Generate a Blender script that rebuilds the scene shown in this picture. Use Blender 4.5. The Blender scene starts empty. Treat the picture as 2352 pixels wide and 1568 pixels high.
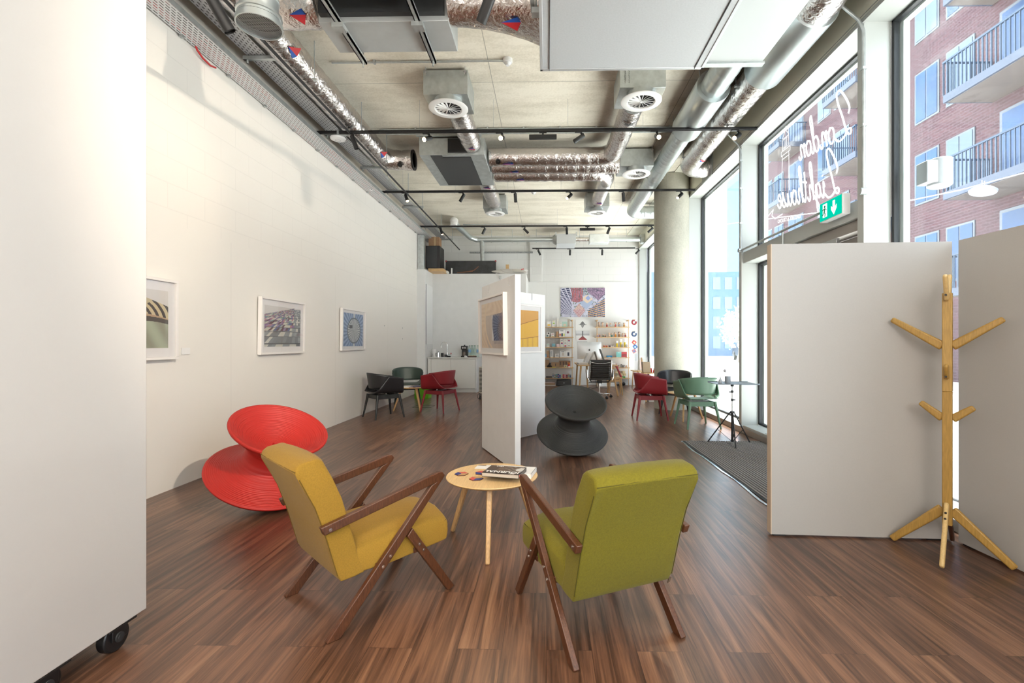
import bpy, math, random
from mathutils import Vector, Matrix
random.seed(7)
R = math.radians
pi = math.pi
SC = bpy.context.scene
COL = SC.collection

# ---------------------------------------------------------------- camera
FPX, CX, CY, EYE, YAW = 1080.0, 1233.0, 786.0, 1.3, R(1.2)
cam_data = bpy.data.cameras.new('camera')
cam = bpy.data.objects.new('camera', cam_data)
COL.objects.link(cam)
cam_data.sensor_width = 36.0
cam_data.lens = FPX / 2352 * 36.0
cam_data.shift_x = (1176 - CX) / 2352
cam_data.shift_y = (CY - 784) / 2352
cam_data.clip_start = 0.05
cam_data.clip_end = 400
cam.location = (0, 0, EYE)
cam.rotation_euler = (R(90), 0, YAW)
SC.camera = cam

# ---------------------------------------------------------------- world, sun, exposure
world = bpy.data.worlds.new('sky')
SC.world = world
world.use_nodes = True
wn = world.node_tree.nodes
wl = world.node_tree.links
wn.clear()
wo = wn.new('ShaderNodeOutputWorld')
wb = wn.new('ShaderNodeBackground')
wb.inputs['Color'].default_value = (0.84, 0.92, 1.0, 1)
wb.inputs['Strength'].default_value = 5.6
wl.new(wb.outputs[0], wo.inputs[0])

sun_d = bpy.data.lights.new('sun', 'SUN')
sun_d.energy = 30.0
sun_d.angle = R(0.6)
sun_d.color = (1.0, 0.95, 0.88)
sun = bpy.data.objects.new('sun', sun_d)
COL.objects.link(sun)
sun.rotation_euler = Vector((-0.17, -0.40, -1.0)).to_track_quat('-Z', 'Y').to_euler()

def area(name, loc, target, sx, sy, power, color):
    d = bpy.data.lights.new(name, 'AREA')
    d.shape = 'RECTANGLE'
    d.size, d.size_y, d.energy, d.color = sx, sy, power, color
    o = bpy.data.objects.new(name, d)
    COL.objects.link(o)
    o.location = loc
    o.rotation_euler = (Vector(target) - Vector(loc)).to_track_quat('-Z', 'Y').to_euler()
    return o
# added soft fill behind the camera, no fitting of the shop
area('fill_light_behind_camera', (-0.7, -3.2, 2.9), (0.6, 4.0, 2.2), 4.6, 2.2, 190, (1.0, 0.93, 0.85))

vs = SC.view_settings
vs.view_transform = 'Standard'
vs.look = 'None'
vs.gamma = 1.0
vs.use_curve_mapping = False
vs.exposure = 0.45
SC.cycles.max_bounces = 8
SC.cycles.diffuse_bounces = 4
SC.cycles.glossy_bounces = 4
SC.cycles.transmission_bounces = 6
SC.cycles.transparent_max_bounces = 12
SC.cycles.sample_clamp_indirect = 6.0
SC.cycles.caustics_reflective = False
SC.cycles.caustics_refractive = False

# ---------------------------------------------------------------- pixel of the photograph -> point of the room
cY, sY = math.cos(YAW), math.sin(YAW)
def ray(px, py):
    a = (px - CX) / FPX
    return Vector((a * cY - sY, cY + a * sY, -(py - CY) / FPX))
EYEV = Vector((0, 0, EYE))
def atZ(px, py, z=0.0):
    r = ray(px, py); return EYEV + r * ((z - EYE) / r.z)
def atY(px, py, y):
    r = ray(px, py); return EYEV + r * (y / r.y)
def atX(px, py, x):
    r = ray(px, py); return EYEV + r * (x / r.x)

# ---------------------------------------------------------------- materials
MATS = {}
def newmat(name):
    m = bpy.data.materials.new(name); m.use_nodes = True
    nt = m.node_tree
    return m, nt, nt.nodes, nt.links, nt.nodes['Principled BSDF']
def mat(name, col, rough=0.5, metal=0.0, noise=0.0, nscale=20.0, bump=0.0, bscale=60.0, coat=0.0, sheen=0.0, emit=None, estr=0.0, stretch=None, spec=None):
    if name in MATS: return MATS[name]
    m, nt, N, L, b = newmat(name)
    b.inputs['Base Color'].default_value = (*col, 1)
    b.inputs['Roughness'].default_value = rough
    b.inputs['Metallic'].default_value = metal
    if coat: b.inputs['Coat Weight'].default_value = coat
    if sheen:
        b.inputs['Sheen Weight'].default_value = sheen
        b.inputs['Sheen Roughness'].default_value = 0.4
    if spec is not None: b.inputs['Specular IOR Level'].default_value = spec
    if emit:
        b.inputs['Emission Color'].default_value = (*emit, 1)
        b.inputs['Emission Strength'].default_value = estr
    if noise or bump:
        tc = N.new('ShaderNodeTexCoord')
        mp = N.new('ShaderNodeMapping')
        L.new(tc.outputs['Object'], mp.inputs[0])
        if stretch: mp.inputs['Scale'].default_value = stretch
        if noise:
            nz = N.new('ShaderNodeTexNoise'); nz.inputs['Scale'].default_value = nscale; nz.inputs['Detail'].default_value = 5
            L.new(mp.outputs[0], nz.inputs['Vector'])
            mx = N.new('ShaderNodeMix'); mx.data_type = 'RGBA'
            rp = N.new('ShaderNodeMapRange'); rp.inputs[1].default_value = 0.3; rp.inputs[2].default_value = 0.7
            L.new(nz.outputs[0], rp.inputs[0])
            L.new(rp.outputs[0], mx.inputs[0])
            mx.inputs[6].default_value = (*[max(0, c * (1 - noise)) for c in col], 1)
            mx.inputs[7].default_value = (*[min(1, c * (1 + noise)) for c in col], 1)
            L.new(mx.outputs[2], b.inputs['Base Color'])
        if bump:
            nb = N.new('ShaderNodeTexNoise'); nb.inputs['Scale'].default_value = bscale; nb.inputs['Detail'].default_value = 3
            L.new(mp.outputs[0], nb.inputs['Vector'])
            bp = N.new('ShaderNodeBump'); bp.inputs['Strength'].default_value = bump; bp.inputs['Distance'].default_value = 0.01
            L.new(nb.outputs[0], bp.inputs['Height'])
            L.new(bp.outputs[0], b.inputs['Normal'])
    MATS[name] = m
    return m

def combine(N, L, tc, ix, iy, off=(0, 0)):
    """(u, v) from two object axes, for brick patterns"""
    s = N.new('ShaderNodeSeparateXYZ'); L.new(tc, s.inputs[0])
    c = N.new('ShaderNodeCombineXYZ')
    L.new(s.outputs[ix], c.inputs[0]); L.new(s.outputs[iy], c.inputs[1])
    return c.outputs[0], s

def floor_mat():
    m, nt, N, L, b = newmat('wood plank floor')
    tc = N.new('ShaderNodeTexCoord').outputs['Object']
    uv, s = combine(N, L, tc, 1, 0)
    br = N.new('ShaderNodeTexBrick')
    L.new(uv, br.inputs['Vector'])
    br.offset = 0.37; br.offset_frequency = 2; br.squash = 1.0
    br.inputs['Scale'].default_value = 1.0
    br.inputs['Brick Width'].default_value = 1.22
    br.inputs['Row Height'].default_value = 0.19
    br.inputs['Mortar Size'].default_value = 0.0009
    br.inputs['Mortar Smooth'].default_value = 0.3
    br.inputs['Color1'].default_value = (0, 0, 0, 1)
    br.inputs['Color2'].default_value = (1, 1, 1, 1)
    br.inputs['Mortar'].default_value = (0.3, 0.3, 0.3, 1)
    # grain: noise stretched along the planks, shifted per plank
    sc = N.new('ShaderNodeVectorMath'); sc.operation = 'SCALE'; sc.inputs['Scale'].default_value = 23.0
    L.new(br.outputs['Color'], sc.inputs[0])
    ad = N.new('ShaderNodeVectorMath'); ad.operation = 'ADD'
    L.new(tc, ad.inputs[0]); L.new(sc.outputs[0], ad.inputs[1])
    mp = N.new('ShaderNodeMapping'); mp.inputs['Scale'].default_value = (26, 1.1, 1)
    L.new(ad.outputs[0], mp.inputs[0])
    g = N.new('ShaderNodeTexNoise'); g.inputs['Scale'].default_value = 1.0; g.inputs['Detail'].default_value = 8; g.inputs['Roughness'].default_value = 0.62; g.inputs['Distortion'].default_value = 0.7
    L.new(mp.outputs[0], g.inputs['Vector'])
    mp2 = N.new('ShaderNodeMapping'); mp2.inputs['Scale'].default_value = (160, 3.0, 1)
    L.new(ad.outputs[0], mp2.inputs[0])
    g2 = N.new('ShaderNodeTexNoise'); g2.inputs['Scale'].default_value = 1.0; g2.inputs['Detail'].default_value = 4
    L.new(mp2.outputs[0], g2.inputs['Vector'])
    ma = N.new('ShaderNodeMath'); ma.operation = 'MULTIPLY_ADD'; ma.inputs[1].default_value = 0.25
    L.new(g2.outputs[0], ma.inputs[0]); L.new(g.outputs[0], ma.inputs[2])
    mb = N.new('ShaderNodeMath'); mb.operation = 'MULTIPLY_ADD'; mb.inputs[1].default_value = 0.11
    sp = N.new('ShaderNodeSeparateColor'); L.new(br.outputs['Color'], sp.inputs[0])
    L.new(sp.outputs[0], mb.inputs[0]); L.new(ma.outputs[0], mb.inputs[2])
    cr = N.new('ShaderNodeValToRGB')
    L.new(mb.outputs[0], cr.inputs[0])
    e = cr.color_ramp.elements
    e[0].position = 0.40; e[0].color = (0.030, 0.014, 0.009, 1)
    e[1].position = 0.92; e[1].color = (0.29, 0.155, 0.088, 1)
    for p, c in ((0.56, (0.075, 0.036, 0.022, 1)), (0.68, (0.135, 0.064, 0.038, 1)), (0.80, (0.215, 0.105, 0.060, 1))):
        k = e.new(p); k.color = c
    mm = N.new('ShaderNodeMix'); mm.data_type = 'RGBA'; mm.blend_type = 'MULTIPLY'
    L.new(br.outputs['Fac'], mm.inputs[0]); L.new(cr.outputs[0], mm.inputs[6]); mm.inputs[7].default_value = (0.25, 0.22, 0.2, 1)
    L.new(mm.outputs[2], b.inputs['Base Color'])
    b.inputs['Roughness'].default_value = 0.30; b.inputs['Specular IOR Level'].default_value = 0.6
    bp = N.new('ShaderNodeBump'); bp.inputs['Strength'].default_value = 0.25; bp.inputs['Distance'].default_value = 0.003
    L.new(ma.outputs[0], bp.inputs['Height']); L.new(bp.outputs[0], b.inputs['Normal'])
    return m

def block_mat(name, col, iu, iv, w, h, z0, mortar=0.006, strength=0.5, pale=0.86):
    """painted blockwork above height z0, smooth board below"""
    m, nt, N, L, b = newmat(name)
    tc = N.new('ShaderNodeTexCoord').outputs['Object']
    uv, s = combine(N, L, tc, iu, iv)
    br = N.new('ShaderNodeTexBrick'); L.new(uv, br.inputs['Vector'])
    br.inputs['Scale'].default_value = 1.0
    br.inputs['Brick Width'].default_value = w; br.inputs['Row Height'].default_value = h
    br.inputs['Mortar Size'].default_value = mortar; br.inputs['Mortar Smooth'].default_value = 0.4
    gt = N.new('ShaderNodeMath'); gt.operation = 'GREATER_THAN'; gt.inputs[1].default_value = z0
    L.new(s.outputs[2], gt.inputs[0])
    mu = N.new('ShaderNodeMath'); mu.operation = 'MULTIPLY'
    L.new(br.outputs['Fac'], mu.inputs[0]); L.new(gt.outputs[0], mu.inputs[1])
    # board seams below z0
    sm = N.new('ShaderNodeTexBrick'); L.new(uv, sm.inputs['Vector']); sm.offset = 0.0
    sm.inputs['Scale'].default_value = 1.0; sm.inputs['Brick Width'].default_value = 2.44; sm.inputs['Row Height'].default_value = 40.0
    sm.inputs['Mortar Size'].default_value = 0.0022
    mx = N.new('ShaderNodeMix'); mx.data_type = 'RGBA'
    L.new(mu.outputs[0], mx.inputs[0]); mx.inputs[6].default_value = (*col, 1); mx.inputs[7].default_value = (*[c * pale for c in col], 1)
    mx2 = N.new('ShaderNodeMix'); mx2.data_type = 'RGBA'
    lt = N.new('ShaderNodeMath'); lt.operation = 'SUBTRACT'; lt.inputs[0].default_value = 1.0; L.new(gt.outputs[0], lt.inputs[1])
    ml = N.new('ShaderNodeMath'); ml.operation = 'MULTIPLY'; L.new(lt.outputs[0], ml.inputs[0]); L.new(sm.outputs['Fac'], ml.inputs[1])
    L.new(ml.outputs[0], mx2.inputs[0]); L.new(mx.outputs[2], mx2.inputs[6]); mx2.inputs[7].default_value = (*[c * 0.8 for c in col], 1)
    L.new(mx2.outputs[2], b.inputs['Base Color'])
    b.inputs['Roughness'].default_value = 0.7
    nz = N.new('ShaderNodeTexNoise'); nz.inputs['Scale'].default_value = 45; nz.inputs['Detail'].default_value = 6; L.new(tc, nz.inputs['Vector'])
    sb = N.new('ShaderNodeMath'); sb.operation = 'MULTIPLY_ADD'; sb.inputs[1].default_value = -1.0
    ns = N.new('ShaderNodeMath'); ns.operation = 'MULTIPLY'; ns.inputs[1].default_value = 0.25; L.new(nz.outputs[0], ns.inputs[0])
    L.new(mu.outputs[0], sb.inputs[0]); L.new(ns.outputs[0], sb.inputs[2])
    bp = N.new('ShaderNodeBump'); bp.inputs['Strength'].default_value = strength; bp.inputs['Distance'].default_value = 0.008
    L.new(sb.outputs[0], bp.inputs['Height']); L.new(bp.outputs[0], b.inputs['Normal'])
    return m

def concrete_mat(name, col, dark, joints=True, wood=True):
    m, nt, N, L, b = newmat(name)
    tc = N.new('ShaderNodeTexCoord').outputs['Object']
    n1 = N.new('ShaderNodeTexNoise'); n1.inputs['Scale'].default_value = 1.3; n1.inputs['Detail'].default_value = 9; n1.inputs['Roughness'].default_value = 0.65
    mp = N.new('ShaderNodeMapping'); mp.inputs['Scale'].default_value = (0.8, 2.2, 1) if wood else (1, 1, 0.6)
    L.new(tc, mp.inputs[0]); L.new(mp.outputs[0], n1.inputs['Vector'])
    n2 = N.new('ShaderNodeTexNoise'); n2.inputs['Scale'].default_value = 38; n2.inputs['Detail'].default_value = 5
    L.new(tc, n2.inputs['Vector'])
    ad = N.new('ShaderNodeMath'); ad.operation = 'MULTIPLY_ADD'; ad.inputs[1].default_value = 0.35
    L.new(n2.outputs[0], ad.inputs[0]); L.new(n1.outputs[0], ad.inputs[2])
    cr = N.new('ShaderNodeValToRGB'); L.new(ad.outputs[0], cr.inputs[0])
    e = cr.color_ramp.elements
    e[0].position = 0.42; e[0].color = (*dark, 1); e[1].position = 0.75; e[1].color = (*col, 1)
    out = cr.outputs[0]
    if joints:
        uv, s = combine(N, L, tc, 0, 1)
        mo = N.new('ShaderNodeMapping'); mo.inputs['Location'].default_value = (0.68 + 2.46, 0.3, 0); L.new(uv, mo.inputs[0])
        br = N.new('ShaderNodeTexBrick'); L.new(mo.outputs[0], br.inputs['Vector']); br.offset = 0.0
        br.inputs['Scale'].default_value = 1.0; br.inputs['Brick Width'].default_value = 2.46; br.inputs['Row Height'].default_value = 1.24
        br.inputs['Mortar Size'].default_value = 0.006; br.inputs['Mortar Smooth'].default_value = 0.6
        mx = N.new('ShaderNodeMix'); mx.data_type = 'RGBA'
        fm = N.new('ShaderNodeMath'); fm.operation = 'MULTIPLY'; fm.inputs[1].default_value = 0.7; L.new(br.outputs['Fac'], fm.inputs[0])
        L.new(fm.outputs[0], mx.inputs[0]); L.new(out, mx.inputs[6]); mx.inputs[7].default_value = (*[c * 0.4 for c in dark], 1)
        out = mx.outputs[2]
    L.new(out, b.inputs['Base Color'])
    b.inputs['Roughness'].default_value = 0.75
    bp = N.new('ShaderNodeBump'); bp.inputs['Strength'].default_value = 0.3; bp.inputs['Distance'].default_value = 0.01
    L.new(n2.outputs[0], bp.inputs['Height']); L.new(bp.outputs[0], b.inputs['Normal'])
    return m

def brick_mat(name, c1, c2, mortar, iu=1, iv=2):
    m, nt, N, L, b = newmat(name)
    tc = N.new('ShaderNodeTexCoord').outputs['Object']
    uv, s = combine(N, L, tc, iu, iv)
    br = N.new('ShaderNodeTexBrick'); L.new(uv, br.inputs['Vector'])
    br.inputs['Scale'].default_value = 1.0; br.inputs['Brick Width'].default_value = 0.30; br.inputs['Row Height'].default_value = 0.10
    br.inputs['Mortar Size'].default_value = 0.012
    br.inputs['Color1'].default_value = (*c1, 1); br.inputs['Color2'].default_value = (*c2, 1); br.inputs['Mortar'].default_value = (*mortar, 1)
    L.new(br.outputs[0], b.inputs['Base Color']); b.inputs['Roughness'].default_value = 0.8
    return m

def foil_mat():
    m, nt, N, L, b = newmat('crinkled foil insulation')
    b.inputs['Base Color'].default_value = (0.72, 0.68, 0.665, 1); b.inputs['Metallic'].default_value = 1.0; b.inputs['Roughness'].default_value = 0.24
    tc = N.new('ShaderNodeTexCoord').outputs['Object']
    v = N.new('ShaderNodeTexVoronoi'); v.feature = 'DISTANCE_TO_EDGE'; v.inputs['Scale'].default_value = 14
    n = N.new('ShaderNodeTexNoise'); n.inputs['Scale'].default_value = 26; n.inputs['Detail'].default_value = 4; n.inputs['Distortion'].default_value = 1.2
    L.new(tc, v.inputs['Vector']); L.new(tc, n.inputs['Vector'])
    a = N.new('ShaderNodeMath'); a.operation = 'ADD'; L.new(v.outputs[0], a.inputs[0]); L.new(n.outputs[0], a.inputs[1])
    bp = N.new('ShaderNodeBump'); bp.inputs['Strength'].default_value = 0.4; bp.inputs['Distance'].default_value = 0.02
    L.new(a.outputs[0], bp.inputs['Height']); L.new(bp.outputs[0], b.inputs['Normal'])
    return m

def spiral_mat():
    m, nt, N, L, b = newmat('spiral wound galvanised duct')
    b.inputs['Base Color'].default_value = (0.60, 0.65, 0.66, 1); b.inputs['Metallic'].default_value = 0.9; b.inputs['Roughness'].default_value = 0.38
    return m

def tray_mat():
    """perforated steel tray: slots in the tray floor, cables behind them"""
    m, nt, N, L, b = newmat('perforated cable tray')
    tc = N.new('ShaderNodeTexCoord').outputs['Object']
    uv, s = combine(N, L, tc, 1, 0)
    br = N.new('ShaderNodeTexBrick'); L.new(uv, br.inputs['Vector'])
    br.offset = 0.5
    br.inputs['Scale'].default_value = 1.0; br.inputs['Brick Width'].default_value = 0.055; br.inputs['Row Height'].default_value = 0.032
    br.inputs['Mortar Size'].default_value = 0.0115; br.inputs['Mortar Smooth'].default_value = 0.0
    br.inputs['Color1'].default_value = (0.02, 0.02, 0.022, 1); br.inputs['Color2'].default_value = (0.07, 0.07, 0.075, 1)
    br.inputs['Mortar'].default_value = (0.62, 0.64, 0.66, 1)
    L.new(br.outputs[0], b.inputs['Base Color'])
    b.inputs['Metallic'].default_value = 0.25; b.inputs['Roughness'].default_value = 0.5
    return m

def tray_cable_mat():
    m, nt, N, L, b = newmat('cable filled perforated tray')
    tc = N.new('ShaderNodeTexCoord').outputs['Object']
    uv, s = combine(N, L, tc, 1, 0)
    br = N.new('ShaderNodeTexBrick'); L.new(uv, br.inputs['Vector']); br.offset = 0.5
    br.inputs['Scale'].default_value = 1.0; br.inputs['Brick Width'].default_value = 0.062; br.inputs['Row Height'].default_value = 0.026
    br.inputs['Mortar Size'].default_value = 0.0085; br.inputs['Mortar Smooth'].default_value = 0.0
    br.inputs['Color1'].default_value = (0, 0, 0, 1); br.inputs['Color2'].default_value = (1, 1, 1, 1); br.inputs['Mortar'].default_value = (0.5, 0.5, 0.5, 1)
    # the cables run lengthwise, so their colour changes across the tray
    w = N.new('ShaderNodeTexNoise'); w.inputs['Scale'].default_value = 1.0; w.inputs['Detail'].default_value = 2
    mp = N.new('ShaderNodeMapping'); mp.inputs['Scale'].default_value = (75, 0.7, 1); L.new(tc, mp.inputs[0]); L.new(mp.outputs[0], w.inputs['Vector'])
    cr = N.new('ShaderNodeValToRGB'); cr.color_ramp.interpolation = 'CONSTANT'; L.new(w.outputs[0], cr.inputs[0])
    e = cr.color_ramp.elements
    e[0].position = 0; e[0].color = (0.03, 0.03, 0.035, 1); e[1].position = 0.46; e[1].color = (0.40, 0.40, 0.42, 1)
    k = e.new(0.50); k.color = (0.42, 0.012, 0.015, 1)
    k = e.new(0.56); k.color = (0.1, 0.1, 0.11, 1)
    mx = N.new('ShaderNodeMix'); mx.data_type = 'RGBA'
    L.new(br.outputs['Fac'], mx.inputs[0]); L.new(cr.outputs[0], mx.inputs[6]); mx.inputs[7].default_value = (0.70, 0.72, 0.73, 1)
    L.new(mx.outputs[2], b.inputs['Base Color'])
    b.inputs['Metallic'].default_value = 0.2; b.inputs['Roughness'].default_value = 0.5
    return m

def spun_mat(name, col, rough=0.55):
    m, nt, N, L, b = newmat(name)
    b.inputs['Base Color'].default_value = (*col, 1); b.inputs['Roughness'].default_value = rough
    tc = N.new('ShaderNodeTexCoord').outputs['Object']
    w = N.new('ShaderNodeTexWave'); w.wave_type = 'RINGS'; w.rings_direction = 'Z'; w.inputs['Scale'].default_value = 26; w.inputs['Distortion'].default_value = 0.0
    L.new(tc, w.inputs['Vector'])
    n = N.new('ShaderNodeTexNoise'); n.noise_dimensions = '1D'; n.inputs['Scale'].default_value = 60
    s = N.new('ShaderNodeSeparateXYZ'); L.new(tc, s.inputs[0])
    p1 = N.new('ShaderNodeMath'); p1.operation = 'MULTIPLY'; L.new(s.outputs[0], p1.inputs[0]); L.new(s.outputs[0], p1.inputs[1])
    p2 = N.new('ShaderNodeMath'); p2.operation = 'MULTIPLY_ADD'; L.new(s.outputs[1], p2.inputs[0]); L.new(s.outputs[1], p2.inputs[1]); L.new(p1.outputs[0], p2.inputs[2])
    p3 = N.new('ShaderNodeMath'); p3.operation = 'SQRT'; L.new(p2.outputs[0], p3.inputs[0])
    L.new(p3.outputs[0], n.inputs['W'])
    a = N.new('ShaderNodeMath'); a.operation = 'MULTIPLY_ADD'; a.inputs[1].default_value = 2.0; L.new(n.outputs[0], a.inputs[0]); L.new(w.outputs[1], a.inputs[2])
    bp = N.new('ShaderNodeBump'); bp.inputs['Strength'].default_value = 0.5; bp.inputs['Distance'].default_value = 0.004
    L.new(a.outputs[0], bp.inputs['Height']); L.new(bp.outputs[0], b.inputs['Normal'])
    return m

def glass_mat(name, tint=(0.93, 0.97, 0.97), ior=1.45, gmax=1.0, dust_haze=0.0):
    m = bpy.data.materials.new(name); m.use_nodes = True
    N = m.node_tree.nodes; L = m.node_tree.links; N.clear()
    o = N.new('ShaderNodeOutputMaterial'); mix = N.new('ShaderNodeMixShader'); tr = N.new('ShaderNodeBsdfTransparent'); gl = N.new('ShaderNodeBsdfGlossy')
    f0 = ((ior - 1) / (ior + 1)) ** 2
    lw = N.new('ShaderNodeLayerWeight'); lw.inputs['Blend'].default_value = 0.5
    pw = N.new('ShaderNodeMath'); pw.operation = 'POWER'; pw.inputs[1].default_value = 5.0; L.new(lw.outputs['Facing'], pw.inputs[0])
    mu = N.new('ShaderNodeMath'); mu.operation = 'MULTIPLY_ADD'; mu.inputs[1].default_value = gmax * (1 - f0); mu.inputs[2].default_value = f0; L.new(pw.outputs[0], mu.inputs[0])
    tr.inputs[0].default_value = (*tint, 1); gl.inputs['Roughness'].default_value = 0.02
    L.new(mu.outputs[0], mix.inputs[0]); L.new(tr.outputs[0], mix.inputs[1]); L.new(gl.outputs[0], mix.inputs[2]); 
    if dust_haze:  # streaky film: dust plus pale reflection haze put into the glass
        tl = N.new('ShaderNodeBsdfTranslucent'); tl.inputs[0].default_value = (.92, .94, 1.0, 1)
        tc = N.new('ShaderNodeTexCoord'); mp = N.new('ShaderNodeMapping'); mp.inputs['Scale'].default_value = (1, .8, .45); mp.inputs['Rotation'].default_value = (.5, 0, 0)
        nz = N.new('ShaderNodeTexNoise'); nz.inputs['Scale'].default_value = 1.1; nz.inputs['Detail'].default_value = 4
        L.new(tc.outputs['Object'], mp.inputs[0]); L.new(mp.outputs[0], nz.inputs['Vector'])
        mr = N.new('ShaderNodeMapRange'); mr.inputs[1].default_value = .42; mr.inputs[2].default_value = .68; mr.inputs[3].default_value = dust_haze * .25; mr.inputs[4].default_value = dust_haze * 1.6
        L.new(nz.outputs[0], mr.inputs[0])
        m2 = N.new('ShaderNodeMixShader'); L.new(mr.outputs[0], m2.inputs[0]); L.new(mix.outputs[0], m2.inputs[1]); L.new(tl.outputs[0], m2.inputs[2]); L.new(m2.outputs[0], o.inputs[0])
    else: L.new(mix.outputs[0], o.inputs[0])
    return m

def print_mat(name, rough=0.55):
    """ink: each cell of a printed sheet carries its own colour"""
    m, nt, N, L, b = newmat(name)
    a = N.new('ShaderNodeAttribute'); a.attribute_name = 'ink'
    L.new(a.outputs['Color'], b.inputs['Base Color']); b.inputs['Roughness'].default_value = rough
    return m

def film_mat(name, col):
    m = bpy.data.materials.new(name); m.use_nodes = True
    N = m.node_tree.nodes; L = m.node_tree.links; N.clear()
    o = N.new('ShaderNodeOutputMaterial'); x = N.new('ShaderNodeMixShader'); a = N.new('ShaderNodeBsdfDiffuse'); b = N.new('ShaderNodeBsdfTranslucent')
    a.inputs[0].default_value = (*col, 1); b.inputs[0].default_value = (*col, 1); x.inputs[0].default_value = .85
    L.new(a.outputs[0], x.inputs[1]); L.new(b.outputs[0], x.inputs[2]); L.new(x.outputs[0], o.inputs[0]); return m

def emis(name, col, s):
    m = bpy.data.materials.new(name); m.use_nodes = True
    N = m.node_tree.nodes; L = m.node_tree.links; N.clear()
    o = N.new('ShaderNodeOutputMaterial'); e = N.new('ShaderNodeEmission'); e.inputs[0].default_value = (*col, 1); e.inputs[1].default_value = s
    L.new(e.outputs[0], o.inputs[0]); return m

FLOOR = floor_mat()
WALLL = block_mat('white painted wall left', (0.82, 0.785, 0.735), 1, 2, 0.45, 0.225, 2.35, strength=0.18, pale=0.95)
WALLB = block_mat('white painted wall back', (0.78, 0.78, 0.77), 0, 2, 0.45, 0.225, 3.14, mortar=0.006, strength=0.35, pale=0.92)
CEIL = concrete_mat('board marked concrete', (0.90, 0.84, 0.72), (0.66, 0.60, 0.48))
COLM = concrete_mat('column concrete', (0.52, 0.50, 0.42), (0.38, 0.37, 0.31), joints=False, wood=False)
FOIL = foil_mat(); SPIRAL = spiral_mat(); TRAY = tray_mat(); TRAYC = tray_cable_mat()
GALV = mat('galvanised steel', (0.50, 0.53, 0.53), 0.42, 0.75, noise=0.12, nscale=14)
GALVL = mat('pale galvanised sheet', (0.74, 0.77, 0.77), 0.5, 0.45, noise=0.06, nscale=10)
AHUW = mat('grey white coated sheet', (0.56, 0.58, 0.60), 0.55, 0.1, noise=0.04, nscale=80)
WPAINT = mat('white painted panel', (0.70, 0.665, 0.635), 0.6, bump=0.12, bscale=18)
WPLAIN = mat('white emulsion', (0.76, 0.755, 0.745), 0.6, noise=0.02, nscale=6)
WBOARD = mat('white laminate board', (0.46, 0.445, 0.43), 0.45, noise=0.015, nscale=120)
WCAB = mat('white cabinet door', (0.74, 0.72, 0.68), 0.4)
FINM = mat('white powder coated frame', (0.50, 0.52, 0.50), 0.45)
CREAM = mat('cream plasterboard', (0.90, 0.89, 0.76), 0.6)
GREYF = mat('grey metal frame', (0.36, 0.33, 0.30), 0.45, 0.3)
GASK = mat('dark rubber gasket', (0.02, 0.022, 0.025), 0.5)
BLACKM = mat('black metal', (0.012, 0.012, 0.013), 0.42)
BLACKP = mat('black plastic', (0.015, 0.015, 0.016), 0.35)
DARKG = mat('dark grey coated metal', (0.035, 0.037, 0.04), 0.5)
CHROME = mat('chrome', (0.8, 0.8, 0.8), 0.12, 1.0)
STEEL = mat('brushed steel', (0.55, 0.55, 0.55), 0.3, 1.0)
WPLASTIC = mat('white plastic', (0.80, 0.80, 0.80), 0.35)
OAK = mat('oak', (0.62, 0.40, 0.19), 0.45, noise=0.16, nscale=6, stretch=(1.5, 22, 22))
OAKV = mat('oak upright grain', (0.56, 0.35, 0.16), 0.45, noise=0.18, nscale=5, stretch=(30, 30, 2))
OAKT = mat('pale oak table top', (0.74, 0.50, 0.24), 0.42, noise=0.10, nscale=4, stretch=(45, 2, 2))
BAMB = mat('bamboo', (0.40, 0.235, 0.055), 0.45, noise=0.16, nscale=5, stretch=(30, 30, 3))
BAMBL = mat('pale bamboo', (0.66, 0.46, 0.20), 0.45, noise=0.1, nscale=5, stretch=(30, 30, 3))
WALN = mat('walnut stained beech', (0.088, 0.031, 0.013), 0.38, noise=0.35, nscale=7, stretch=(20, 20, 4))
YEL = mat('mustard yellow fabric', (0.31, 0.172, 0.016), 0.9, noise=0.10, nscale=160, bump=0.25, bscale=420, sheen=0.08)
GRN = mat('lime green fabric', (0.155, 0.132, 0.003), 0.9, noise=0.12, nscale=160, bump=0.25, bscale=420, sheen=0.08)
GLASS = glass_mat('window glass', dust_haze=.007)
PGLASS = glass_mat('picture glass', (0.98, 0.98, 0.98), 1.4, 0.8)
INK = print_mat('printed ink')
PAPER = mat('white paper', (0.84, 0.83, 0.82), 0.6)
LIT = emis('lit lamp lens', (1.0, 0.78, 0.42), 25)
LITW = emis('dim lamp lens', (1.0, 0.72, 0.45), 5)

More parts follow.
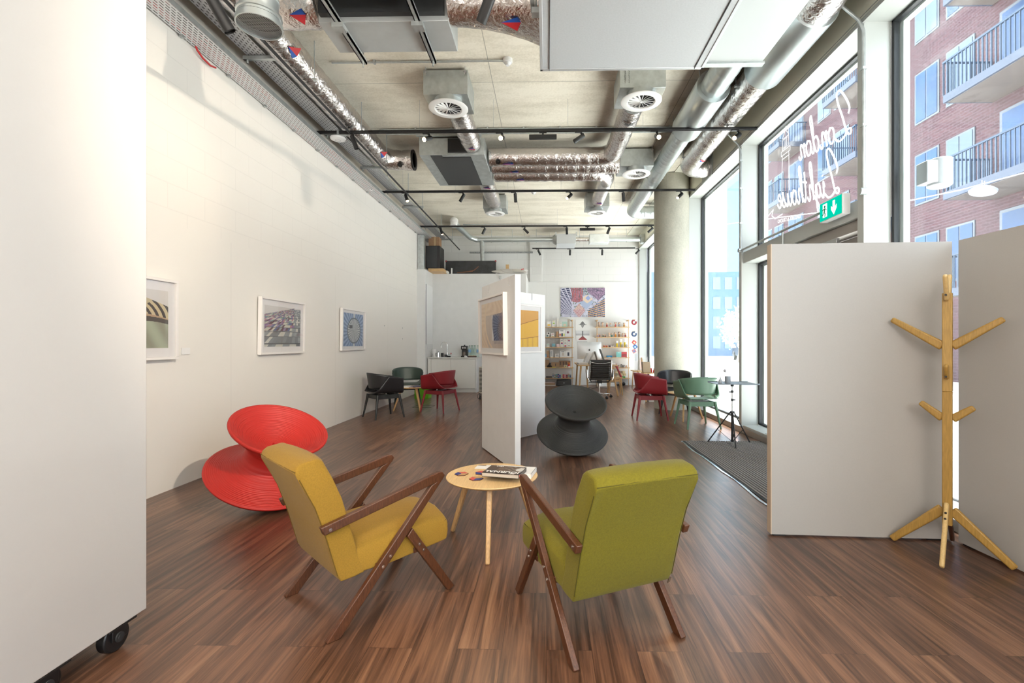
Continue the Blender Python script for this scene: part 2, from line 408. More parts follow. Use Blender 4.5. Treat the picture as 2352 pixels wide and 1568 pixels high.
# ---------------------------------------------------------------- mesh builder
EACH = {'foot', 'hanging_hook', 'bracket', 'hanger_rod', 'flange', 'end_cap', 'hanging_wire', 'bolt', 'screw', 'rim', 'collar', 'castor', 'corner_guard', 'shelf', 'hanger', 'cable', 'support_rail', 'control', 'spacer'}
class MB:
    def __init__(s): s.v = []; s.f = []; s.m = []; s.c = []
    def add(s, vs, fs, m=0):
        n = len(s.v); s.v += [tuple(p) for p in vs]
        for f in fs: s.f.append([i + n for i in f]); s.m.append(m)
        return s
    def box(s, x0, y0, z0, x1, y1, z1, m=0):
        if x0 > x1: x0, x1 = x1, x0
        if y0 > y1: y0, y1 = y1, y0
        if z0 > z1: z0, z1 = z1, z0
        return s.add([(x0,y0,z0),(x1,y0,z0),(x1,y1,z0),(x0,y1,z0),(x0,y0,z1),(x1,y0,z1),(x1,y1,z1),(x0,y1,z1)],
                     [(0,3,2,1),(4,5,6,7),(0,1,5,4),(1,2,6,5),(2,3,7,6),(3,0,4,7)], m)
    def bar(s, p, q, w, h, up=(0, 0, 1), m=0, w2=None, h2=None):
        p = Vector(p); q = Vector(q); d = (q - p).normalized(); up = Vector(up)
        sd = d.cross(up)
        if sd.length < 1e-5: sd = d.cross(Vector((1, 0, 0)))
        sd.normalize(); u = sd.cross(d).normalized()
        w2 = w if w2 is None else w2; h2 = h if h2 is None else h2
        vs = []
        for c, ww, hh in ((p, w, h), (q, w2, h2)):
            for a, b in ((-1, -1), (1, -1), (1, 1), (-1, 1)): vs.append(c + sd * (a * ww / 2) + u * (b * hh / 2))
        return s.add(vs, [(0,1,2,3),(7,6,5,4),(0,4,5,1),(1,5,6,2),(2,6,7,3),(3,7,4,0)], m)
    def cyl(s, p, q, r, r2=None, n=20, caps=True, m=0):
        p = Vector(p); q = Vector(q); r2 = r if r2 is None else r2
        d = (q - p).normalized(); a = d.orthogonal().normalized(); b = d.cross(a)
        vs = []
        for c, rr in ((p, r), (q, r2)):
            for i in range(n):
                t = 2 * pi * i / n; vs.append(c + a * (rr * math.cos(t)) + b * (rr * math.sin(t)))
        fs = [(i, (i + 1) % n, n + (i + 1) % n, n + i) for i in range(n)]
        if caps: fs += [tuple(range(n - 1, -1, -1)), tuple(range(n, 2 * n))]
        return s.add(vs, fs, m)
    def tube(s, pts, r, n=12, m=0, closed=False):
        pts = [Vector(p) for p in pts]; k = len(pts)
        t0 = (pts[1] - pts[0]).normalized(); a = t0.orthogonal().normalized()
        vs = []
        for i, p in enumerate(pts):
            if closed: t = (pts[(i + 1) % k] - pts[i - 1]).normalized()
            else: t = (pts[min(i + 1, k - 1)] - pts[max(i - 1, 0)]).normalized()
            a = (a - t * a.dot(t)).normalized(); b = t.cross(a)
            rr = r[i] if isinstance(r, (list, tuple)) else r
            for j in range(n):
                w = 2 * pi * j / n; vs.append(p + a * (rr * math.cos(w)) + b * (rr * math.sin(w)))
        fs = []
        for i in range(k if closed else k - 1):
            i2 = (i + 1) % k
            for j in range(n): fs.append((i * n + j, i * n + (j + 1) % n, i2 * n + (j + 1) % n, i2 * n + j))
        if not closed: fs += [tuple(range(n - 1, -1, -1)), tuple(range((k - 1) * n, k * n))]
        return s.add(vs, fs, m)
    def lathe(s, prof, n=32, c=(0, 0, 0), m=0, M=None, caps=True):
        vs = []; c = Vector(c)
        for r, z in prof:
            for i in range(n):
                t = 2 * pi * i / n; p = Vector((r * math.cos(t), r * math.sin(t), z))
                if M: p = M @ p
                vs.append(c + p)
        fs = []
        for k in range(len(prof) - 1):
            for i in range(n): fs.append((k * n + i, k * n + (i + 1) % n, (k + 1) * n + (i + 1) % n, (k + 1) * n + i))
        if caps and prof[0][0] > 1e-4: fs.append(tuple(range(n - 1, -1, -1)))
        if caps and prof[-1][0] > 1e-4: fs.append(tuple(range((len(prof) - 1) * n, len(prof) * n)))
        return s.add(vs, fs, m)
    def prism(s, poly, f0, f1, m=0):
        """poly of 2D points; f0, f1 map a 2D point to the two faces"""
        n = len(poly)
        vs = [f0(p) for p in poly] + [f1(p) for p in poly]
        fs = [tuple(range(n - 1, -1, -1)), tuple(range(n, 2 * n))] + [(i, (i + 1) % n, n + (i + 1) % n, n + i) for i in range(n)]
        return s.add(vs, fs, m)
    def loft(s, secs, m=0):
        n = len(secs[0]); vs = [p for sec in secs for p in sec]; fs = []
        for k in range(len(secs) - 1):
            for i in range(n): fs.append((k * n + i, k * n + (i + 1) % n, (k + 1) * n + (i + 1) % n, (k + 1) * n + i))
        fs += [tuple(range(n - 1, -1, -1)), tuple(range((len(secs) - 1) * n, len(secs) * n))]
        return s.add(vs, fs, m)
    def grid(s, f, nu, nv, m=0):
        vs = [f(i / nu, j / nv) for j in range(nv + 1) for i in range(nu + 1)]
        fs = [(j * (nu + 1) + i, j * (nu + 1) + i + 1, (j + 1) * (nu + 1) + i + 1, (j + 1) * (nu + 1) + i) for j in range(nv) for i in range(nu)]
        return s.add(vs, fs, m)
    def ball(s, c, r, n=12, sz=1.0, m=0):
        prof = [(max(1e-5, r * math.sin(pi * i / (n // 2 + 2))), -r * sz * math.cos(pi * i / (n // 2 + 2))) for i in range(n // 2 + 3)]
        return s.lathe(prof, n, c, m)
    def quad(s, a, b, c, d, m=0): return s.add([a, b, c, d], [(0, 1, 2, 3)], m)
    def pieces(s):
        """the builder split into pieces that stand apart"""
        par = list(range(len(s.v)))
        def f(a):
            while par[a] != a: par[a] = par[par[a]]; a = par[a]
            return a
        for fc in s.f:
            for i in fc[1:]:
                a, b = f(fc[0]), f(i)
                if a != b: par[a] = b
        bb = {}
        for i, c in enumerate(s.v):
            r = f(i)
            if r not in bb: bb[r] = [list(c), list(c)]
            for k in range(3): bb[r][0][k] = min(bb[r][0][k], c[k]); bb[r][1][k] = max(bb[r][1][k], c[k])
        keys = list(bb); P = {k: k for k in keys}
        def g(a):
            while P[a] != a: a = P[a]
            return a
        sz = lambda b: max(b[1][k] - b[0][k] for k in range(3))
        for i, a in enumerate(keys):
            for b in keys[:i]:
                A_, B_ = bb[a], bb[b]
                d = math.sqrt(sum(max(0, A_[0][k] - B_[1][k], B_[0][k] - A_[1][k]) ** 2 for k in range(3)))
                if d < .5 * max(sz(A_), sz(B_)) and g(a) != g(b): P[g(a)] = g(b)
        out = {}
        for fc, m in zip(s.f, s.m):
            q = g(f(fc[0])); out.setdefault(q, (MB(), {}))
            mb, ix = out[q]; nf = []
            for i in fc:
                if i not in ix: ix[i] = len(mb.v); mb.v.append(s.v[i])
                nf.append(ix[i])
            mb.f.append(nf); mb.m.append(m)
        return [x[0] for x in out.values()]
    def build(s, name, mats, parent=None, bevel=0.0, smooth=30, solid=0.0, sub=0, seg=2, ink=None, M=None):
        if parent is not None and name in EACH:
            ps = s.pieces()
            if len(ps) > 1:
                o = None
                for p in ps: o = p.build(name, mats, parent, bevel, smooth, solid, sub, seg, None, M)
                return o
        me = bpy.data.meshes.new(name)
        me.from_pydata([tuple(M @ Vector(p)) for p in s.v] if M else s.v, [], s.f)
        if not isinstance(mats, (list, tuple)): mats = [mats]
        for k in mats: me.materials.append(k)
        if len(mats) > 1: me.polygons.foreach_set('material_index', s.m)
        if ink is not None:
            at = me.color_attributes.new('ink', 'FLOAT_COLOR', 'CORNER')
            buf = []
            for p, c in zip(me.polygons, ink): buf += [c[0], c[1], c[2], 1.0] * p.loop_total
            at.data.foreach_set('color', buf)
        me.validate()
        if smooth:
            me.polygons.foreach_set('use_smooth', [True] * len(me.polygons))
            me.set_sharp_from_angle(angle=R(smooth))
        me.update()
        o = bpy.data.objects.new(name, me); COL.objects.link(o)
        if parent: o.parent = parent
        if solid:
            md = o.modifiers.new('thickness', 'SOLIDIFY'); md.thickness = solid; md.offset = 0
        if bevel:
            md = o.modifiers.new('bevel', 'BEVEL'); md.width = bevel; md.segments = seg; md.limit_method = 'ANGLE'; md.angle_limit = R(40)
        if sub:
            md = o.modifiers.new('subdivision', 'SUBSURF'); md.levels = sub; md.render_levels = sub
        return o

def tag(o, label, cat, group=None, kind=None):
    o['label'] = label; o['category'] = cat
    if group: o['group'] = group
    if kind: o['kind'] = kind
    return o
def thing(name, label, cat, loc=(0, 0, 0), rz=0.0, group=None, rot=None):
    o = bpy.data.objects.new(name, None); COL.objects.link(o)
    o.empty_display_size = 0.1
    o.location = loc; o.rotation_euler = rot if rot is not None else (0, 0, rz)
    return tag(o, label, cat, group)
def struct(o):
    o['kind'] = 'structure'; return o
def copy_thing(o, loc=None, rz=None, label=None, group=None, mats=None, rot=None):
    r = o.copy(); COL.objects.link(r)
    if loc is not None: r.location = loc
    if rz is not None: r.rotation_euler = (0, 0, rz)
    if rot is not None: r.rotation_euler = rot
    if label: r['label'] = label
    if group: r['group'] = group
    def rec(a, b):
        for ch in list(a.children):
            c = ch.copy(); COL.objects.link(c); c.parent = b
            if mats and c.type == 'MESH':
                nm = [mats.get(k.name, k) for k in c.data.materials]
                if any(x != y for x, y in zip(nm, c.data.materials)):
                    c.data = c.data.copy()
                    for i, k in enumerate(nm): c.data.materials[i] = k
            rec(ch, c)
    rec(o, r)
    return r
def sheet(name, w, h, nu, nv, colf, parent, M, mats=None):
    """a printed sheet: w x h in local x/z, facing -y; colf(u, v) gives the ink, v upwards"""
    mb = MB(); ink = []
    mb.grid(lambda u, v: ((u - .5) * w, 0, (v - .5) * h), nu, nv)
    for j in range(nv):
        for i in range(nu): ink.append(colf((i + .5) / nu, (j + .5) / nv))
    return mb.build(name, mats or INK, parent, smooth=0, ink=ink, M=M)
# ================================================================ the room
XL, XI, XG, YB, YF, ZC, ZS = -3.32, 2.81, 3.05, 14.4, -4.0, 4.57, 4.145
FINY = [-0.9, 1.68, 4.23, 6.85, 9.345, 11.84, 14.33]

struct(MB().box(XL - .2, YF, -0.12, 3.12, YB + .1, 0).build('floor', FLOOR, smooth=0))
struct(MB().box(XL - .2, YF, ZC, 2.45, YB + .1, ZC + .2).build('ceiling', CEIL, smooth=0))
struct(MB().box(XL - .2, YF, 0, XL, YB + .1, ZC).build('wall_left', WALLL, smooth=0))
struct(MB().box(XL, YB, 0, 3.05, YB + .2, ZC).build('wall_back', WALLB, smooth=0))
struct(MB().box(XL, YF - .2, 0, 3.05, YF, ZC).build('wall_front', WPLAIN, smooth=0))
# kitchen alcove: the closet box and its stub wall
struct(MB().box(XL, 12.78, 0, -0.56, YB, 3.17).build('wall_alcove', WPLAIN, smooth=0))
struct(MB().box(XL, 11.97, 0, -3.11, 12.78, 3.17).build('wall_stub', WPLAIN, smooth=0))
# window wall: header above the glazing, ceiling margin, kerb
struct(MB().box(XI, YF, ZS, 3.12, YB, ZC + .2).box(2.45, YF, ZC - .012, XI, YB, ZC + .2).build('wall_right', CREAM, smooth=0))
struct(MB().box(XI - .012, YF, ZS - .012, XI + .01, YB, ZS + .03).box(XI - .006, YF, ZS + .055, XI + .01, YB, ZS + .062).build('trim_header', FINM, smooth=0))
struct(MB().box(XI + .01, YF, ZS - .006, XG, YB, ZS).build('trim_soffit', FINM, smooth=0))
struct(MB().box(XI - .01, YF, 0, 3.12, YB, .085).build('trim_kerb', GREYF, bevel=.004))
struct(MB().box(XI + .005, YF, .085, 3.09, 6.80, .115).build('trim_sill', FINM, bevel=.004))
for i, y in enumerate(FINY):
    struct(MB().box(XI, y, .1, XG, y + .085, ZS).build('trim_fin', FINM, bevel=.004))
struct(MB().box(XL, YB - .012, 3.13, XI, YB, 3.15).build('trim_back_ledge', WPLAIN))
struct(MB().box(-.52, YB - .05, 3.15, -.14, YB, ZC).build('trim_back_pier', WALLB, bevel=.004))
# glazing
def pane(n, y0, y1, z0, z1):
    e = struct(MB().box(XG, y0, z0, XG + .05, y0 + .035, z1).box(XG, y1 - .035, z0, XG + .05, y1, z1)
               .box(XG, y0, z0, XG + .05, y1, z0 + .03).box(XG, y0, z1 - .03, XG + .05, y1, z1).build('window_%d' % n, GASK, bevel=.003))
    MB().box(XG + .02, y0 + .03, z0 + .025, XG + .028, y1 - .03, z1 - .025).build('pane', GLASS, e, smooth=0)
    o = MB()
    for a, b in ((y0 - .01, y0 + .001), (y1 - .001, y1 + .01)): o.box(XG + .035, a, z0, XG + .11, b, z1)
    o.box(XG + .052, y0 + .0, z0, XG + .11, y0 + .075, z1).box(XG + .052, y1 - .075, z0, XG + .11, y1, z1).box(XG + .052, y0, z1 - .05, XG + .11, y1, z1)
    o.build('outer_frame', FINM, e, bevel=.003)
    return e
pane(1, YF, -0.9, .09, ZS); pane(2, -0.815, 1.68, .09, ZS); pane(3, 1.765, 4.23, .09, ZS)
pane(4, 4.315, 6.85, 2.60, ZS)
pane(5, 5.93, 6.85, .115, 2.44)
pane(6, 6.935, 9.345, .085, ZS); pane(7, 9.43, 11.84, .085, ZS); pane(8, 11.925, 14.33, .085, ZS)
# transom over the door and the door
struct(MB().box(XI + .03, 4.315, 2.44, XG + .08, 6.85, 2.60).build('trim_transom', FINM, bevel=.006))
struct(MB().box(XI + .02, 5.84, .1, XG + .08, 5.93, 2.44).build('trim_door_post', FINM, bevel=.004))
dr = struct(MB().box(XI + .08, 4.32, 2.34, XG + .05, 5.84, 2.44).box(XI + .08, 5.76, .02, XG + .05, 5.84, 2.34)
            .box(XI + .08, 4.32, .02, XG + .05, 4.40, 2.34).build('door_1', GREYF, bevel=.005))
MB().box(XG - .03, 4.41, .03, XG + .02, 4.50, 2.33).box(XG - .03, 5.66, .03, XG + .02, 5.75, 2.33).box(XG - .03, 4.41, 2.24, XG + .02, 5.75, 2.33).box(XG - .03, 4.41, .03, XG + .02, 5.75, .15).build('door_leaf', GREYF, dr, bevel=.004)
MB().box(XG - .005, 4.50, .15, XG + .005, 5.66, 2.24).build('pane', GLASS, dr, smooth=0)
MB().box(XI + .045, 4.70, 2.27, XI + .08, 5.20, 2.33).bar((XI + .06, 4.75, 2.26), (XI + .05, 5.15, 2.24), .02, .015).build('door_closer', STEEL, dr, bevel=.003)

# concrete column
cc = (2.476, 9.39)
tag(MB().cyl((cc[0], cc[1], 0), (cc[0], cc[1], ZC - .01), .335, n=72, caps=False).cyl((cc[0], cc[1], 2.44), (cc[0], cc[1], 2.446), .3355, n=72, caps=False).build('concrete_column', COLM, smooth=40), 'round bare concrete column standing near the window wall', 'column')

# ---------------------------------------------------------------- free standing display walls
# left foreground wall on castors
e = thing('display_wall', 'tall white plastered display wall on castors cut off by the left edge', 'partition', (-1.8, 2.08, 0))
MB().box(-.32, -2.0, .103, 0, 0, 3.35).build('panel', WPAINT, e, bevel=.004)
for y in (-.125, -.41):
    k = MB().box(-.12, y - .055, .094, .0, y + .075, .1025).box(-.062, y - .04, .05, -.050, y + .03, .095).box(-.008, y - .04, .05, -.001, y + .03, .095)
    k = k.build('castor', BLACKM, e, bevel=.002)
    MB().cyl((-.048, y - .01, .060), (-.010, y - .01, .060), .060, n=36).build('wheel', BLACKP, k, bevel=.006)
    MB().cyl((-.002, y - .01, .060), (.004, y - .01, .060), .020, n=20).cyl((.004, y - .01, .060), (.006, y - .01, .060), .010, n=12).build('axle_bolt', DARKG, k, bevel=.001)
# right foreground pair
e = thing('partition', 'white board partition behind the bamboo coat stand, its left end showing bare wood', 'partition', (1.505, 3.19, 0), math.atan2(-.06, 1.15))
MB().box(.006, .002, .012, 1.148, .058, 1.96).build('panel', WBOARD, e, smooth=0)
MB().box(0, 0, .012, .006, .06, 1.96).build('edge_strip', mat('pale plywood edge', (0.62, 0.50, 0.38), .5), e)
MB().box(.02, .01, 0, .1, .05, .012).box(1.0, .01, 0, 1.1, .05, .012).build('foot', BLACKP, e)
e = thing('partition', 'white board partition at the right edge, standing at an angle to the window', 'partition', (2.665, 3.10, 0), math.atan2(-1.9, .06))
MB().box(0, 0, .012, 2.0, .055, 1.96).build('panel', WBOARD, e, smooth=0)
MB().box(.02, .01, 0, .1, .05, .012).box(1.8, .01, 0, 1.9, .05, .012).build('foot', BLACKP, e)
# centre pair (V)
A = Vector((-.798, 5.786, 0)); B = Vector((-.316, 4.69, 0)); Cc = Vector((-.023, 6.771, 0))
aAB = math.atan2(B.y - A.y, B.x - A.x); LAB = (B - A).length
e1 = thing('partition', 'white display partition in the middle of the room carrying the sepia picture', 'partition', A, aAB)
MB().box(0, 0, .01, LAB, .06, 1.98).build('panel', WPLAIN, e1, smooth=0)
k = MB()
for s in (.3, 1.02): k.box(s - .004, -.003, 1.9, s + .004, .002, 1.985).box(s - .012, -.008, 1.885, s + .002, .0, 1.895)
k.build('hanging_hook', STEEL, e1)
MB().box(.05, .01, 0, .12, .05, .01).box(LAB - .12, .01, 0, LAB - .05, .05, .01).build('foot', BLACKP, e1)
aAC = math.atan2(Cc.y - A.y, Cc.x - A.x); LAC = (Cc - A).length
e2 = thing('partition', 'white display partition in the middle of the room carrying the orange picture', 'partition', A, aAC)
MB().box(.085, 0, .01, LAC, .05, 1.98).build('panel', WPLAIN, e2, smooth=0)
MB().box(LAC - .3, -.004, 1.89, LAC - .292, .002, 1.985).build('hanging_hook', STEEL, e2)
MB().box(.15, .01, 0, .22, .05, .01).box(LAC - .12, .01, 0, LAC - .05, .04, .01).build('foot', BLACKP, e2)

# ---------------------------------------------------------------- framed pictures
FRAMEW = mat('white lacquered frame', (0.84, 0.80, 0.77), .4)
MOUNT = mat('mount board', (0.82, 0.79, 0.78), .7)
def mixc(a, b, t): t = max(0, min(1, t)); return tuple(x * (1 - t) + y * t for x, y in zip(a, b))
def hsh(*a):
    v = math.sin(sum((i + 1.7) * 12.9898 * x for i, x in enumerate(a)) + 4.1) * 43758.5453
    return v - math.floor(v)
def picture(label, loc, rz, w, h, iw, ih, colf, nu, nv, group, d=.045, lean=.0, fw=.022, iz=0.0):
    e = thing('framed_picture', label, 'picture', loc, 0, group, rot=(lean, 0, rz))
    MB().box(-w/2, -d, -h/2, w/2, 0, -h/2 + fw).box(-w/2, -d, h/2 - fw, w/2, 0, h/2).box(-w/2, -d, -h/2 + fw, -w/2 + fw, 0, h/2 - fw).box(w/2 - fw, -d, -h/2 + fw, w/2, 0, h/2 - fw).build('frame', FRAMEW, e, bevel=.0015)
    MB().box(-w/2 + fw, -.022, -h/2 + fw, w/2 - fw, -.008, h/2 - fw).build('mount', MOUNT, e, smooth=0)
    sheet('print', iw, ih, nu, nv, colf, e, Matrix.Translation((0, -.0235, iz)))
    MB().box(-w/2 + fw, -.034, -h/2 + fw, w/2 - fw, -.032, h/2 - fw).build('glass', PGLASS, e, smooth=0)
    return e
def art_curves(u, v):
    if v > .93 - .28 * max(0, u - .55) ** 1.0 * 1.6: return (0.70, 0.66, 0.62)
    if v < .22 + .24 * math.sin(max(0, u) * 2.2): return mixc((0.30, 0.30, 0.22), (0.42, 0.46, 0.34), .5 + .5 * math.sin(u * 22 + v * 9))
    if v < .28 + .26 * math.sin(max(0, u) * 2.2): return (0.09, 0.075, 0.06)
    if v < .50 + .10 * math.sin(u * 3): return mixc((0.50, 0.34, 0.21), (0.42, 0.27, 0.16), 1 if (math.sin(u * 40 + v * 30) > .96 or math.sin(v * 60 - u * 8) > .96) else .1)
    if abs((v - .42) - (u - .35) * 1.0) < .05: return (0.55, 0.45, 0.27)
    r = math.hypot(u - .35, (v - .45) * 1.1)
    return (0.07, 0.06, 0.05) if math.sin(r * 75) > .1 else (0.60, 0.49, 0.30)
def art_tiles(u, v):
    top = .80 + .22 * min(u / .8, 1) - (.03 if u > .8 else 0)
    if v > top * .98: return (0.66, 0.62, 0.60)
    q = 1.10 - v; row = math.floor(6.2 / q ** .8); sx = (u - .92) / q * 11
    col = math.floor(sx + (row % 2) * .5); h = hsh(row, col)
    fr = 6.2 / q ** .8 - row
    if fr < .12: return (0.10, 0.10, 0.11)
    if v < .40 or u > .80:
        return (0.62, 0.60, 0.54) if h > .76 else mixc((0.16, 0.17, 0.18), (0.33, 0.35, 0.37), hsh(col, row, 3))
    if h > .72: return (0.62, 0.60, 0.50)
    pal = [(0.25, 0.13, 0.30), (0.30, 0.22, 0.35), (0.12, 0.05, 0.08), (0.17, 0.32, 0.30), (0.48, 0.20, 0.22), (0.10, 0.13, 0.28), (0.33, 0.36, 0.36)]
    return pal[int(hsh(col, row, 7) * 6.99)]
def art_wheel(u, v):
    x, y = (u - .52) * 1.1, v - .48; r = math.hypot(x * 1.05, y); a = math.atan2(y, x)
    base = mixc((0.12, 0.20, 0.38), (0.34, 0.45, 0.66), .5 + .5 * math.sin(a * 30 + r * 4))
    if .36 < r < .40: return (0.10, 0.13, 0.16)
    if r < .36:
        if abs(x + .18) < .09 and abs(y - .12) < .05: return (0.03, 0.03, 0.05)
        return (0.62, 0.64, 0.64) if math.sin(a * 26) > .0 else (0.22, 0.25, 0.28)
    if abs(x) < .05: return (0.6, 0.62, 0.62)
    return base
def art_sepia(u, v):
    # a swirl of timber with a dark blue inset
    if .50 < u < .99 and .16 < v < .74 - .05 * (1 - u):
        if u < .545 + .03 * math.sin(v * 9): return (0.56, 0.53, 0.50)
        t = .5 + .5 * math.sin(math.atan2(v - .45, u - 1.0) * 40)
        return mixc(mixc((0.035, 0.035, 0.075), (0.12, 0.12, 0.17), t), (0.34, 0.16, 0.06), max(0, (u - .72) * 2.6) * t + max(0, u - .75))
    t = .5 + .5 * math.sin((u * 5 + math.sin(v * 4 + u * 2) * 3) * 6)
    c = mixc((0.50, 0.34, 0.20), (0.62, 0.47, 0.31), t * .6 + .2 * v)
    if math.hypot(u - .95, (v - .55) * .9) < .78 and v < .72: c = mixc(c, (0.34, 0.28, 0.24), .75)
    if abs(math.hypot(u - .9, (v - .6)) - .72) < .025: c = (0.60, 0.43, 0.25)
    return c
def art_orange(u, v):
    l1 = .40 + .38 * u; l2 = .13 + .16 * u; l3 = .80 + (u - .1) * .75
    for l in (l1, l2): 
        if abs(v - l) < .006: return (0.23, 0.07, 0.035)
    if u < .40 and abs(v - l3) < .008: return (0.23, 0.07, 0.035)
    if v > l1: return mixc((0.68, 0.33, 0.07), (0.72, 0.38, 0.10), v)
    if v > l2: return (0.80, 0.45, 0.06)
    return (0.83, 0.50, 0.06) if math.sin(u * 50) > -.5 else (0.72, 0.40, 0.06)
PX = -3.305
picture('white framed picture of balcony ribs and beige tiles, half hidden by the left display wall', (PX, 3.61, 1.497), R(90), .98, .69, .80, .49, art_curves, 170, 120, 'framed pictures on the left wall')
picture('white framed picture of a tiled grey and purple tower facade on the left wall', (PX, 5.80, 1.493), R(90), .98, .67, .80, .49, art_tiles, 180, 140, 'framed pictures on the left wall', lean=R(.8))
picture('white framed picture of a wheel against blue on the left wall', (PX, 7.93, 1.511), R(90), .97, .69, .80, .55, art_wheel, 170, 130, 'framed pictures on the left wall', lean=R(.8))
d1 = (B - A).normalized(); n1 = Vector((d1.y, -d1.x, 0))   # towards the left side of the room
p = A + d1 * .49 + n1 * -.0
picture('white framed sepia picture with a blue spiral inset, hung on the middle partition', (p.x - .02 * d1.y * 0, p.y, 1.495), aAB, .97, .66, .84, .52, lambda u, v: tuple(min(.85, c * 1.45) for c in art_sepia(u, v)), 180, 130, 'framed pictures on the middle partitions', d=.05, lean=R(.8))
d2 = (Cc - A).normalized(); p = A + d2 * (LAC - .60)
picture('white framed orange and yellow picture with dark red lines on the middle partition', (p.x, p.y, 1.487), aAC, .98, .66, .84, .50, art_orange, 220, 160, 'framed pictures on the middle partitions', d=.03)
tag(MB().box(PX - .012, 4.20, 1.19, PX + .002 - .008, 4.30, 1.25).build('caption_card', PAPER), 'small white caption card on the left wall beside the balcony rib picture', 'card')
for y, z, lb in ((9.55, 1.64, 'left'), (10.75, 1.63, 'upper right'), (10.75, 1.38, 'lower right')):
    tag(MB().box(XL, y - .004, z - .012, XL + .010, y + .004, z + .012).build('picture_hook', STEEL), lb + ' empty hook left in the white wall beyond the wheel picture', 'hook', 'empty picture hooks')

# ================================================================ ceiling services
def sticker(mb_parent, c, ax, ay, s=.1, flip=False, cols=((0.55, 0.03, 0.05), (0.02, 0.08, 0.42))):
    """two colour flow triangle lying on a duct"""
    c = Vector(c); ax = Vector(ax) * s; ay = Vector(ay) * s
    m = MB(); m.add([c - ax, c + ax * .9, c + ax * .5 + ay], [(0, 1, 2)], 0); m.add([c - ax, c + ax * .9, c + ax * .6 - ay * .6], [(0, 2, 1)], 1)
    m.build('flow_sticker', [mat('red sticker', cols[0], .5), mat('blue sticker', cols[1], .5)], mb_parent, smooth=0, solid=.0015)
def foil_pipe(pts, r, seg=.55, n=28):
    """foil wrapped run with taped joints every so often"""
    pts = [Vector(p) for p in pts]; out = []; rad = []
    for a, b in zip(pts, pts[1:]):
        L_ = (b - a).length; k = max(1, int(L_ / .045))
        for i in range(k):
            out.append(a + (b - a) * (i / k))
    out.append(pts[-1])
    dist = 0; prev = out[0]
    for p in out:
        dist += (p - prev).length; prev = p
        ph = (dist % seg) / seg
        rad.append(r * (1 + .02 * math.sin(dist * 37) + .012 * math.sin(dist * 91) - (.05 if ph < .09 else 0)))
    return MB().tube(out, rad, n)
def elbow(c, a, b, r, k=7):
    """points turning from direction a to b about corner c with radius r"""
    c, a, b = Vector(c), Vector(a).normalized(), Vector(b).normalized(); o = []
    for i in range(k + 1):
        t = i / k; p0 = c - a * r; p2 = c + b * r
        o.append(p0 * (1 - t) ** 2 + c * (2 * t * (1 - t)) + p2 * t * t)
    return o
def rods(e, pts, z0, z1=ZC, r=.005):
    k = MB()
    for x, y in pts: k.cyl((x, y, z0), (x, y, z1), r, n=8).box(x - .015, y - .015, z0 - .01, x + .015, y + .015, z0 + .012)
    return k.build('hanger_rod', GALV, e)

# cable trays along the left wall
e = thing('cable_tray', 'perforated cable tray full of red and black cables hugging the left wall', 'cable tray', (-3.19, YF, 4.07))
MB().box(-.118, .3, 0, .115, 17.0, .004).build('tray_floor', TRAYC, e, smooth=0)
MB().box(-.12, .3, 0, -.116, 17.0, .05).box(.113, .3, 0, .117, 17.0, .05).build('tray_side', GALV, e, smooth=0)
k = MB()
for i in range(5): k.cyl((-.08 + i * .04, .4, .018), (-.08 + i * .04, 16.9, .018), .012, n=6)
k.build('cable', mat('dark red cable', (0.25, 0.02, 0.02), .5), e)
k = MB()
for i in range(26): k.box(-.12, .6 + i * .63, -.018, -.09, .63 + i * .63, .0)
k.build('bracket', GALV, e)
e = thing('cable_tray', 'wide perforated cable tray beside the foil duct near the left wall', 'cable tray', (-2.98, YF, 4.25))
MB().box(-.10, .3, 0, .10, 17.3, .004).build('tray_floor', TRAY, e, smooth=0)
MB().box(-.102, .3, 0, -.098, 17.3, .05).box(.098, .3, 0, .102, 17.3, .05).build('tray_side', GALV, e, smooth=0)
sup = []
for y, nth in ((4.78, 'nearest'), (6.55, 'second'), (7.82, 'third'), (9.05, 'fourth'), (10.1, 'fifth'), (11.9, 'sixth'), (13.3, 'farthest')):
    sup.append(MB().box(-3.12, y - .02, 4.205, -2.66, y + .02, 4.245).build('support_channel', GALV, bevel=.003))
    rd = MB()
    for x in (-3.08, -2.68): rd.cyl((x, y, 4.18), (x, y, ZC), .005, n=8).cyl((x, y, 4.17), (x, y, 4.205), .011, n=6)
    rd.build('hanger_rod', GALV, sup[-1])
    tag(sup[-1], nth + ' of the short steel channels hung under the wide cable tray', 'support', 'channels under the wide cable tray')
tag(MB().cyl((-2.66, -3, 4.13), (-2.66, 14.3, 4.13), .016, n=10).build('black_conduit', BLACKM), 'long thin black conduit running under the left foil duct', 'conduit')
k = MB().tube([(-3.24, -3 + i * .5, 4.17 + .012 * (i % 2)) for i in range(35)], .009, 6)
tag(k.build('cable', mat('grey brown cable', (0.25, 0.22, 0.18), .6), smooth=40), 'sagging brown cable clipped above the left cable tray', 'cable')
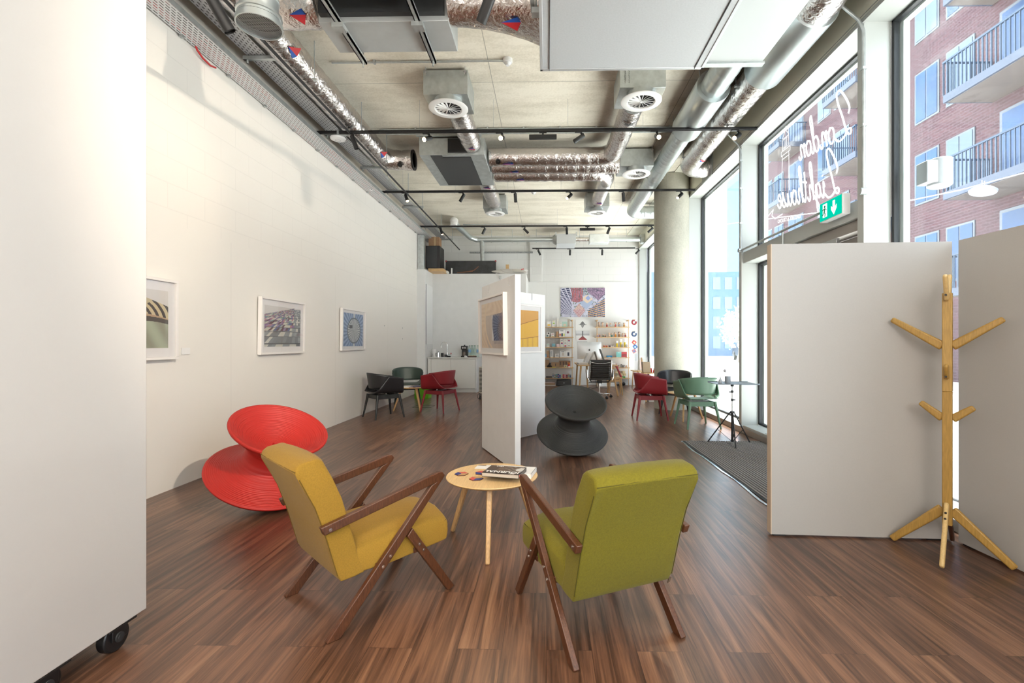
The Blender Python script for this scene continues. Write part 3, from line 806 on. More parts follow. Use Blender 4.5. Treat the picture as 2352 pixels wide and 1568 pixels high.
# left foil duct
e = thing('foil_duct', 'long foil wrapped duct running down the left side and turning to an open end', 'duct', (0, 0, 0))
pts = [(-2.70, -2.5, 4.33), (-2.70, 7.45, 4.33)] + elbow((-2.70, 7.78, 4.33), (0, 1, 0), (1, 0, 0), .30)[1:] + [(-2.22, 7.78, 4.33)]
foil_pipe(pts, .16).build('duct_skin', FOIL, e, smooth=50)
MB().lathe([(.155, 0), (.165, 0), (.165, .02), (.12, .02), (.12, -.05), (.0001, -.05)], 28, (-2.22, 7.78, 4.33), M=Matrix.Rotation(R(90), 3, 'Y')).build('open_end', BLACKM, e)
for y in (4.7, 7.3): sticker(e, (-2.563, y, 4.235), (0, 1, 0), (.72, 0, .7), .085, cols=((0.6, 0.03, 0.04), (0.02, 0.10, 0.45)))
MB().cyl((-2.40, 7.67, 4.24), (-2.40, 7.64, 4.20), .04, n=20).cyl((-2.40, 7.64, 4.20), (-2.40, 7.63, 4.19), .012, n=10).build('test_point', BLACKP, e)
rods(e, [(-2.52, 5.05), (-2.52, 6.35), (-2.52, 7.35)], 4.15)

# extract cowl
e = thing('extract_duct', 'round galvanised duct hanging down with a wire mesh mouth', 'duct', (-2.06, 3.33, 3.56))
MB().lathe([(.125, .9), (.125, .62), (.13, .61), (.125, .60), (.125, .40), (.131, .39), (.125, .38), (.125, .20), (.131, .19), (.125, .18), (.125, .10), (.148, .09), (.148, .075), (.140, .07), (.140, .035), (.152, .03), (.152, 0), (.143, 0), (.143, .05)], 48, caps=False).build('duct', SPIRAL, e, smooth=35)
MB().lathe([(.142, .05), (.120, .10), (.120, .5), (.0001, .5)], 40, caps=False).build('inner_shade', DARKG, e, smooth=40)  # dark inner skin painting the shade inside the duct mouth
k = MB()
for i in range(-11, 12):
    x = i * .0125; h = math.sqrt(max(0, .143 ** 2 - x * x))
    if h > .01: k.bar((x, -h, .012), (x, h, .012), .0022, .0022).bar((-h, x, .014), (h, x, .014), .0022, .0022)
k.build('wire_mesh', STEEL, e)
# ventilation unit left: two sheet metal cases in line with rails
e = thing('ventilation_unit', 'galvanised ventilation unit hung from the ceiling left of the big white one', 'ventilation unit', (0, 0, 0))
MB().box(-1.84, 2.55, 3.84, -.78, 3.40, 4.30).build('near_case', GALVL, e, bevel=.004)
MB().box(-1.80, 3.67, 3.82, -.77, 4.06, 4.30).build('far_case', mat('grey sheet', (0.50, 0.52, 0.52), .5, .3, noise=.05, nscale=8), e, bevel=.004)
MB().box(-1.78, 3.62, 3.86, -.80, 3.67, 4.26).build('flange', DARKG, e)  # dark plate painting the poorly lit near face of the far case
for x in (-1.62, -1.00):
    k = MB().box(x - .02, 2.5, 3.775, x + .02, 4.16, 3.795).box(x - .02, 2.5, 3.775, x - .012, 4.16, 3.815).box(x + .012, 2.5, 3.775, x + .02, 4.16, 3.815).box(x - .045, 3.60, 3.74, x + .045, 3.68, 3.775)
    k.cyl((x, 4.12, 3.73), (x, 4.12, ZC), .006, n=8).cyl((x, 2.53, 3.73), (x, 2.53, ZC), .006, n=8)
    k.build('support_rail', GALV, e)
e = thing('foil_duct', 'fat foil wrapped duct joining the left ventilation unit to the extract duct', 'duct')
foil_pipe([(-1.84, 3.80, 4.05), (-2.45, 3.80, 4.05)], .17, .3).build('duct_skin', FOIL, e, smooth=50)
sticker(e, (-1.98, 3.70, 3.905), (1, 0, 0), (0, .7, -.7), .07)
e = thing('foil_duct', 'fat foil wrapped duct flaring into the big white unit', 'duct')
k = MB(); secs = []
for i in range(13):
    t = i / 12; x = -.77 + t * .72; hh = .19 + .10 * t * t; ww = .17 + .13 * t * t; sec = []
    for j in range(28):
        a = 2 * pi * j / 28; pw = 1 - .4 * t
        ca, sa = math.cos(a), math.sin(a)
        sec.append((x, 3.72 - .02 * t + ww * math.copysign(abs(ca) ** pw, ca) * (1 + .02 * math.sin(i * 2.3)), 4.02 + hh * math.copysign(abs(sa) ** pw, sa)))
    secs.append(sec)
k.loft(secs); k.build('duct_skin', FOIL, e, smooth=50)
sticker(e, (-.27, 3.62, 3.765), (1, 0, 0), (0, .8, -.3), .08)

# big white air handling unit
e = thing('air_handling_unit', 'very large pale grey air handling unit hanging at the top of the picture', 'air handling unit', (0, 0, 0))
MB().box(-.04, .9, 3.60, 1.30, 3.97, 4.30).build('case', AHUW, e, bevel=.006)
MB().box(-.055, 3.955, 3.594, 1.315, 3.985, 3.64).box(-.055, .9, 3.594, -.03, 3.985, 3.64).box(1.29, .9, 3.594, 1.315, 3.985, 3.64).build('corner_trim', mat('aluminium trim', (0.62, 0.64, 0.66), .4, .5), e, bevel=.003)
MB().box(1.235, .9, 3.592, 1.24, 3.97, 3.6).box(.02, .9, 3.592, .0235, 3.97, 3.6).build('panel_joint', DARKG, e, smooth=0)
k = MB()
for a, b in ((-.075, 2.6), (-.075, 3.35), (1.34, 2.6), (1.34, 3.2)): k.cyl((a, b, 3.64), (a, b, ZC), .007, n=8).box(a - .03, b - .03, 3.63, a + .03, b + .03, 3.67)
k.box(-.115, 1.2, 3.68, -.085, 3.4, 3.72)
k.build('hanger_rod', GALV, e)
# duct transition right of it
e = thing('duct_transition', 'pale sheet metal duct piece narrowing from a box to a round spigot', 'duct', (0, 0, 0))
MB().box(1.36, 2.75, 3.72, 1.86, 4.12, 4.14).build('box_section', mat('bright sheet metal', (0.56, 0.59, 0.59), .45, .2), e, bevel=.004)
MB().box(1.34, 4.09, 3.705, 1.88, 4.15, 3.725).box(1.34, 2.72, 3.705, 1.88, 2.77, 3.725).build('flange', GALV, e, bevel=.002)
SX, SZ = 1.985, 4.345
secs = []
for i in range(7):
    t = i / 6; sec = []
    for j in range(32):
        a = 2 * pi * j / 32; ca, sa = math.cos(a), math.sin(a); mx = max(abs(ca), abs(sa))
        bx = (1.61 + .25 * ca / mx, 3.93 + .21 * sa / mx); cr = (SX + .155 * ca, SZ + .155 * sa)
        sec.append((bx[0] * (1 - t) + cr[0] * t, 4.12 + .62 * t, bx[1] * (1 - t) + cr[1] * t))
    secs.append(sec)
MB().loft(secs).build('taper', mat('bright sheet metal', (0, 0, 0)), e, smooth=40)
e = thing('foil_duct', 'foil wrapped duct stub behind the sheet metal duct piece at the top edge', 'duct')
foil_pipe([(1.62, 2.74, 3.95), (1.62, 1.4, 3.95)], .20, .4).build('duct_skin', FOIL, e, smooth=50)
# spiral duct 1
SX, SZ = 1.985, 4.345
e = thing('spiral_duct', 'spiral wound steel duct with a fat silencer running back and turning to the window', 'duct')
def spiral(pts, r, pitch=.12, n=28):
    pts = [Vector(p) for p in pts]; out = []; rad = []; dist = 0
    for a, b in zip(pts, pts[1:]):
        L_ = (b - a).length; k = max(1, int(L_ / .02))
        for i in range(k): out.append(a + (b - a) * (i / k))
    out.append(pts[-1]); prev = out[0]
    for p in out:
        dist += (p - prev).length; prev = p
        rad.append(r * (1.03 if (dist % pitch) < .02 else 1))
    return MB().tube(out, rad, n)
spiral([(SX, 4.72, SZ), (SX, 5.63, SZ)], .150, .16).build('spigot', SPIRAL, e, smooth=25)
spiral([(SX, 6.72, SZ), (SX, 10.8, SZ)] + elbow((SX, 11.08, SZ), (0, 1, 0), (1, 0, 0), .28)[1:] + [(2.80, 11.08, SZ)], .142, .13).build('duct', SPIRAL, e, smooth=25)
MB().lathe([(.14, 0), (.198, .0), (.204, .01), (.204, 1.08), (.198, 1.09), (.14, 1.09)], 40, (SX, 5.63, SZ), M=Matrix.Rotation(R(-90), 3, 'X')).build('silencer', SPIRAL, e, smooth=35)
rods(e, [(SX - .16, 5.66), (SX + .16, 5.74), (SX - .15, 6.85), (SX - .15, 8.7), (SX + .15, 8.7)], SZ - .02)
# foil duct 2, rightmost
FX, FZ = 2.43, 4.345
e = thing('foil_duct', 'rightmost foil wrapped duct with a steel silencer, bending into the window header', 'duct')
foil_pipe([(FX, -2, FZ), (FX, 4.30, FZ)], .19, .5).build('duct_skin', FOIL, e, smooth=50)
foil_pipe([(FX, 5.3, FZ), (FX, 7.9, FZ)] + elbow((FX, 8.25, FZ), (0, 1, 0), (1, 0, 0), .32)[1:] + [(2.80, 8.25, FZ)], .172, .55).build('duct_skin', FOIL, e, smooth=50)
MB().lathe([(.17, 0), (.216, 0), (.222, .01), (.222, 1.02), (.216, 1.03), (.17, 1.03)], 40, (FX, 4.29, FZ), M=Matrix.Rotation(R(-90), 3, 'X')).build('silencer', SPIRAL, e, smooth=35)
MB().box(2.79, 8.0, 4.14, 2.812, 8.5, 4.55).build('wall_plate', GALV, e)
sticker(e, (2.45, 7.5, 4.170), (.6, .8, 0), (.8, -.6, 0), .06, cols=((0.03, 0.35, 0.14), (0.03, 0.35, 0.14)))
rods(e, [(FX - .18, 5.64), (FX - .18, 6.8), (FX - .18, 7.8)], FZ)

# diffuser boxes
BLADE = mat('white diffuser', (0.86, 0.85, 0.84), .45)
def diffuser(label, x0, x1, y0, z0, disc, r, depth=.5, note=False):
    e = thing('ceiling_diffuser', label, 'air diffuser', (0, 0, 0), 0, 'swirl diffusers on ceiling boxes')
    y1 = y0 + depth
    MB().box(x0, y0, z0, x1, y1, ZC - .03).build('plenum_box', GALV, e, bevel=.003)
    k = MB()
    for x in (x0 + .03, x1 - .03): k.cyl((x, y0 - .012, ZC - .1), (x, y0 - .012, ZC), .006, n=8).box(x - .014, y0 - .03, ZC - .06, x + .014, y0, ZC - .045)
    k.build('hanger_rod', STEEL, e)
    dx, dy = disc; zd = z0 - .105
    MB().lathe([(r * .70, .11), (r * .70, .01)], 36, (dx, dy, zd), caps=False).build('neck', GALV, e)
    f = MB().lathe([(r * .66, .02), (r * .66, .004), (r * .70, -.004), (r * .97, .0), (r, .006), (r, .014), (r * .93, .022), (r * .66, .02)], 56, (dx, dy, zd), caps=False).build('flange', BLADE, e, smooth=40)
    MB().lathe([(r * .66, .02), (r * .66, .06), (.0001, .06)], 36, (dx, dy, zd)).build('throat', BLACKM, e)
    b = MB()
    for i in range(16):
        a = 2 * pi * i / 16; c_, s_ = math.cos(a), math.sin(a); tx, ty = -s_, c_
        p0, p1 = r * .06, r * .67; w0, w1 = r * .012, r * .085
        b.add([(dx + c_ * p0 - tx * w0, dy + s_ * p0 - ty * w0, zd + .004), (dx + c_ * p0 + tx * w0, dy + s_ * p0 + ty * w0, zd + .012), (dx + c_ * p1 + tx * w1 * .8, dy + s_ * p1 + ty * w1 * .8, zd + .038), (dx + c_ * p1 - tx * w1 * .35, dy + s_ * p1 - ty * w1 * .35, zd + .004)], [(0, 1, 2, 3), (3, 2, 1, 0)])
    b.cyl((dx, dy, zd), (dx, dy, zd + .012), r * .06, n=20)
    b.build('swirl_blades', BLADE, e, smooth=0, solid=.002)
    return e
dB1 = diffuser('nearest left ceiling box with a white swirl diffuser', -1.47, -.94, 5.57, 4.25, (-1.20, 5.72), .238)
dB2 = diffuser('nearest right ceiling box with a white swirl diffuser, partly behind the white unit', .85, 1.38, 5.47, 4.25, (1.12, 5.60), .238)
e = dB2
k = MB()
for i in range(2):
    pts = [(.91 + i * .045, 5.4675, 4.30 + j * .012 + .004 * math.sin(j * 2.2 + i)) for j in range(14)]
    k.tube([(p[0] + .008 * math.sin(q * 2.9 + i), p[1], p[2]) for q, p in enumerate(pts)], .0016, 4)
k.build('pen_note', BLACKP, e)
diffuser('middle right ceiling box with a white swirl diffuser beside the foil ducts', 1.23, 1.79, 7.90, 4.25, (1.52, 8.02), .235)
diffuser('far left ceiling box with a white swirl diffuser', -1.40, -.89, 10.32, 4.25, (-1.14, 10.42), .21)
diffuser('far right ceiling box with a white swirl diffuser', .85, 1.36, 10.22, 4.25, (1.10, 10.40), .20)
# ducts that feed them
e = thing('foil_duct', 'foil wrapped duct from the nearest left diffuser box to the black fronted fan unit', 'duct')
foil_pipe([(-1.16, 6.08, 4.36), (-1.16, 7.20, 4.36)], .15, .42).build('duct_skin', FOIL, e, smooth=50)
sticker(e, (-1.13, 7.05, 4.205), (1, .1, 0), (.1, .9, .1), .06, cols=((0.6, 0.03, 0.04), (0.02, 0.10, 0.45)))
e = thing('foil_duct', 'foil wrapped duct from the black fronted fan unit to the far left diffuser box', 'duct')
foil_pipe([(-1.15, 8.66, 4.36), (-1.15, 10.3, 4.36)], .15, .42).build('duct_skin', FOIL, e, smooth=50)
sticker(e, (-1.13, 8.85, 4.205), (1, .1, 0), (.1, .9, .1), .08, cols=((0.6, 0.03, 0.04), (0.02, 0.10, 0.45)))
e = thing('foil_duct', 'foil wrapped duct crossing the ceiling and bending to the nearest right diffuser box', 'duct')
foil_pipe([(-.93, 7.66, 4.32), (.76, 7.66, 4.32)] + elbow((1.07, 7.66, 4.32), (1, 0, 0), (0, -1, 0), .3)[1:] + [(1.10, 5.98, 4.33)], .145, .48).build('duct_skin', FOIL, e, smooth=50)
sticker(e, (-.62, 7.60, 4.18), (1, 0, 0), (.1, .7, .1), .1, cols=((0.02, 0.08, 0.42), (0.55, 0.03, 0.05)))
MB().cyl((-.78, 7.57, 4.23), (-.78, 7.545, 4.20), .04, n=20).cyl((-.78, 7.545, 4.20), (-.78, 7.53, 4.19), .012, n=10).build('test_point', BLACKP, e)
e = thing('foil_duct', 'middle of the three foil ducts crossing the ceiling to the diffuser box on the right', 'duct')
foil_pipe([(-.93, 8.03, 4.32), (1.225, 8.03, 4.32)], .140, .48).build('duct_skin', FOIL, e, smooth=50)
sticker(e, (-.55, 7.98, 4.184), (1, 0, 0), (.1, .7, .1), .09, cols=((0.02, 0.08, 0.42), (0.55, 0.03, 0.05)))
e = thing('foil_duct', 'farthest of the three foil ducts crossing the ceiling, bending to the far right diffuser box', 'duct')
foil_pipe([(-.93, 8.40, 4.32), (.80, 8.40, 4.32)] + elbow((1.10, 8.40, 4.32), (1, 0, 0), (0, 1, 0), .28)[1:] + [(1.10, 10.2, 4.36)], .140, .48).build('duct_skin', FOIL, e, smooth=50)
sticker(e, (-.48, 8.36, 4.184), (1, 0, 0), (.1, .7, .1), .09, cols=((0.02, 0.08, 0.42), (0.55, 0.03, 0.05)))
sticker(e, (1.10, 9.9, 4.21), (1, .1, 0), (.1, .9, .1), .08, cols=((0.6, 0.03, 0.04), (0.02, 0.10, 0.45)))
# fan coil with black filter panel
e = thing('fan_coil_unit', 'galvanised fan unit with a black filter panel underneath, hung from the ceiling', 'fan unit', (0, 0, 0))
MB().box(-1.97, 7.22, 4.19, -.96, 8.64, 4.45).build('case', GALV, e, bevel=.004)
MB().box(-1.62, 7.30, 4.182, -1.18, 8.60, 4.19).box(-1.80, 7.24, 4.184, -1.62, 8.60, 4.19).build('filter_panel', DARKG, e, smooth=0)
MB().box(-1.52, 7.19, 4.22, -1.22, 7.22, 4.43).build('intake', BLACKM, e)
k = MB().box(-2.0, 7.16, 4.46, -1.0, 7.20, 4.49)
for x in (-1.95, -1.02): k.cyl((x, 7.18, 4.40), (x, 7.18, ZC), .006, n=8)
k.build('support_rail', GALV, e)

# conduits across the ceiling
def conduit(label, pts, r=.011, group='steel conduits across the ceiling', clips=()):
    k = MB().tube(pts, r, 8)
    for c in clips: k.box(c[0] - .012, c[1] - .02, c[2] - .015, c[0] + .012, c[1] + .02, ZC)
    return tag(k.build('conduit', GALV, smooth=40), label, 'conduit', group)
conduit('thin steel conduit across the concrete leading to the nearest smoke detector', [(-2.5, 5.42, ZC - .02), (-.50, 5.42, ZC - .02)], clips=[(-2, 5.42, ZC - .02), (-1.3, 5.42, ZC - .02)])
conduit('nearer of the two parallel steel conduits above the first lighting track', [(-2.55, 7.14, ZC - .02), (2.4, 7.14, ZC - .02)], clips=[(-2 + i * .55, 7.14, ZC - .02) for i in range(8)])
conduit('farther of the two parallel steel conduits above the first lighting track', [(-2.5, 7.28, ZC - .03), (2.4, 7.28, ZC - .03)], clips=[(-1.8 + i * .7, 7.28, ZC - .02) for i in range(6)])
conduit('thin steel conduit leading to the farther smoke detector', [(-2.9, 10.15, ZC - .02), (-.32, 10.15, ZC - .02)], clips=[(-2 + i * .6, 10.15, ZC - .02) for i in range(3)])
conduit('thin steel conduit running back from the first track over the round ducts', [(1.55 + .55, 4.6, ZC - .02), (2.12, 7.1, ZC - .02)])
conduit('far steel conduit across the ceiling close to the back wall', [(-2.3, 12.9, ZC - .03), (.3, 12.9, ZC - .03)])
def smoke(label, x, y):
    e = thing('smoke_detector', label, 'smoke detector', (x, y, ZC), 0, 'smoke detectors')
    MB().lathe([(.0001, -.001), (.055, -.001), (.055, -.035), (.048, -.045), (.0001, -.045)], 28).build('base', WPLASTIC, e, smooth=40)
    MB().lathe([(.0001, -.075), (.022, -.075), (.03, -.06), (.042, -.045)], 28).build('sensor', WPLASTIC, e, smooth=40)
smoke('nearer white smoke detector on the concrete ceiling', -.45, 5.42)
smoke('farther white smoke detector on the concrete ceiling', -.28, 10.15)

# ---------------------------------------------------------------- lighting tracks
def track(label, x0, x1, y, z, n_rods=6):
    e = thing('lighting_track', label, 'lighting track', (0, 0, 0), 0, 'black lighting tracks')
    MB().box(x0, y - .018, z, x1, y - .012, z + .034).box(x0, y + .012, z, x1, y + .018, z + .034).box(x0, y - .018, z + .028, x1, y + .018, z + .034).box(x0, y - .004, z + .004, x1, y + .004, z + .028).build('rail', BLACKM, e)
    MB().box(x0 - .01, y - .02, z - .001, x0, y + .02, z + .036).box(x1, y - .02, z - .001, x1 + .01, y + .02, z + .036).build('end_cap', BLACKP, e)
    k = MB()
    for x in (n_rods if isinstance(n_rods, list) else [x0 + (x1 - x0) * (i + .5) / n_rods for i in range(n_rods)]):
        k.cyl((x, y, z + .034), (x, y, ZC), .0018, n=6)
    k.build('hanging_wire', STEEL, e)
    return e
TR = [(6.32, 4.13), (8.84, 4.13), (11.5, 4.13), (14.05, 4.09)]
track('nearest long black lighting track spanning the room', -3.22, 2.79, *TR[0])
track('second long black lighting track from the camera', -3.22, 2.76, *TR[1])
track('third long black lighting track from the camera', -3.18, 2.72, *TR[2])
track('short black lighting track in front of the back wall', -.42, 2.62, *TR[3], n_rods=3)
spot0 = None
def spot(px, t, aim, lit, label, L_=.16, r=.030, dz=.0):
    """spotlight hung on track t at photograph column px, pointing along aim"""
    y, z = TR[t]; x = px if isinstance(px, float) else atY(px, 400, y).x
    e = thing('spotlight', label, 'spotlight', (x, y, z), 0, 'spotlights on the tracks')
    MB().box(-.055, -.016, -.014, .04, .016, .001).cyl((.03, 0, -.014), (.03, 0, -.055), .008, n=10).cyl((.03, 0, -.02), (.03, 0, -.03), .016, n=12).build('adapter', BLACKM, e)
    d = Vector(aim).normalized(); c = Vector((.03, 0, -.075))
    a, b = c - d * .045, c + d * (L_ - .045)
    k = MB().cyl(a, b, r, n=24, caps=False).cyl(a, a + d * .001, r, n=24).cyl(b - d * .012, b - d * .011, r * .8, n=24)
    k.build('lamp_head', BLACKM, e, smooth=40)
    if lit:
        MB().cyl(b - d * .009, b - d * .002, r * .9, n=24).build('lens', LIT if lit > 1 else LITW, e)
    if lit:
        ld = bpy.data.lights.new('spotlight_beam', 'SPOT'); ld.energy = {1: 35, 2: 55, 3: 90, 4: 520}[lit]; ld.spot_size = R(50 if lit < 4 else 60); ld.spot_blend = .7; ld.color = (1, .80, .55) if lit < 4 else (1, .87, .70); ld.shadow_soft_size = .03
        lo = bpy.data.objects.new('spotlight_beam', ld); COL.objects.link(lo); lo.location = Vector((x, y, z)) + b + d * .02
        lo.rotation_euler = d.to_track_quat('-Z', 'Y').to_euler()
    return e
spot(806, 0, (.25, .12, -.8), 0, 'unlit black spotlight at the left end of the nearest track, tilted right', .18)
spot(980, 0, (-.35, -.75, -.45), 2, 'glowing spotlight on the nearest track above the black fan unit')
spot(1148, 0, (-.08, -.85, -.42), 2, 'brightest glowing spotlight left of centre on the nearest track')
spot(1330, 0, (-.75, .1, -.45), 0, 'unlit black spotlight right of centre on the nearest track, pointing left')
spot(1504, 0, (.02, -.9, -.5), 2, 'glowing spotlight on the nearest track in front of the right diffuser')
spot(1690, 0, (-.6, -.5, -.5), 1, 'dimly lit spotlight at the window end of the nearest track')
spot(929, 1, (.28, -.3, -.7), 1, 'dimly lit spotlight at the left end of the second track')
spot(1060, 1, (-.4, -.1, -.75), 0, 'unlit spotlight on the second track left of the foil duct')
spot(1180, 1, (.05, .15, -.95), 0, 'unlit spotlight hanging straight down on the second track')
spot(1306, 1, (-.5, -.5, -.6), 1, 'dimly lit spotlight in the middle of the second track')
spot(1428, 1, (.1, .2, -.9), 0, 'unlit spotlight on the second track left of the round duct')
spot(1560, 1, (-.6, -.4, -.6), 1, 'dimly lit spotlight on the second track in front of the column')
spot(1010, 2, (.28, -.1, -.9), 1, 'spotlight at the left end of the third track')
spot(1110, 2, (-.5, .1, -.9), 0, 'second spotlight from the left on the third track')
spot(1203, 2, (.7, .1, -.7), 0, 'spotlight on the third track pointing right')
spot(1299, 2, (.05, .1, -1), 0, 'spotlight hanging straight down on the third track')
spot(1396, 2, (-.35, .1, -.9), 0, 'spotlight on the third track right of the long black module')
spot(1494, 2, (-.8, .1, -.7), 0, 'rightmost spotlight on the third track beside the column')
spot(1235, 3, (.4, .3, -.8), 0, 'leftmost spotlight on the short back track')
spot(1307, 3, (0, .3, -1), 0, 'second spotlight from the left on the short back track')
spot(1381, 3, (0, .3, -1), 0, 'third spotlight from the left on the short back track')
spot(1464, 3, (-.7, .3, -.7), 0, 'rightmost spotlight on the short back track')
# a nearer track whose fittings just show at the top edge
e = track('black lighting track overhead near the camera, above the frame', -3.1, 2.6, 2.92, 3.50, [-2.4, 2.05])
TR.append((2.92, 3.50))
spot(1112, 4, (-.45, .55, -.62), 1, 'dimly lit spotlight at the top edge between the two ventilation units', .17, .034)
spot(483, 4, (.35, .35, -.8), 0, 'unlit black spotlight at the top left edge beside the wide tray', .2, .036)
track('black lighting track overhead, just in front of the camera and above the frame', -3.1, 2.6, .7, 3.50, [-2.4, 2.05])
TR.append((.7, 3.50))
spot(1.5, 5, (-4.8, 4.6, -1.9), 4, 'added wide spotlight, unseen over the camera, brightening the left wall', .17)  # flood added out of view to lift the left wall
spot(-1.3, 5, (.15, .45, -1), 3, 'lit spotlight over the camera aimed at the yellow armchair', .17)
spot(1.2, 5, (-.35, .45, -1), 3, 'lit spotlight over the camera aimed at the green armchair', .17)
def module(px, t, w, label):
    y, z = TR[t]; x = atY(px, 400, y).x
    e = thing('track_driver', label, 'track module', (x, y, z), 0, 'long black modules under the tracks')
    MB().box(-.05, -.015, -.018, .05, .015, .001).cyl((0, 0, -.018), (0, 0, -.045), .012, n=12).build('adapter', BLACKM, e)
    MB().box(-w / 2, -.022, -.10, w / 2, .022, -.042).build('housing', BLACKM, e, bevel=.004)
module(1247, 0, .37, 'long black module hanging under the nearest track')
module(1349, 2, .37, 'long black module hanging under the third track')

# bits on the left trays
e = thing('access_point', 'white disc wireless access point hanging under the nearest track', 'access point', (atY(780, 400, 6.35).x, 6.30, 4.06))
MB().lathe([(.0001, -.03), (.06, -.03), (.095, -.018), (.10, 0), (.09, .01), (.0001, .012)], 36).build('body', WPLASTIC, e, smooth=40)
MB().lathe([(.028, -.031), (.033, -.033), (.038, -.031)], 28, caps=False).build('ring', mat('pale grey plastic', (.6, .6, .62), .4), e)
MB().box(-.012, -.012, .012, .012, .012, .12).build('bracket', GALV, e)
for i, (px, py, y, w) in enumerate(((765, 350, 6.75, 'nearer'), (848, 431, 8.9, 'farther'))):
    q = atX(px, py, -3.22)
    e = thing('security_camera', w + ' white dome camera fixed to the left cable tray', 'camera', (-3.19, q.y, q.z), 0, 'dome cameras on the left tray')
    s = 1.0 if i == 0 else .8
    MB().lathe([(.0001, .03), (.05 * s, .03), (.062 * s, .0), (.05 * s, -.035), (.03 * s, -.05), (.0001, -.055)], 28).build('housing', WPLASTIC, e, smooth=40)
    MB().ball((.03 * s, -.03 * s, -.025), .022 * s, 14).build('lens', BLACKP, e, smooth=60)
    MB().box(-.12, -.03, -.03, -.05, .03, .03).box(-.05, -.02, .03, .0, .02, .06).build('mount', GALV, e)
q = atX(470, 120, XL)
e = thing('alarm_cable', 'red cable looping out of a small grey box under the left cable tray', 'cable', (0, 0, 0))
q2 = atX(440, 88, XL)
MB().box(XL, q2.y - .03, q2.z - .05, XL + .04, q2.y + .03, q2.z + .06).build('junction_box', GALV, e)
k = MB().tube([(XL + .03, q2.y, q2.z - .05), (XL + .04, q2.y + .02, q2.z - .10), (XL + .05, q2.y + .08, q2.z - .14), (XL + .05, q2.y + .18, q2.z - .15), (XL + .05, q2.y + .25, q2.z - .13)], .009, 8)
k.build('cable', mat('bright red cable', (0.5, 0.02, 0.02), .4), e, smooth=50)
k = MB()
ys, zs = TR[0]
k.tube([(-3.225, ys, zs + .015)] + [(-3.27 - .05 * math.sin(a), ys - .02, zs + .02 + .06 * math.cos(a)) for a in (2.6, 2, 1.4, .8, .2, -.3)], .006, 8)
tag(k.build('power_lead', BLACKP, smooth=50), 'black lead curling up from the left end of the nearest track', 'cable')

# conduit drops on fins by the window
def drop(label, y, z0, extra):
    k = MB().tube([(XI - .02, y, z0), (XI - .02, y, 4.05), (XI - .05, y + .02, 4.15), (XI - .30, y + .12, 4.50)], .014, 10)
    for z in extra: k.box(XI - .04, y - .022, z, XI, y + .022, z + .02)
    k.lathe([(.0001, -.03), (.03, -.03), (.03, .03), (.0001, .03)], 16, (XI - .025, y, z0), M=Matrix.Rotation(R(90), 3, 'Y'))
    return tag(k.build('conduit', GALV, smooth=40), label, 'conduit', 'conduits dropping down the window fins')
drop('steel conduit dropping beside the nearest visible window fin to the door head', 4.20, 2.63, (3.2, 3.7))
drop('steel conduit dropping beside the window fin left of the door', 6.82, 2.62, (3.0, 3.5, 3.9))
k = MB().tube([(XI - .02, 6.80, 2.62), (XI - .02, 4.80, 2.62)], .014, 10).tube([(XI - .02, 5.62, 2.60), (XI - .02, 5.62, 1.2)], .014, 10)
tag(k.build('conduit', GALV, smooth=40), 'steel conduit running level along the transom over the door', 'conduit')
# emergency exit sign
q0, q1 = 4.40, 4.76
e = thing('exit_sign', 'green emergency exit sign with running figure and down arrow over the door', 'sign', (XI - .005, 4.58, 2.585))
MB().box(-.075, -.18, -.095, 0, .18, .095).build('case', WPLASTIC, e, bevel=.004)
MB().box(-.079, -.172, -.087, -.075, .172, .087).build('face', emis('lit green sign face', (0.0, .50, .33), 1.0), e, smooth=0)
WL = emis('lit white sign marks', (.9, 1, .95), 1.0)
k = MB()
def fl(poly, k=None, x=-.0805):
    m_ = k; m_.prism(poly, lambda p: (x, -p[0], p[1]), lambda p: (x + .0015, -p[0], p[1]))
# viewed from inside the room: +Y is to the left
fl([(.04, .065), (.075, .065), (.075, .0), (.10, .02), (.10, -.015), (.0575, -.07), (.015, -.015), (.015, .02), (.04, .0)], k)
k.build('arrow', WL, e, smooth=0)
k = MB(); fl([(-.12, -.06), (-.12, .07), (-.05, .07), (-.05, -.06), (-.058, -.06), (-.058, .062), (-.112, .062), (-.112, -.06)], k)
fl([(-.11, -.06), (-.11, .06), (-.06, .06), (-.06, -.06)], k); k.build('doorway', WL, e, smooth=0)
GR2 = mat('sign green', (0.0, .33, .20), .5)
k = MB(); X2 = -.0825
fl([(-.085 + .012 * math.cos(a), .042 + .012 * math.sin(a)) for a in [i * pi / 6 for i in range(12)]], k, X2)
fl([(-.098, .026), (-.078, .028), (-.082, -.012), (-.10, -.008)], k, X2)
fl([(-.10, -.004), (-.088, -.010), (-.072, -.028), (-.078, -.058), (-.088, -.056), (-.084, -.032)], k, X2)
fl([(-.10, -.004), (-.092, -.014), (-.112, -.036), (-.132, -.038), (-.132, -.030), (-.116, -.028)], k, X2)
fl([(-.08, .026), (-.076, .018), (-.060, .004), (-.056, .010)], k, X2)
fl([(-.098, .026), (-.10, .016), (-.118, .008), (-.128, .022), (-.120, .024), (-.114, .018)], k, X2)
k.build('running_figure', GR2, e, smooth=0)
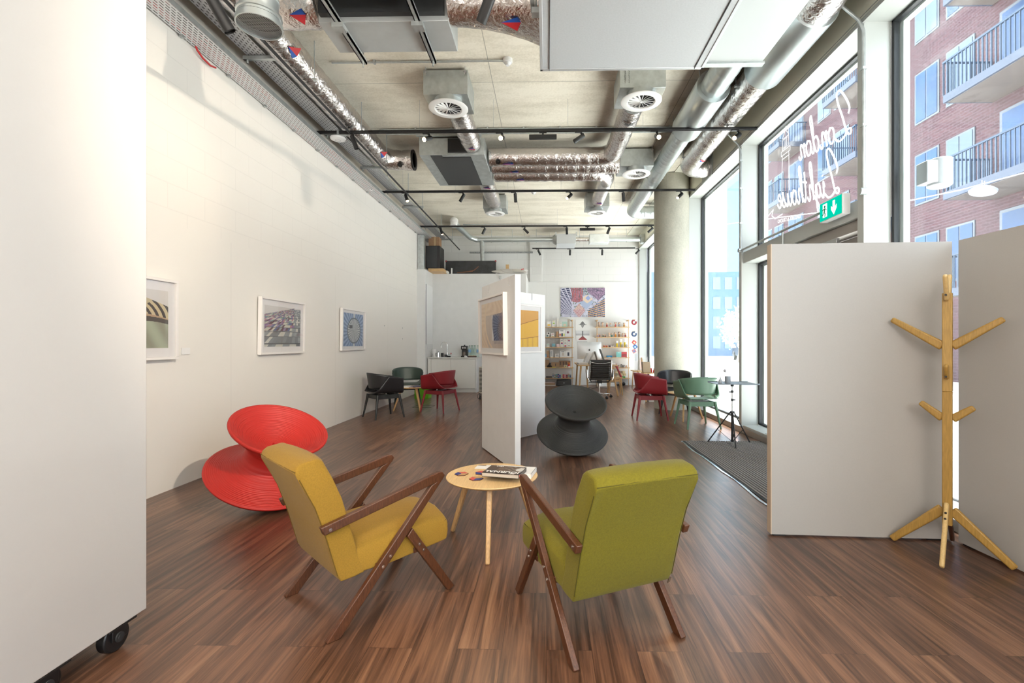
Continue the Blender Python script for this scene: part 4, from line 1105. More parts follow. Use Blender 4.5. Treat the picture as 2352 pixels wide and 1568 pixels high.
# speaker-like white lamp outside is built with the street
# ================================================================ armchairs
def armchair(label, loc, a, fab):
    e = thing('armchair', label, 'armchair', loc, a, None)
    # side frames
    for s in (-1, 1):
        xo, xi = s * .278, s * .250
        def pr(poly, nm, m=WALN):
            k = MB(); k.prism(poly, lambda p: (min(xo, xi), p[0], p[1]), lambda p: (max(xo, xi), p[0], p[1]))
            return k.build(nm, m, e, bevel=.004)
        pr([(-.262, .507), (.330, .632), (.352, .630), (.368, .610), (.352, .585), (.30, .577), (-.246, .470)], 'armrest')
        pr([(.368, .606), (.287, .572), (-.238, .006), (-.230, 0), (-.178, 0)], 'rear_leg')
        pr([(.178, .386), (.150, .352), (.388, .0), (.402, 0), (.428, .012)], 'front_leg')
        k = MB()
        for y, z in ((-.222, .491), (.058, .288), (.021, .250), (.216, .297), (.239, .262)):
            k.cyl((xo, y, z), (xo + s * .0025, y, z), .0075, n=16).cyl((xo + s * .0025, y, z), (xo + s * .003, y, z), .0035, n=6)
        k.build('bolt', CHROME, e)
    MB().box(-.25, .0, .235, .25, .03, .262).box(-.25, .20, .245, .25, .23, .272).build('cross_rail', WALN, e, bevel=.003)
    # backrest: loft of side sections across the width
    prof = [(-.352, .752), (-.345, .775), (-.325, .790), (-.262, .800), (-.240, .785), (-.197, .700), (-.156, .602), (-.130, .506), (-.110, .433), (-.091, .366), (-.083, .318), (-.052, .238), (-.100, .232), (-.160, .231), (-.178, .265), (-.2326, .4607), (-.2745, .5873), (-.338, .722)]
    secs = []
    for x in (-.245, -.238, -.20, -.12, 0, .12, .20, .238, .245):
        t = abs(x) / .245; k = .985 if t > .98 else 1
        sec = []
        for y, z in prof:
            cyy, czz = -.2, .5
            yy, zz = cyy + (y - cyy) * k, czz + (z - czz) * k
            if z > .7: zz += .006 * (1 - t * t) - (.016 if t > .98 else .004 if t > .9 else 0)
            if z > .3 and y > -.25: yy += .018 * (1 - t ** 3)
            if y < -.15 and .24 < z < .76: yy -= .010 * (1 - t ** 4)
            sec.append((x * (1 - .0 * z), yy, zz))
        secs.append(sec)
    back = MB().loft(secs).build('backrest', fab, e, bevel=.008, seg=3, smooth=50)
    # seat cushion
    sp = [(-.10, .245), (.08, .236), (.25, .246), (.39, .255), (.403, .262), (.410, .300), (.408, .345), (.395, .362), (.30, .372), (.10, .368), (-.09, .352)]
    secs = []
    for x in (-.244, -.236, -.20, -.10, 0, .10, .20, .236, .244):
        t = abs(x) / .244; secs.append([(x, y + (.028 * (1 - t * t) if y > .35 else 0), z + (.040 * (1 - t ** 3) if z > .34 else 0) - (.008 if (t > .98 and z > .34) else 0)) for y, z in sp])
    MB().loft(secs).build('seat', fab, e, bevel=.010, seg=3, smooth=50)
    # piping seams
    k = MB()
    for s in (-1, 1):
        k.tube([(s * .2455, y, z) for y, z in [(-.338, .722), (-.2745, .5873), (-.2326, .4607), (-.178, .265)]], .0022, 5)
    k.tube([(x, -.352 - .006 * (1 - (x / .24) ** 4), .755 + .004 * (1 - (x / .24) ** 2)) for x in [-.24 + .48 * i / 12 for i in range(13)]], .0022, 5)
    k.build('seam', mat(fab.name + ' seam', tuple(c * .45 for c in fab.node_tree.nodes['Principled BSDF'].inputs['Base Color'].default_value[:3]), .9), e)
    return e
ac1 = armchair('mustard yellow armchair with dark wood frame', (-.983, 2.363, 0), -.757, YEL)
ac2 = armchair('lime green armchair with dark wood frame seen from behind', (.263, 2.181, 0), .424, GRN)
MB().prism([(.0, 0), (.012, .004), (.02, .022), (.008, .028)], lambda p: (.235 + p[0], -.165, .218 + p[1]), lambda p: (.235 + p[0], -.160, .218 + p[1])).build('fabric_tag', mat('brown tag', (.08, .05, .03), .8), ac2)

# ================================================================ spun chairs
def spun(label, C, ax, m):
    ax = Vector(ax).normalized()
    q = Vector((0, 0, 1)).rotation_difference(ax)
    prof = [(.0001, -.158), (.08, -.156), (.15, -.146), (.22, -.128), (.27, -.110), (.32, -.088), (.36, -.062), (.40, -.034), (.422, -.014), (.4288, -.004), (.4288, .004), (.424, .010), (.408, .014),
            (.37, .024), (.32, .042), (.27, .070), (.23, .104), (.203, .145), (.19, .19), (.188, .225), (.196, .262), (.22, .298), (.26, .334), (.305, .372), (.338, .402), (.356, .420), (.3607, .429), (.360, .438), (.352, .443), (.340, .440),
            (.325, .428), (.285, .394), (.235, .358), (.18, .326), (.12, .302), (.06, .292), (.022, .290), (.020, .285), (.020, .20), (.0001, .20)]
    # fine turned ridges
    fine = []
    for (r0, z0), (r1, z1) in zip(prof, prof[1:]):
        n = max(1, int(math.hypot(r1 - r0, z1 - z0) / .02))
        for i in range(n): fine.append((r0 + (r1 - r0) * i / n, z0 + (z1 - z0) * i / n))
    fine.append(prof[-1])
    o = MB().lathe(fine, 96).build('spinning_chair', m, smooth=60)
    zmin = min((q @ v.co).z for v in o.data.vertices)
    o.rotation_mode = 'XYZ'
    o.rotation_euler = q.to_euler()
    o.location = (C[0], C[1], -zmin + .001)
    return tag(o, label, 'chair')
spun('red spinning top chair leaning over near the left wall', (-2.294, 3.784, 0), (.409, -.215, .887), spun_mat('red turned plastic', (0.47, 0.020, 0.014)))
spun('charcoal spinning top chair leaning over in the middle of the room', (.307, 5.655, 0), (.073, -.443, .893), spun_mat('charcoal turned plastic', (0.034, 0.034, 0.032)))

# ================================================================ round side tables
def side_table(label, x, y, z, r, angs, fr=.33, leaf=OAKT, group='round oak side tables'):
    e = thing('side_table', label, 'side table', (x, y, 0), 0, group)
    MB().lathe([(.0001, z - .018), (r - .02, z - .018), (r - .006, z - .012), (r, z - .004), (r - .002, z), (.0001, z)], 72).build('table_top', leaf, e, smooth=40)
    for a in angs:
        c_, s_ = math.cos(R(a)), math.sin(R(a))
        k = MB().bar((c_ * r * .62, s_ * r * .62, z - .018), (c_ * fr, s_ * fr, 0), .036, .036, up=(c_, s_, 0), w2=.026, h2=.026)
        k.build('leg', OAKV, e, bevel=.006)
    return e
TZ = .433
side_table('round pale oak side table between the two armchairs', -.357, 3.075, TZ, .298, (-88, 152, 32))
def slab(name, label, cat, c, w, d, h, rz, mats, group=None, bevel=.001):
    o = MB().box(-w/2, -d/2, 0, w/2, d/2, h).build(name, mats, bevel=bevel); o.location = c; o.rotation_euler = (0, 0, rz)
    return tag(o, label, cat, group)
def letters(txt, size, m, parent, M, name='lettering', ext=.0004, shear=0.0, bold=0.0, space=1.0):
    cu = bpy.data.curves.new(name, 'FONT'); cu.body = txt; cu.size = size; cu.extrude = ext; cu.align_x = 'CENTER'; cu.align_y = 'CENTER'; cu.shear = shear; cu.offset = bold; cu.space_character = space
    cu.resolution_u = 3
    tmp = bpy.data.objects.new(name, cu); COL.objects.link(tmp)
    dg = bpy.context.evaluated_depsgraph_get(); me = bpy.data.meshes.new_from_object(tmp.evaluated_get(dg))
    bpy.data.objects.remove(tmp)
    me.transform(M); me.materials.clear(); me.materials.append(m)
    o = bpy.data.objects.new(name, me); COL.objects.link(o)
    if parent: o.parent = parent
    return o
# books: lower white book, upper journal
q = atZ(1178, 1090, TZ)
e = thing('book', 'thick white paged book lying under the journal on the foreground side table', 'book', (q.x + .012, q.y + .016, TZ), R(-10))
MB().box(-.125, -.085, .004, .123, .085, .026).build('pages', PAPER, e)
MB().box(-.128, -.088, 0, .128, .088, .004).box(-.128, -.088, .026, .128, .088, .030).box(.124, -.088, 0, .128, .088, .03).build('cover', PAPER, e, bevel=.0008)
q = atZ(1159, 1088, TZ + .03)
e = thing('magazine', 'thick JOURNAL magazine with a dark photo cover on top of the white book', 'magazine', (q.x, q.y, TZ + .0305), R(-13))
def cov(u, v):
    if u > .78 and .42 < v < .86 and (u - .78) * 2.6 > abs(v - .6): return (0.60, 0.58, 0.56)
    t = .5 + .5 * math.sin(v * 24 + u * 15 + 3 * math.sin(u * 9)); w = hsh(int(u * 60), int(v * 45))
    b = (0.055, 0.042, 0.035)
    if .30 < u < .95 and v > .30: b = mixc((0.06, 0.045, 0.036), (0.36, 0.26, 0.19), t * t * .8 * w + .1)
    return mixc(b, (0.16, 0.07, 0.03), .4 * w if u < .5 and v > .4 else 0)
MB().box(-.118, -.088, .003, .118, .088, .023).build('pages', mat('cream page edges', (.55, .50, .44), .8, bump=.3, bscale=300, stretch=(1, 1, 30)), e)
MB().box(-.12, -.09, 0, .12, .09, .003).box(-.12, -.09, .023, .12, .09, .0255).box(.1175, -.09, 0, .12, .09, .0255).build('cover', mat('dark cover', (.05, .04, .035), .35), e, bevel=.0006)
MF = Matrix(((1, 0, 0, 0), (0, 0, 1, 0), (0, -1, 0, 0), (0, 0, 0, 1)))
MTOP = Matrix.Translation((0, 0, .0262)) @ Matrix.Rotation(R(-90), 4, 'X')
sheet('cover_print', .236, .176, 60, 45, cov, e, MTOP)
WINK = mat('white ink', (.85, .84, .83), .5)
letters('JOURNAL', .052, WINK, e, Matrix.Translation((.0, -.052, .0270)) @ Matrix.Rotation(pi, 4, 'Z') @ Matrix.Scale(-1, 4, (1, 0, 0)) @ Matrix.Scale(-1, 4, (1, 0, 0)), 'title', bold=.0012)
letters('THE', .016, WINK, e, Matrix.Translation((.075, -.080, .0270)) @ Matrix.Rotation(pi, 4, 'Z'), 'small_title', bold=.0006)
k = MB()
for i in range(4): k.box(-.075 + i * .012, .066 + .004 * (i % 2), .0264, -.066 + i * .012, .078, .0268)
k.build('masthead', WINK, e)
MB().box(.120, -.08, .006, .1206, -.055, .02).build('spine_print', mat('red spine print', (.55, .04, .03), .4), e)
q = atZ(1122, 1073, TZ)
e = thing('leaflet', 'white leaflet with a small picture strip behind the journal', 'leaflet', (q.x, q.y, TZ + .001), R(-8))
def lf(u, v):
    if v > .72: return mixc((.25, .14, .05), (.45, .33, .2), hsh(int(u * 14), 2)) if hsh(int(u * 14)) > .3 else (.8, .78, .75)
    return (.84, .82, .81)
MB().box(-.085, -.05, 0, .085, .05, .002).build('sheet', PAPER, e)
sheet('print', .17, .10, 28, 14, lf, e, Matrix.Translation((0, 0, .0028)) @ Matrix.Rotation(R(-90), 4, 'X'))
# hexagonal coasters
for i, (px, py, rz, lab) in enumerate(((1060, 1089, 10, 'leftmost'), (1106, 1087, 40, 'tucked under the magazine, the rear'), (1094, 1100, 130, 'front right'))):
    q = atZ(px, py, TZ)
    e = thing('coaster', 'hexagonal red and blue coaster, ' + lab + ' of three', 'coaster', (q.x, q.y, TZ), R(rz), 'hexagonal coasters on the side table')
    P = [(.045 * math.cos(R(60 * j + 0)), .045 * math.sin(R(60 * j + 0))) for j in range(6)]
    MB().prism(P, lambda p: (p[0], p[1], 0), lambda p: (p[0], p[1], .005)).build('tile', mat('dark hardboard', (.12, .05, .03), .6), e)
    for j, (nm, cc_) in enumerate((('red_facet', (.62, .10, .07)), ('blue_facet', (.03, .05, .22)), ('wood_facet', (.50, .30, .13)))):
        a = P[2 * j]; b_ = P[(2 * j + 1) % 6]; c_ = P[(2 * j + 2) % 6]
        MB().add([(0, 0, .0056), (a[0], a[1], .0056), (b_[0], b_[1], .0056), (c_[0], c_[1], .0056)], [(0, 1, 2, 3)]).build(nm, mat(nm, cc_, .5), e, smooth=0, solid=.0006)

# ================================================================ bamboo coat stand
e = thing('coat_stand', 'bamboo coat stand with branching hooks in the corner of the white partitions', 'coat stand', (2.44, 2.915, 0), R(45))
# local axes: +x away from the camera, +y to the left of the picture
MB().box(-.020, -.024, .19, .020, .024, 1.00).build('post', BAMB, e, bevel=.004)
MB().box(-.021, -.024, 1.00, .021, .024, 1.60).build('post', mat('light bamboo post', (0.45, 0.275, 0.075), .45, noise=.16, nscale=5, stretch=(30, 30, 3)), e, bevel=.004)
def br(nm, p, q, w=.024, h=.055, up=(0, 0, 1), m=BAMB, h2=.034): return MB().bar(p, q, w, h, up=up, h2=h2).build(nm, m, e, bevel=.010, seg=3)
br('branch', (0, .02, 1.275), (0, .275, 1.45)); br('branch', (0, -.02, 1.275), (0, -.245, 1.435))
br('branch', (0, .02, .835), (0, .13, .925), h=.05); br('branch', (0, -.02, .835), (0, -.12, .915), h=.05)
br('branch', (-.03, 0, 1.56), (-.115, 0, 1.70), m=BAMBL, h=.045, up=(1, 0, 0)); br('branch', (.03, 0, 1.56), (.125, 0, 1.72), m=BAMBL, h=.045, up=(1, 0, 0))
br('branch', (-.03, 0, 1.085), (-.085, 0, 1.165), h=.04, up=(1, 0, 0)); br('branch', (.03, 0, 1.085), (.085, 0, 1.165), h=.04, up=(1, 0, 0))
br('leg', (0, .02, .285), (0, .275, .022), h=.06, h2=.04); br('leg', (0, -.02, .285), (0, -.290, .022), h=.06, h2=.04)
br('leg', (-.03, 0, .325), (-.275, 0, .02), m=BAMBL, h=.05, up=(1, 0, 0)); br('leg', (.03, 0, .285), (.275, 0, .02), m=WALN, h=.05, up=(1, 0, 0))
k = MB()
for x, z in ((-.062, .285), (-.083, .255), (-.054, 1.583), (-.047, 1.095)): k.cyl((x - .02, 0, z + .0), (x - .035, 0, z - .0), .006, n=12)
k.build('screw', BLACKM, e)

# ================================================================ shell chairs
SH = {'b': mat('black lacquered plywood', (0.016, 0.016, 0.018), .34), 'g': mat('green lacquered plywood', (0.13, 0.24, 0.165), .42), 'r': mat('dark red lacquered plywood', (0.27, 0.018, 0.025), .42),
      'd': mat('dark green lacquered plywood', (0.055, 0.085, 0.07), .42)}
LG = {'b': mat('black stained wood', (0.014, 0.016, 0.017), .45), 'g': mat('green stained wood', (0.13, 0.24, 0.165), .5), 'r': mat('dark red stained wood', (0.24, 0.022, 0.03), .5), 'd': mat('dark green stained wood', (0.02, 0.035, 0.032), .5)}
def shell_chair(label, loc, a, c):
    e = thing('shell_armchair', label, 'armchair', (loc[0], loc[1], 0), a, 'plywood shell armchairs')
    m, lm = SH[c], LG[c]
    # wrapped seat and arms
    def U(u, v):
        # u across -1..1, v back to front
        uu = u * 2 - 1; s = abs(uu); sg = 1 if uu >= 0 else -1
        if s < .42: x = s / .42 * .175; z = .432 + .004 * (s / .42) ** 2
        elif s < .66:
            t = (s - .42) / .24; an = t * R(72); x = .175 + .095 * math.sin(an); z = .436 + .095 * (1 - math.cos(an))
        else:
            t = (s - .66) / .34; x = .2653 + .035 * t; z = .5016 + .185 * t
        top = max(0, (s - .5) / .5)
        back = -.245 + .215 * top ** 1.1
        front = .255 - .035 * top
        y = back + (front - back) * v
        z += .045 * top * (1 - v) + (.018 * (1 - v) ** 2 - .014 * v ** 3) * (1 - top)
        return (sg * x, y, z)
    MB().grid(U, 44, 14).build('seat_shell', m, e, solid=.012, smooth=60)
    def Bk(u, v):
        an = (u * 2 - 1) * R(96); cs, sn = math.cos(an), math.sin(an)
        zt = .735 + .045 * cs; zb = .53 - .02 * cs
        z = zb + (zt - zb) * v
        f = .86 + .14 * (z - .50) / .28
        x = .292 * f * math.copysign(abs(sn) ** .85, sn); y = .02 - .285 * f * cs ** (.9) if cs > 0 else .02 + .285 * abs(cs)
        if z < .6 and abs(sn) > .8: x *= 1.0
        return (x, y, z)
    MB().grid(Bk, 40, 8).build('back_band', m, e, solid=.012, smooth=60)
    MB().box(-.19, -.2, .335, .19, -.178, .405).box(-.19, .178, .335, .19, .2, .405).box(-.2, -.2, .335, -.178, .2, .405).box(.178, -.2, .335, .2, .2, .405).build('seat_frame', lm, e, bevel=.003)
    MB().cyl((-.10, 0, .40), (-.10, 0, .432), .012, n=10).cyl((.10, 0, .40), (.10, 0, .432), .012, n=10).box(-.19, -.02, .38, .19, .02, .405).build('spacer', STEEL, e)
    for sx in (-1, 1):
        for sy in (-1, 1):
            MB().cyl((sx * .193, sy * .193, .405), (sx * .258, sy * .258, 0), .025, .013, n=16).build('leg', lm, e, smooth=50)
    return e
shell_chair('black shell armchair of the left seating group, its back to the white wall', (-2.84, 8.13), R(-46), 'b')
shell_chair('dark green shell armchair behind the small table of the left group', (-2.867, 9.633), R(198), 'd')
shell_chair('dark red shell armchair of the left group nearest the kitchen', (-2.013, 8.852), R(67), 'r')
shell_chair('dark red shell armchair of the window group, left of the column', (1.761, 8.09), R(-91), 'r')
shell_chair('black shell armchair right in front of the concrete column', (2.36, 8.74), R(163), 'b')
shell_chair('sage green shell armchair of the window group seen from behind', (2.326, 7.324), R(6), 'g')
side_table('round oak side table of the left seating group with papers on it', -2.60, 8.98, .45, .29, (210, -45, 75), .34, OAKT)
side_table('round oak side table of the window group behind the green chair', 2.34, 8.03, .45, .28, (120, 10, -110), .33, OAKT)
slab('magazine', 'white magazine on the left group table, nearest the black chair', 'magazine', (-2.68, 8.92, .45), .22, .29, .012, R(20), PAPER, 'magazines on the left group table')
slab('magazine', 'dark covered magazine on the left group table beside the white one', 'magazine', (-2.50, 8.98, .45), .21, .28, .014, R(-30), mat('violet cover', (.10, .08, .16), .4), 'magazines on the left group table')
slab('leaflet', 'yellow edged leaflet on the left group table near the dark red chair', 'leaflet', (-2.42, 9.10, .45), .15, .21, .006, R(10), mat('yellow paper', (.75, .65, .15), .6))
slab('coaster', 'small brown coaster at the front of the left group table', 'coaster', (-2.54, 8.77, .45), .09, .09, .005, R(15), mat('brown card', (.35, .18, .09), .6))
slab('leaflet', 'white sheet lying on the window group table', 'leaflet', (2.24, 7.95, .45), .2, .14, .002, R(-20), PAPER)
# green crate behind the left chairs
q = atZ(951, 902, 0)
e = thing('crate', 'bright green open crate on the floor behind the left seating group', 'crate', (-2.88, 10.9, 0))
MB().box(-.16, -.15, 0, .16, -.14, .30).box(-.16, .14, 0, .16, .15, .30).box(-.16, -.14, 0, -.15, .14, .30).box(.15, -.14, 0, .16, .14, .30).box(-.15, -.14, 0, .15, .14, .01).build('body', mat('bright green plastic', (.16, .55, .02), .4), e, bevel=.003)
MB().box(-.17, -.16, .285, .17, -.15, .30).box(-.17, .15, .285, .17, .16, .30).build('rim', mat('bright green plastic', (0, 0, 0)), e)
# floor socket lid
q = atZ(969, 935.5, 0)
tag(MB().box(q.x - .19, q.y - .012, 0, q.x + .19, q.y - .004, .003).box(q.x - .19, q.y + .3, 0, q.x + .19, q.y + .308, .003).box(q.x - .19, q.y - .01, 0, q.x - .182, q.y + .308, .003).box(q.x + .182, q.y - .01, 0, q.x + .19, q.y + .308, .003).build('floor_socket', DARKG), 'outline of a floor socket lid beside the left group table', 'floor socket')

# ================================================================ mat and music stand table
e = thing('entrance_mat', 'black and grey striped entrance mat with a bent metal edge by the door', 'mat', (0, 0, 0))
MB().box(1.78, 3.32, 0, 2.79, 6.20, .008).build('base', mat('mat black rubber', (.012, .012, .013), .6), e)
k = MB(); n_ = 31
for i in range(n_):
    x = 1.80 + (2.775 - 1.80) * (i + .2) / n_; k.box(x, 3.32, .006, x + .018, 6.19, .014)
st = k.build('pile_strip', mat('grey mat pile', (.25, .225, .215), .9, noise=.4, nscale=150), e); st['kind'] = 'stuff'
k = MB(); pts = [(1.765 + .012 * math.sin(t * 2.1) + .008 * math.sin(t * 5.3), 3.32 + t * .29, .004) for t in range(11)]
for a, b in zip(pts, pts[1:]): k.bar(a, b, .022, .006)
k.bar((1.76, 6.205, .004), (2.79, 6.205, .004), .012, .008)
k.build('metal_edge', mat('bent aluminium edge', (.6, .65, .7), .25, .9), e)
e = thing('tripod_table', 'black tripod stand with a flat tray at the window on the striped mat', 'stand', (2.36, 6.03, 0), 0)
fe = [(2.093 - 2.36, 6.15 - 6.03), (2.613 - 2.36, 6.108 - 6.03), (2.295 - 2.36, 5.757 - 6.03)]
Z0 = .014
MB().cyl((0, 0, .05), (0, 0, .42), .014, n=16).build('lower_column', BLACKM, e)
MB().cyl((0, 0, .42), (0, 0, .775), .010, n=16).build('upper_column', STEEL, e)
MB().cyl((0, 0, .40), (0, 0, .425), .03, n=18).cyl((0, 0, .555), (0, 0, .585), .017, n=14).cyl((0, 0, .66), (0, 0, .69), .017, n=14).cyl((.015, 0, .57), (.04, 0, .57), .008, n=10).cyl((-.015, 0, .67), (-.04, 0, .67), .008, n=10).cyl((0, 0, .74), (0, 0, .775), .022, n=14).cyl((0, 0, .04), (0, 0, .065), .02, n=14).build('collar', DARKG, e)
for fx, fy in fe:
    d = Vector((fx, fy, 0)).normalized()
    MB().cyl(d * .028 + Vector((0, 0, .41)), (fx, fy, Z0 if fx > -.1 or fy < 0 else Z0), .008, n=10).build('leg', BLACKM, e)
    MB().bar(d * .02 + Vector((0, 0, .052)), Vector((fx, fy, 0)) * .58 + Vector((0, 0, .41 * .42 + .005)), .010, .004).build('brace', BLACKM, e)
MB().box(-.25, -.18, .775, .27, .18, .782).box(-.25, -.18, .782, .27, -.176, .792).box(-.25, .176, .782, .27, .18, .792).build('tray', mat('grey blue tray', (.16, .19, .22), .4), e, bevel=.003)
e = thing('pen_pot', 'grey pot standing on the tripod tray', 'pot', (2.31, 6.05, .783))
MB().lathe([(.0001, 0), (.036, 0), (.036, .085), (.032, .085), (.032, .006), (.0001, .006)], 24).build('pot', mat('grey ceramic', (.35, .38, .42), .4), e, smooth=40)
MB().cyl((-.01, 0, .01), (-.035, .0, .15), .003, n=8).ball((-.036, 0, .155), .02, 10).build('flower', mat('dry flower', (.45, .42, .45), .7), e)
e = thing('bottle', 'small clear bottle beside the grey pot on the tripod tray', 'bottle', (2.21, 6.03, .783))
MB().lathe([(.0001, 0), (.022, 0), (.024, .035), (.010, .055), (.010, .07), (.0001, .07)], 20).build('body', mat('pale bottle', (.5, .52, .56), .15), e, smooth=40)
MB().cyl((0, 0, .07), (0, 0, .085), .008, n=12).build('cap', STEEL, e)
slab('magazine', 'glossy magazine lying open on the window sill right of the tripod stand', 'magazine', (2.94, 6.05, .115), .16, .26, .006, R(15), mat('glossy print', (.45, .47, .50), .25), 'magazines on the window sill')
slab('magazine', 'glossy magazine on the window sill nearest the white partition', 'magazine', (2.93, 5.74, .115), .17, .24, .006, R(-12), mat('glossy print two', (.55, .55, .56), .25), 'magazines on the window sill')
# ================================================================ kitchen niche
e = thing('kitchen_unit', 'low white kitchen cabinet with two doors under the sink', 'cabinet', (0, 0, 0))
KX0, KX1, KY = -3.09, -1.82, 12.15
MB().box(KX0, KY + .02, .10, KX1, 12.77, .88).build('carcass', WCAB, e)
MB().box(KX0, KY + .05, 0, KX1, KY + .07, .10).build('plinth', WCAB, e)
MB().box(KX1 - .02, KY - .01, 0, KX1 + .02, 12.77, .88).build('end_panel', WPLAIN, e)
for a, b in ((KX0 + .09, -2.49), (-2.484, KX1 - .025)): MB().box(a, KY, .105, b, KY + .019, .872).build('door', WCAB, e, bevel=.002)
MB().box(KX0, KY, .105, KX0 + .086, KY + .019, .872).build('filler_panel', WCAB, e, bevel=.002)
wt = MB().box(-3.10, KY - .03, .88, -1.78, 12.775, .91).build('worktop', mat('pale worktop', (.74, .72, .69), .35), bevel=.003); tag(wt, 'pale worktop running across the kitchen niche', 'worktop')
e = thing('wall_cupboard', 'tall narrow white cupboard door set in the stub wall left of the kitchen', 'cupboard', (-3.105, 12.04, 1.25))
MB().box(-.004, 0, 0, .014, .66, 1.55).build('door', WPLASTIC, e, bevel=.002)
MB().box(-.004, -.008, 0, .004, 0, 1.55).build('shadow_gap', DARKG, e)
e = thing('kitchen_tap', 'chrome swan neck tap over the kitchen sink', 'tap', (-2.66, 12.55, .91))
MB().cyl((0, 0, 0), (0, 0, .12), .022, n=20).cyl((-.09, 0, .09), (.09, 0, .09), .018, n=16).build('body', CHROME, e, smooth=40)
MB().tube([(0, 0, .12), (0, 0, .30)] + [(-.085 + .085 * math.cos(a), 0, .30 + .10 * math.sin(a)) for a in [pi * i / 10 for i in range(11)]] + [(-.172, 0, .25)], .011, 12).build('spout', CHROME, e, smooth=60)
MB().cyl((.09, 0, .09), (.105, 0, .09), .022, n=18).build('hot_cap', mat('red plastic', (.5, .02, .03), .4), e)
sk = MB().box(-.24, -.18, 0, .24, .14, .004).build('kitchen_sink', STEEL, bevel=.002); sk.location = (-2.55, 12.50, .910); tag(sk, 'steel inset sink rim in the kitchen worktop', 'sink')
e = thing('coffee_machine', 'black coffee machine on the kitchen worktop right of the tap', 'coffee machine', (-2.19, 12.5, .91))
MB().box(-.08, -.10, 0, .08, .10, .03).box(-.08, .02, .03, .08, .10, .20).box(-.08, -.10, .20, .08, .10, .30).build('body', BLACKP, e, bevel=.006)
MB().lathe([(.0001, .005), (.045, .005), (.05, .06), (.038, .11), (.0001, .11)], 20, (0, -.04, .03)).build('jug', mat('jug glass', (.12, .09, .07), .1), e, smooth=40)
MB().box(-.045, -.102, .225, -.02, -.10, .265).box(.02, -.102, .225, .045, -.10, .265).cyl((0, -.1, .245), (0, -.108, .245), .013, n=14).build('control', STEEL, e)
MB().cyl((0, 0, .30), (0, 0, .325), .02, n=14).build('lid_knob', BLACKP, e)
PET = glass_mat('clear bottle plastic', (.92, .97, .95), 1.5)
GCAP = mat('green bottle cap', (.03, .22, .10), .4)
for i in range(6):
    x = -2.06 + (i % 4) * .075; y = 12.52 + .10 * (i // 4); 
    if i > 3: x += .04
    e = thing('water_bottle', ('first', 'second', 'third', 'fourth', 'rear left', 'rear right')[i] + ' clear green capped water bottle%s on the kitchen worktop' % (' from the left' if i < 4 else ''), 'bottle', (x, y, .91), 0, 'water bottles on the kitchen worktop')
    MB().lathe([(.0001, 0), (.036, 0), (.038, .03), (.034, .10), (.038, .14), (.036, .22), (.013, .275), (.013, .29), (.0001, .29)], 16).build('body', PET, e, smooth=40)
    MB().cyl((0, 0, .29), (0, 0, .305), .016, n=12).build('cap', GCAP, e)
    if i % 3 == 0: MB().lathe([(.0365, .12), (.0385, .14), (.0385, .19), (.0375, .2)], 16, caps=False).build('label', mat('blue label', (.25, .45, .70), .5), e)
e = thing('paper_roll', 'white kitchen paper roll at the left end of the worktop', 'paper roll', (-3.00, 12.50, .91))
MB().lathe([(.0001, 0), (.055, 0), (.055, .21), (.02, .21), (.02, .15), (.0001, .15)], 28).build('roll', PAPER, e, smooth=40)
e = thing('coffee_pot', 'steel coffee pot between the paper roll and the black canister', 'pot', (-2.87, 12.42, .91))
MB().lathe([(.0001, 0), (.045, 0), (.04, .07), (.034, .12), (.0001, .14)], 20).build('body', CHROME, e, smooth=40)
MB().tube([(-.04, 0, .11), (-.075, 0, .10), (-.07, 0, .03)], .006, 8).cyl((0, 0, .14), (0, 0, .155), .008, n=10).build('handle', BLACKP, e)
e = thing('canister', 'matt black canister on the kitchen worktop left of the tap', 'canister', (-2.76, 12.38, .91))
MB().lathe([(.0001, 0), (.038, 0), (.038, .105), (.034, .11), (.0001, .11)], 24).build('body', BLACKP, e, smooth=40)
e = thing('mug', 'dark mug beside the black canister on the worktop', 'mug', (-2.665, 12.36, .91))
MB().lathe([(.0001, 0), (.032, 0), (.034, .065), (.030, .065), (.029, .006), (.0001, .006)], 20).build('body', mat('dark grey glaze', (.05, .05, .055), .25), e, smooth=40)
MB().tube([(.032, 0, .05), (.052, 0, .045), (.052, 0, .02), (.032, 0, .015)], .004, 6).build('handle', mat('dark grey glaze', (0, 0, 0)), e)
tag(MB().lathe([(.0001, 0), (.05, 0), (.055, .02), (.05, .025), (.0001, .03)], 20, (-2.58, 12.33, .914)).build('sponge_dish', BLACKP, smooth=40), 'low black dish at the edge of the sink', 'dish')
e = thing('biscuit_tray', 'dark tray of biscuits in front of the water bottles', 'tray', (-1.95, 12.26, .91))
MB().box(-.11, -.05, 0, .11, .05, .006).box(-.11, -.05, .006, .11, -.045, .03).box(-.11, .045, .006, .11, .05, .03).build('tray', mat('dark tray', (.05, .025, .03), .5), e)
k = MB()
for i in range(7): k.ball((-.08 + i * .027, (-1) ** i * .015, .025), .02, 10)
k.build('biscuits', mat('biscuit', (.45, .28, .12), .8, noise=.3, nscale=40), e)['kind'] = 'stuff'
tag(MB().ball((-2.13, 12.24, .935), .03, 8, .8).ball((-2.10, 12.25, .93), .024, 8, .8).build('napkin', PAPER, smooth=0), 'crumpled white napkin in front of the coffee machine', 'napkin')
tag(MB().tube([(-3.10, 12.10, 1.25), (-3.08, 12.11, 1.1), (-3.02, 12.3, 1.0), (-3.0, 12.4, .96)], .003, 5).build('power_lead', mat('pale grey plastic', (.6, .6, .62), .4)), 'thin lead hanging from the tall cupboard to the worktop', 'cable')
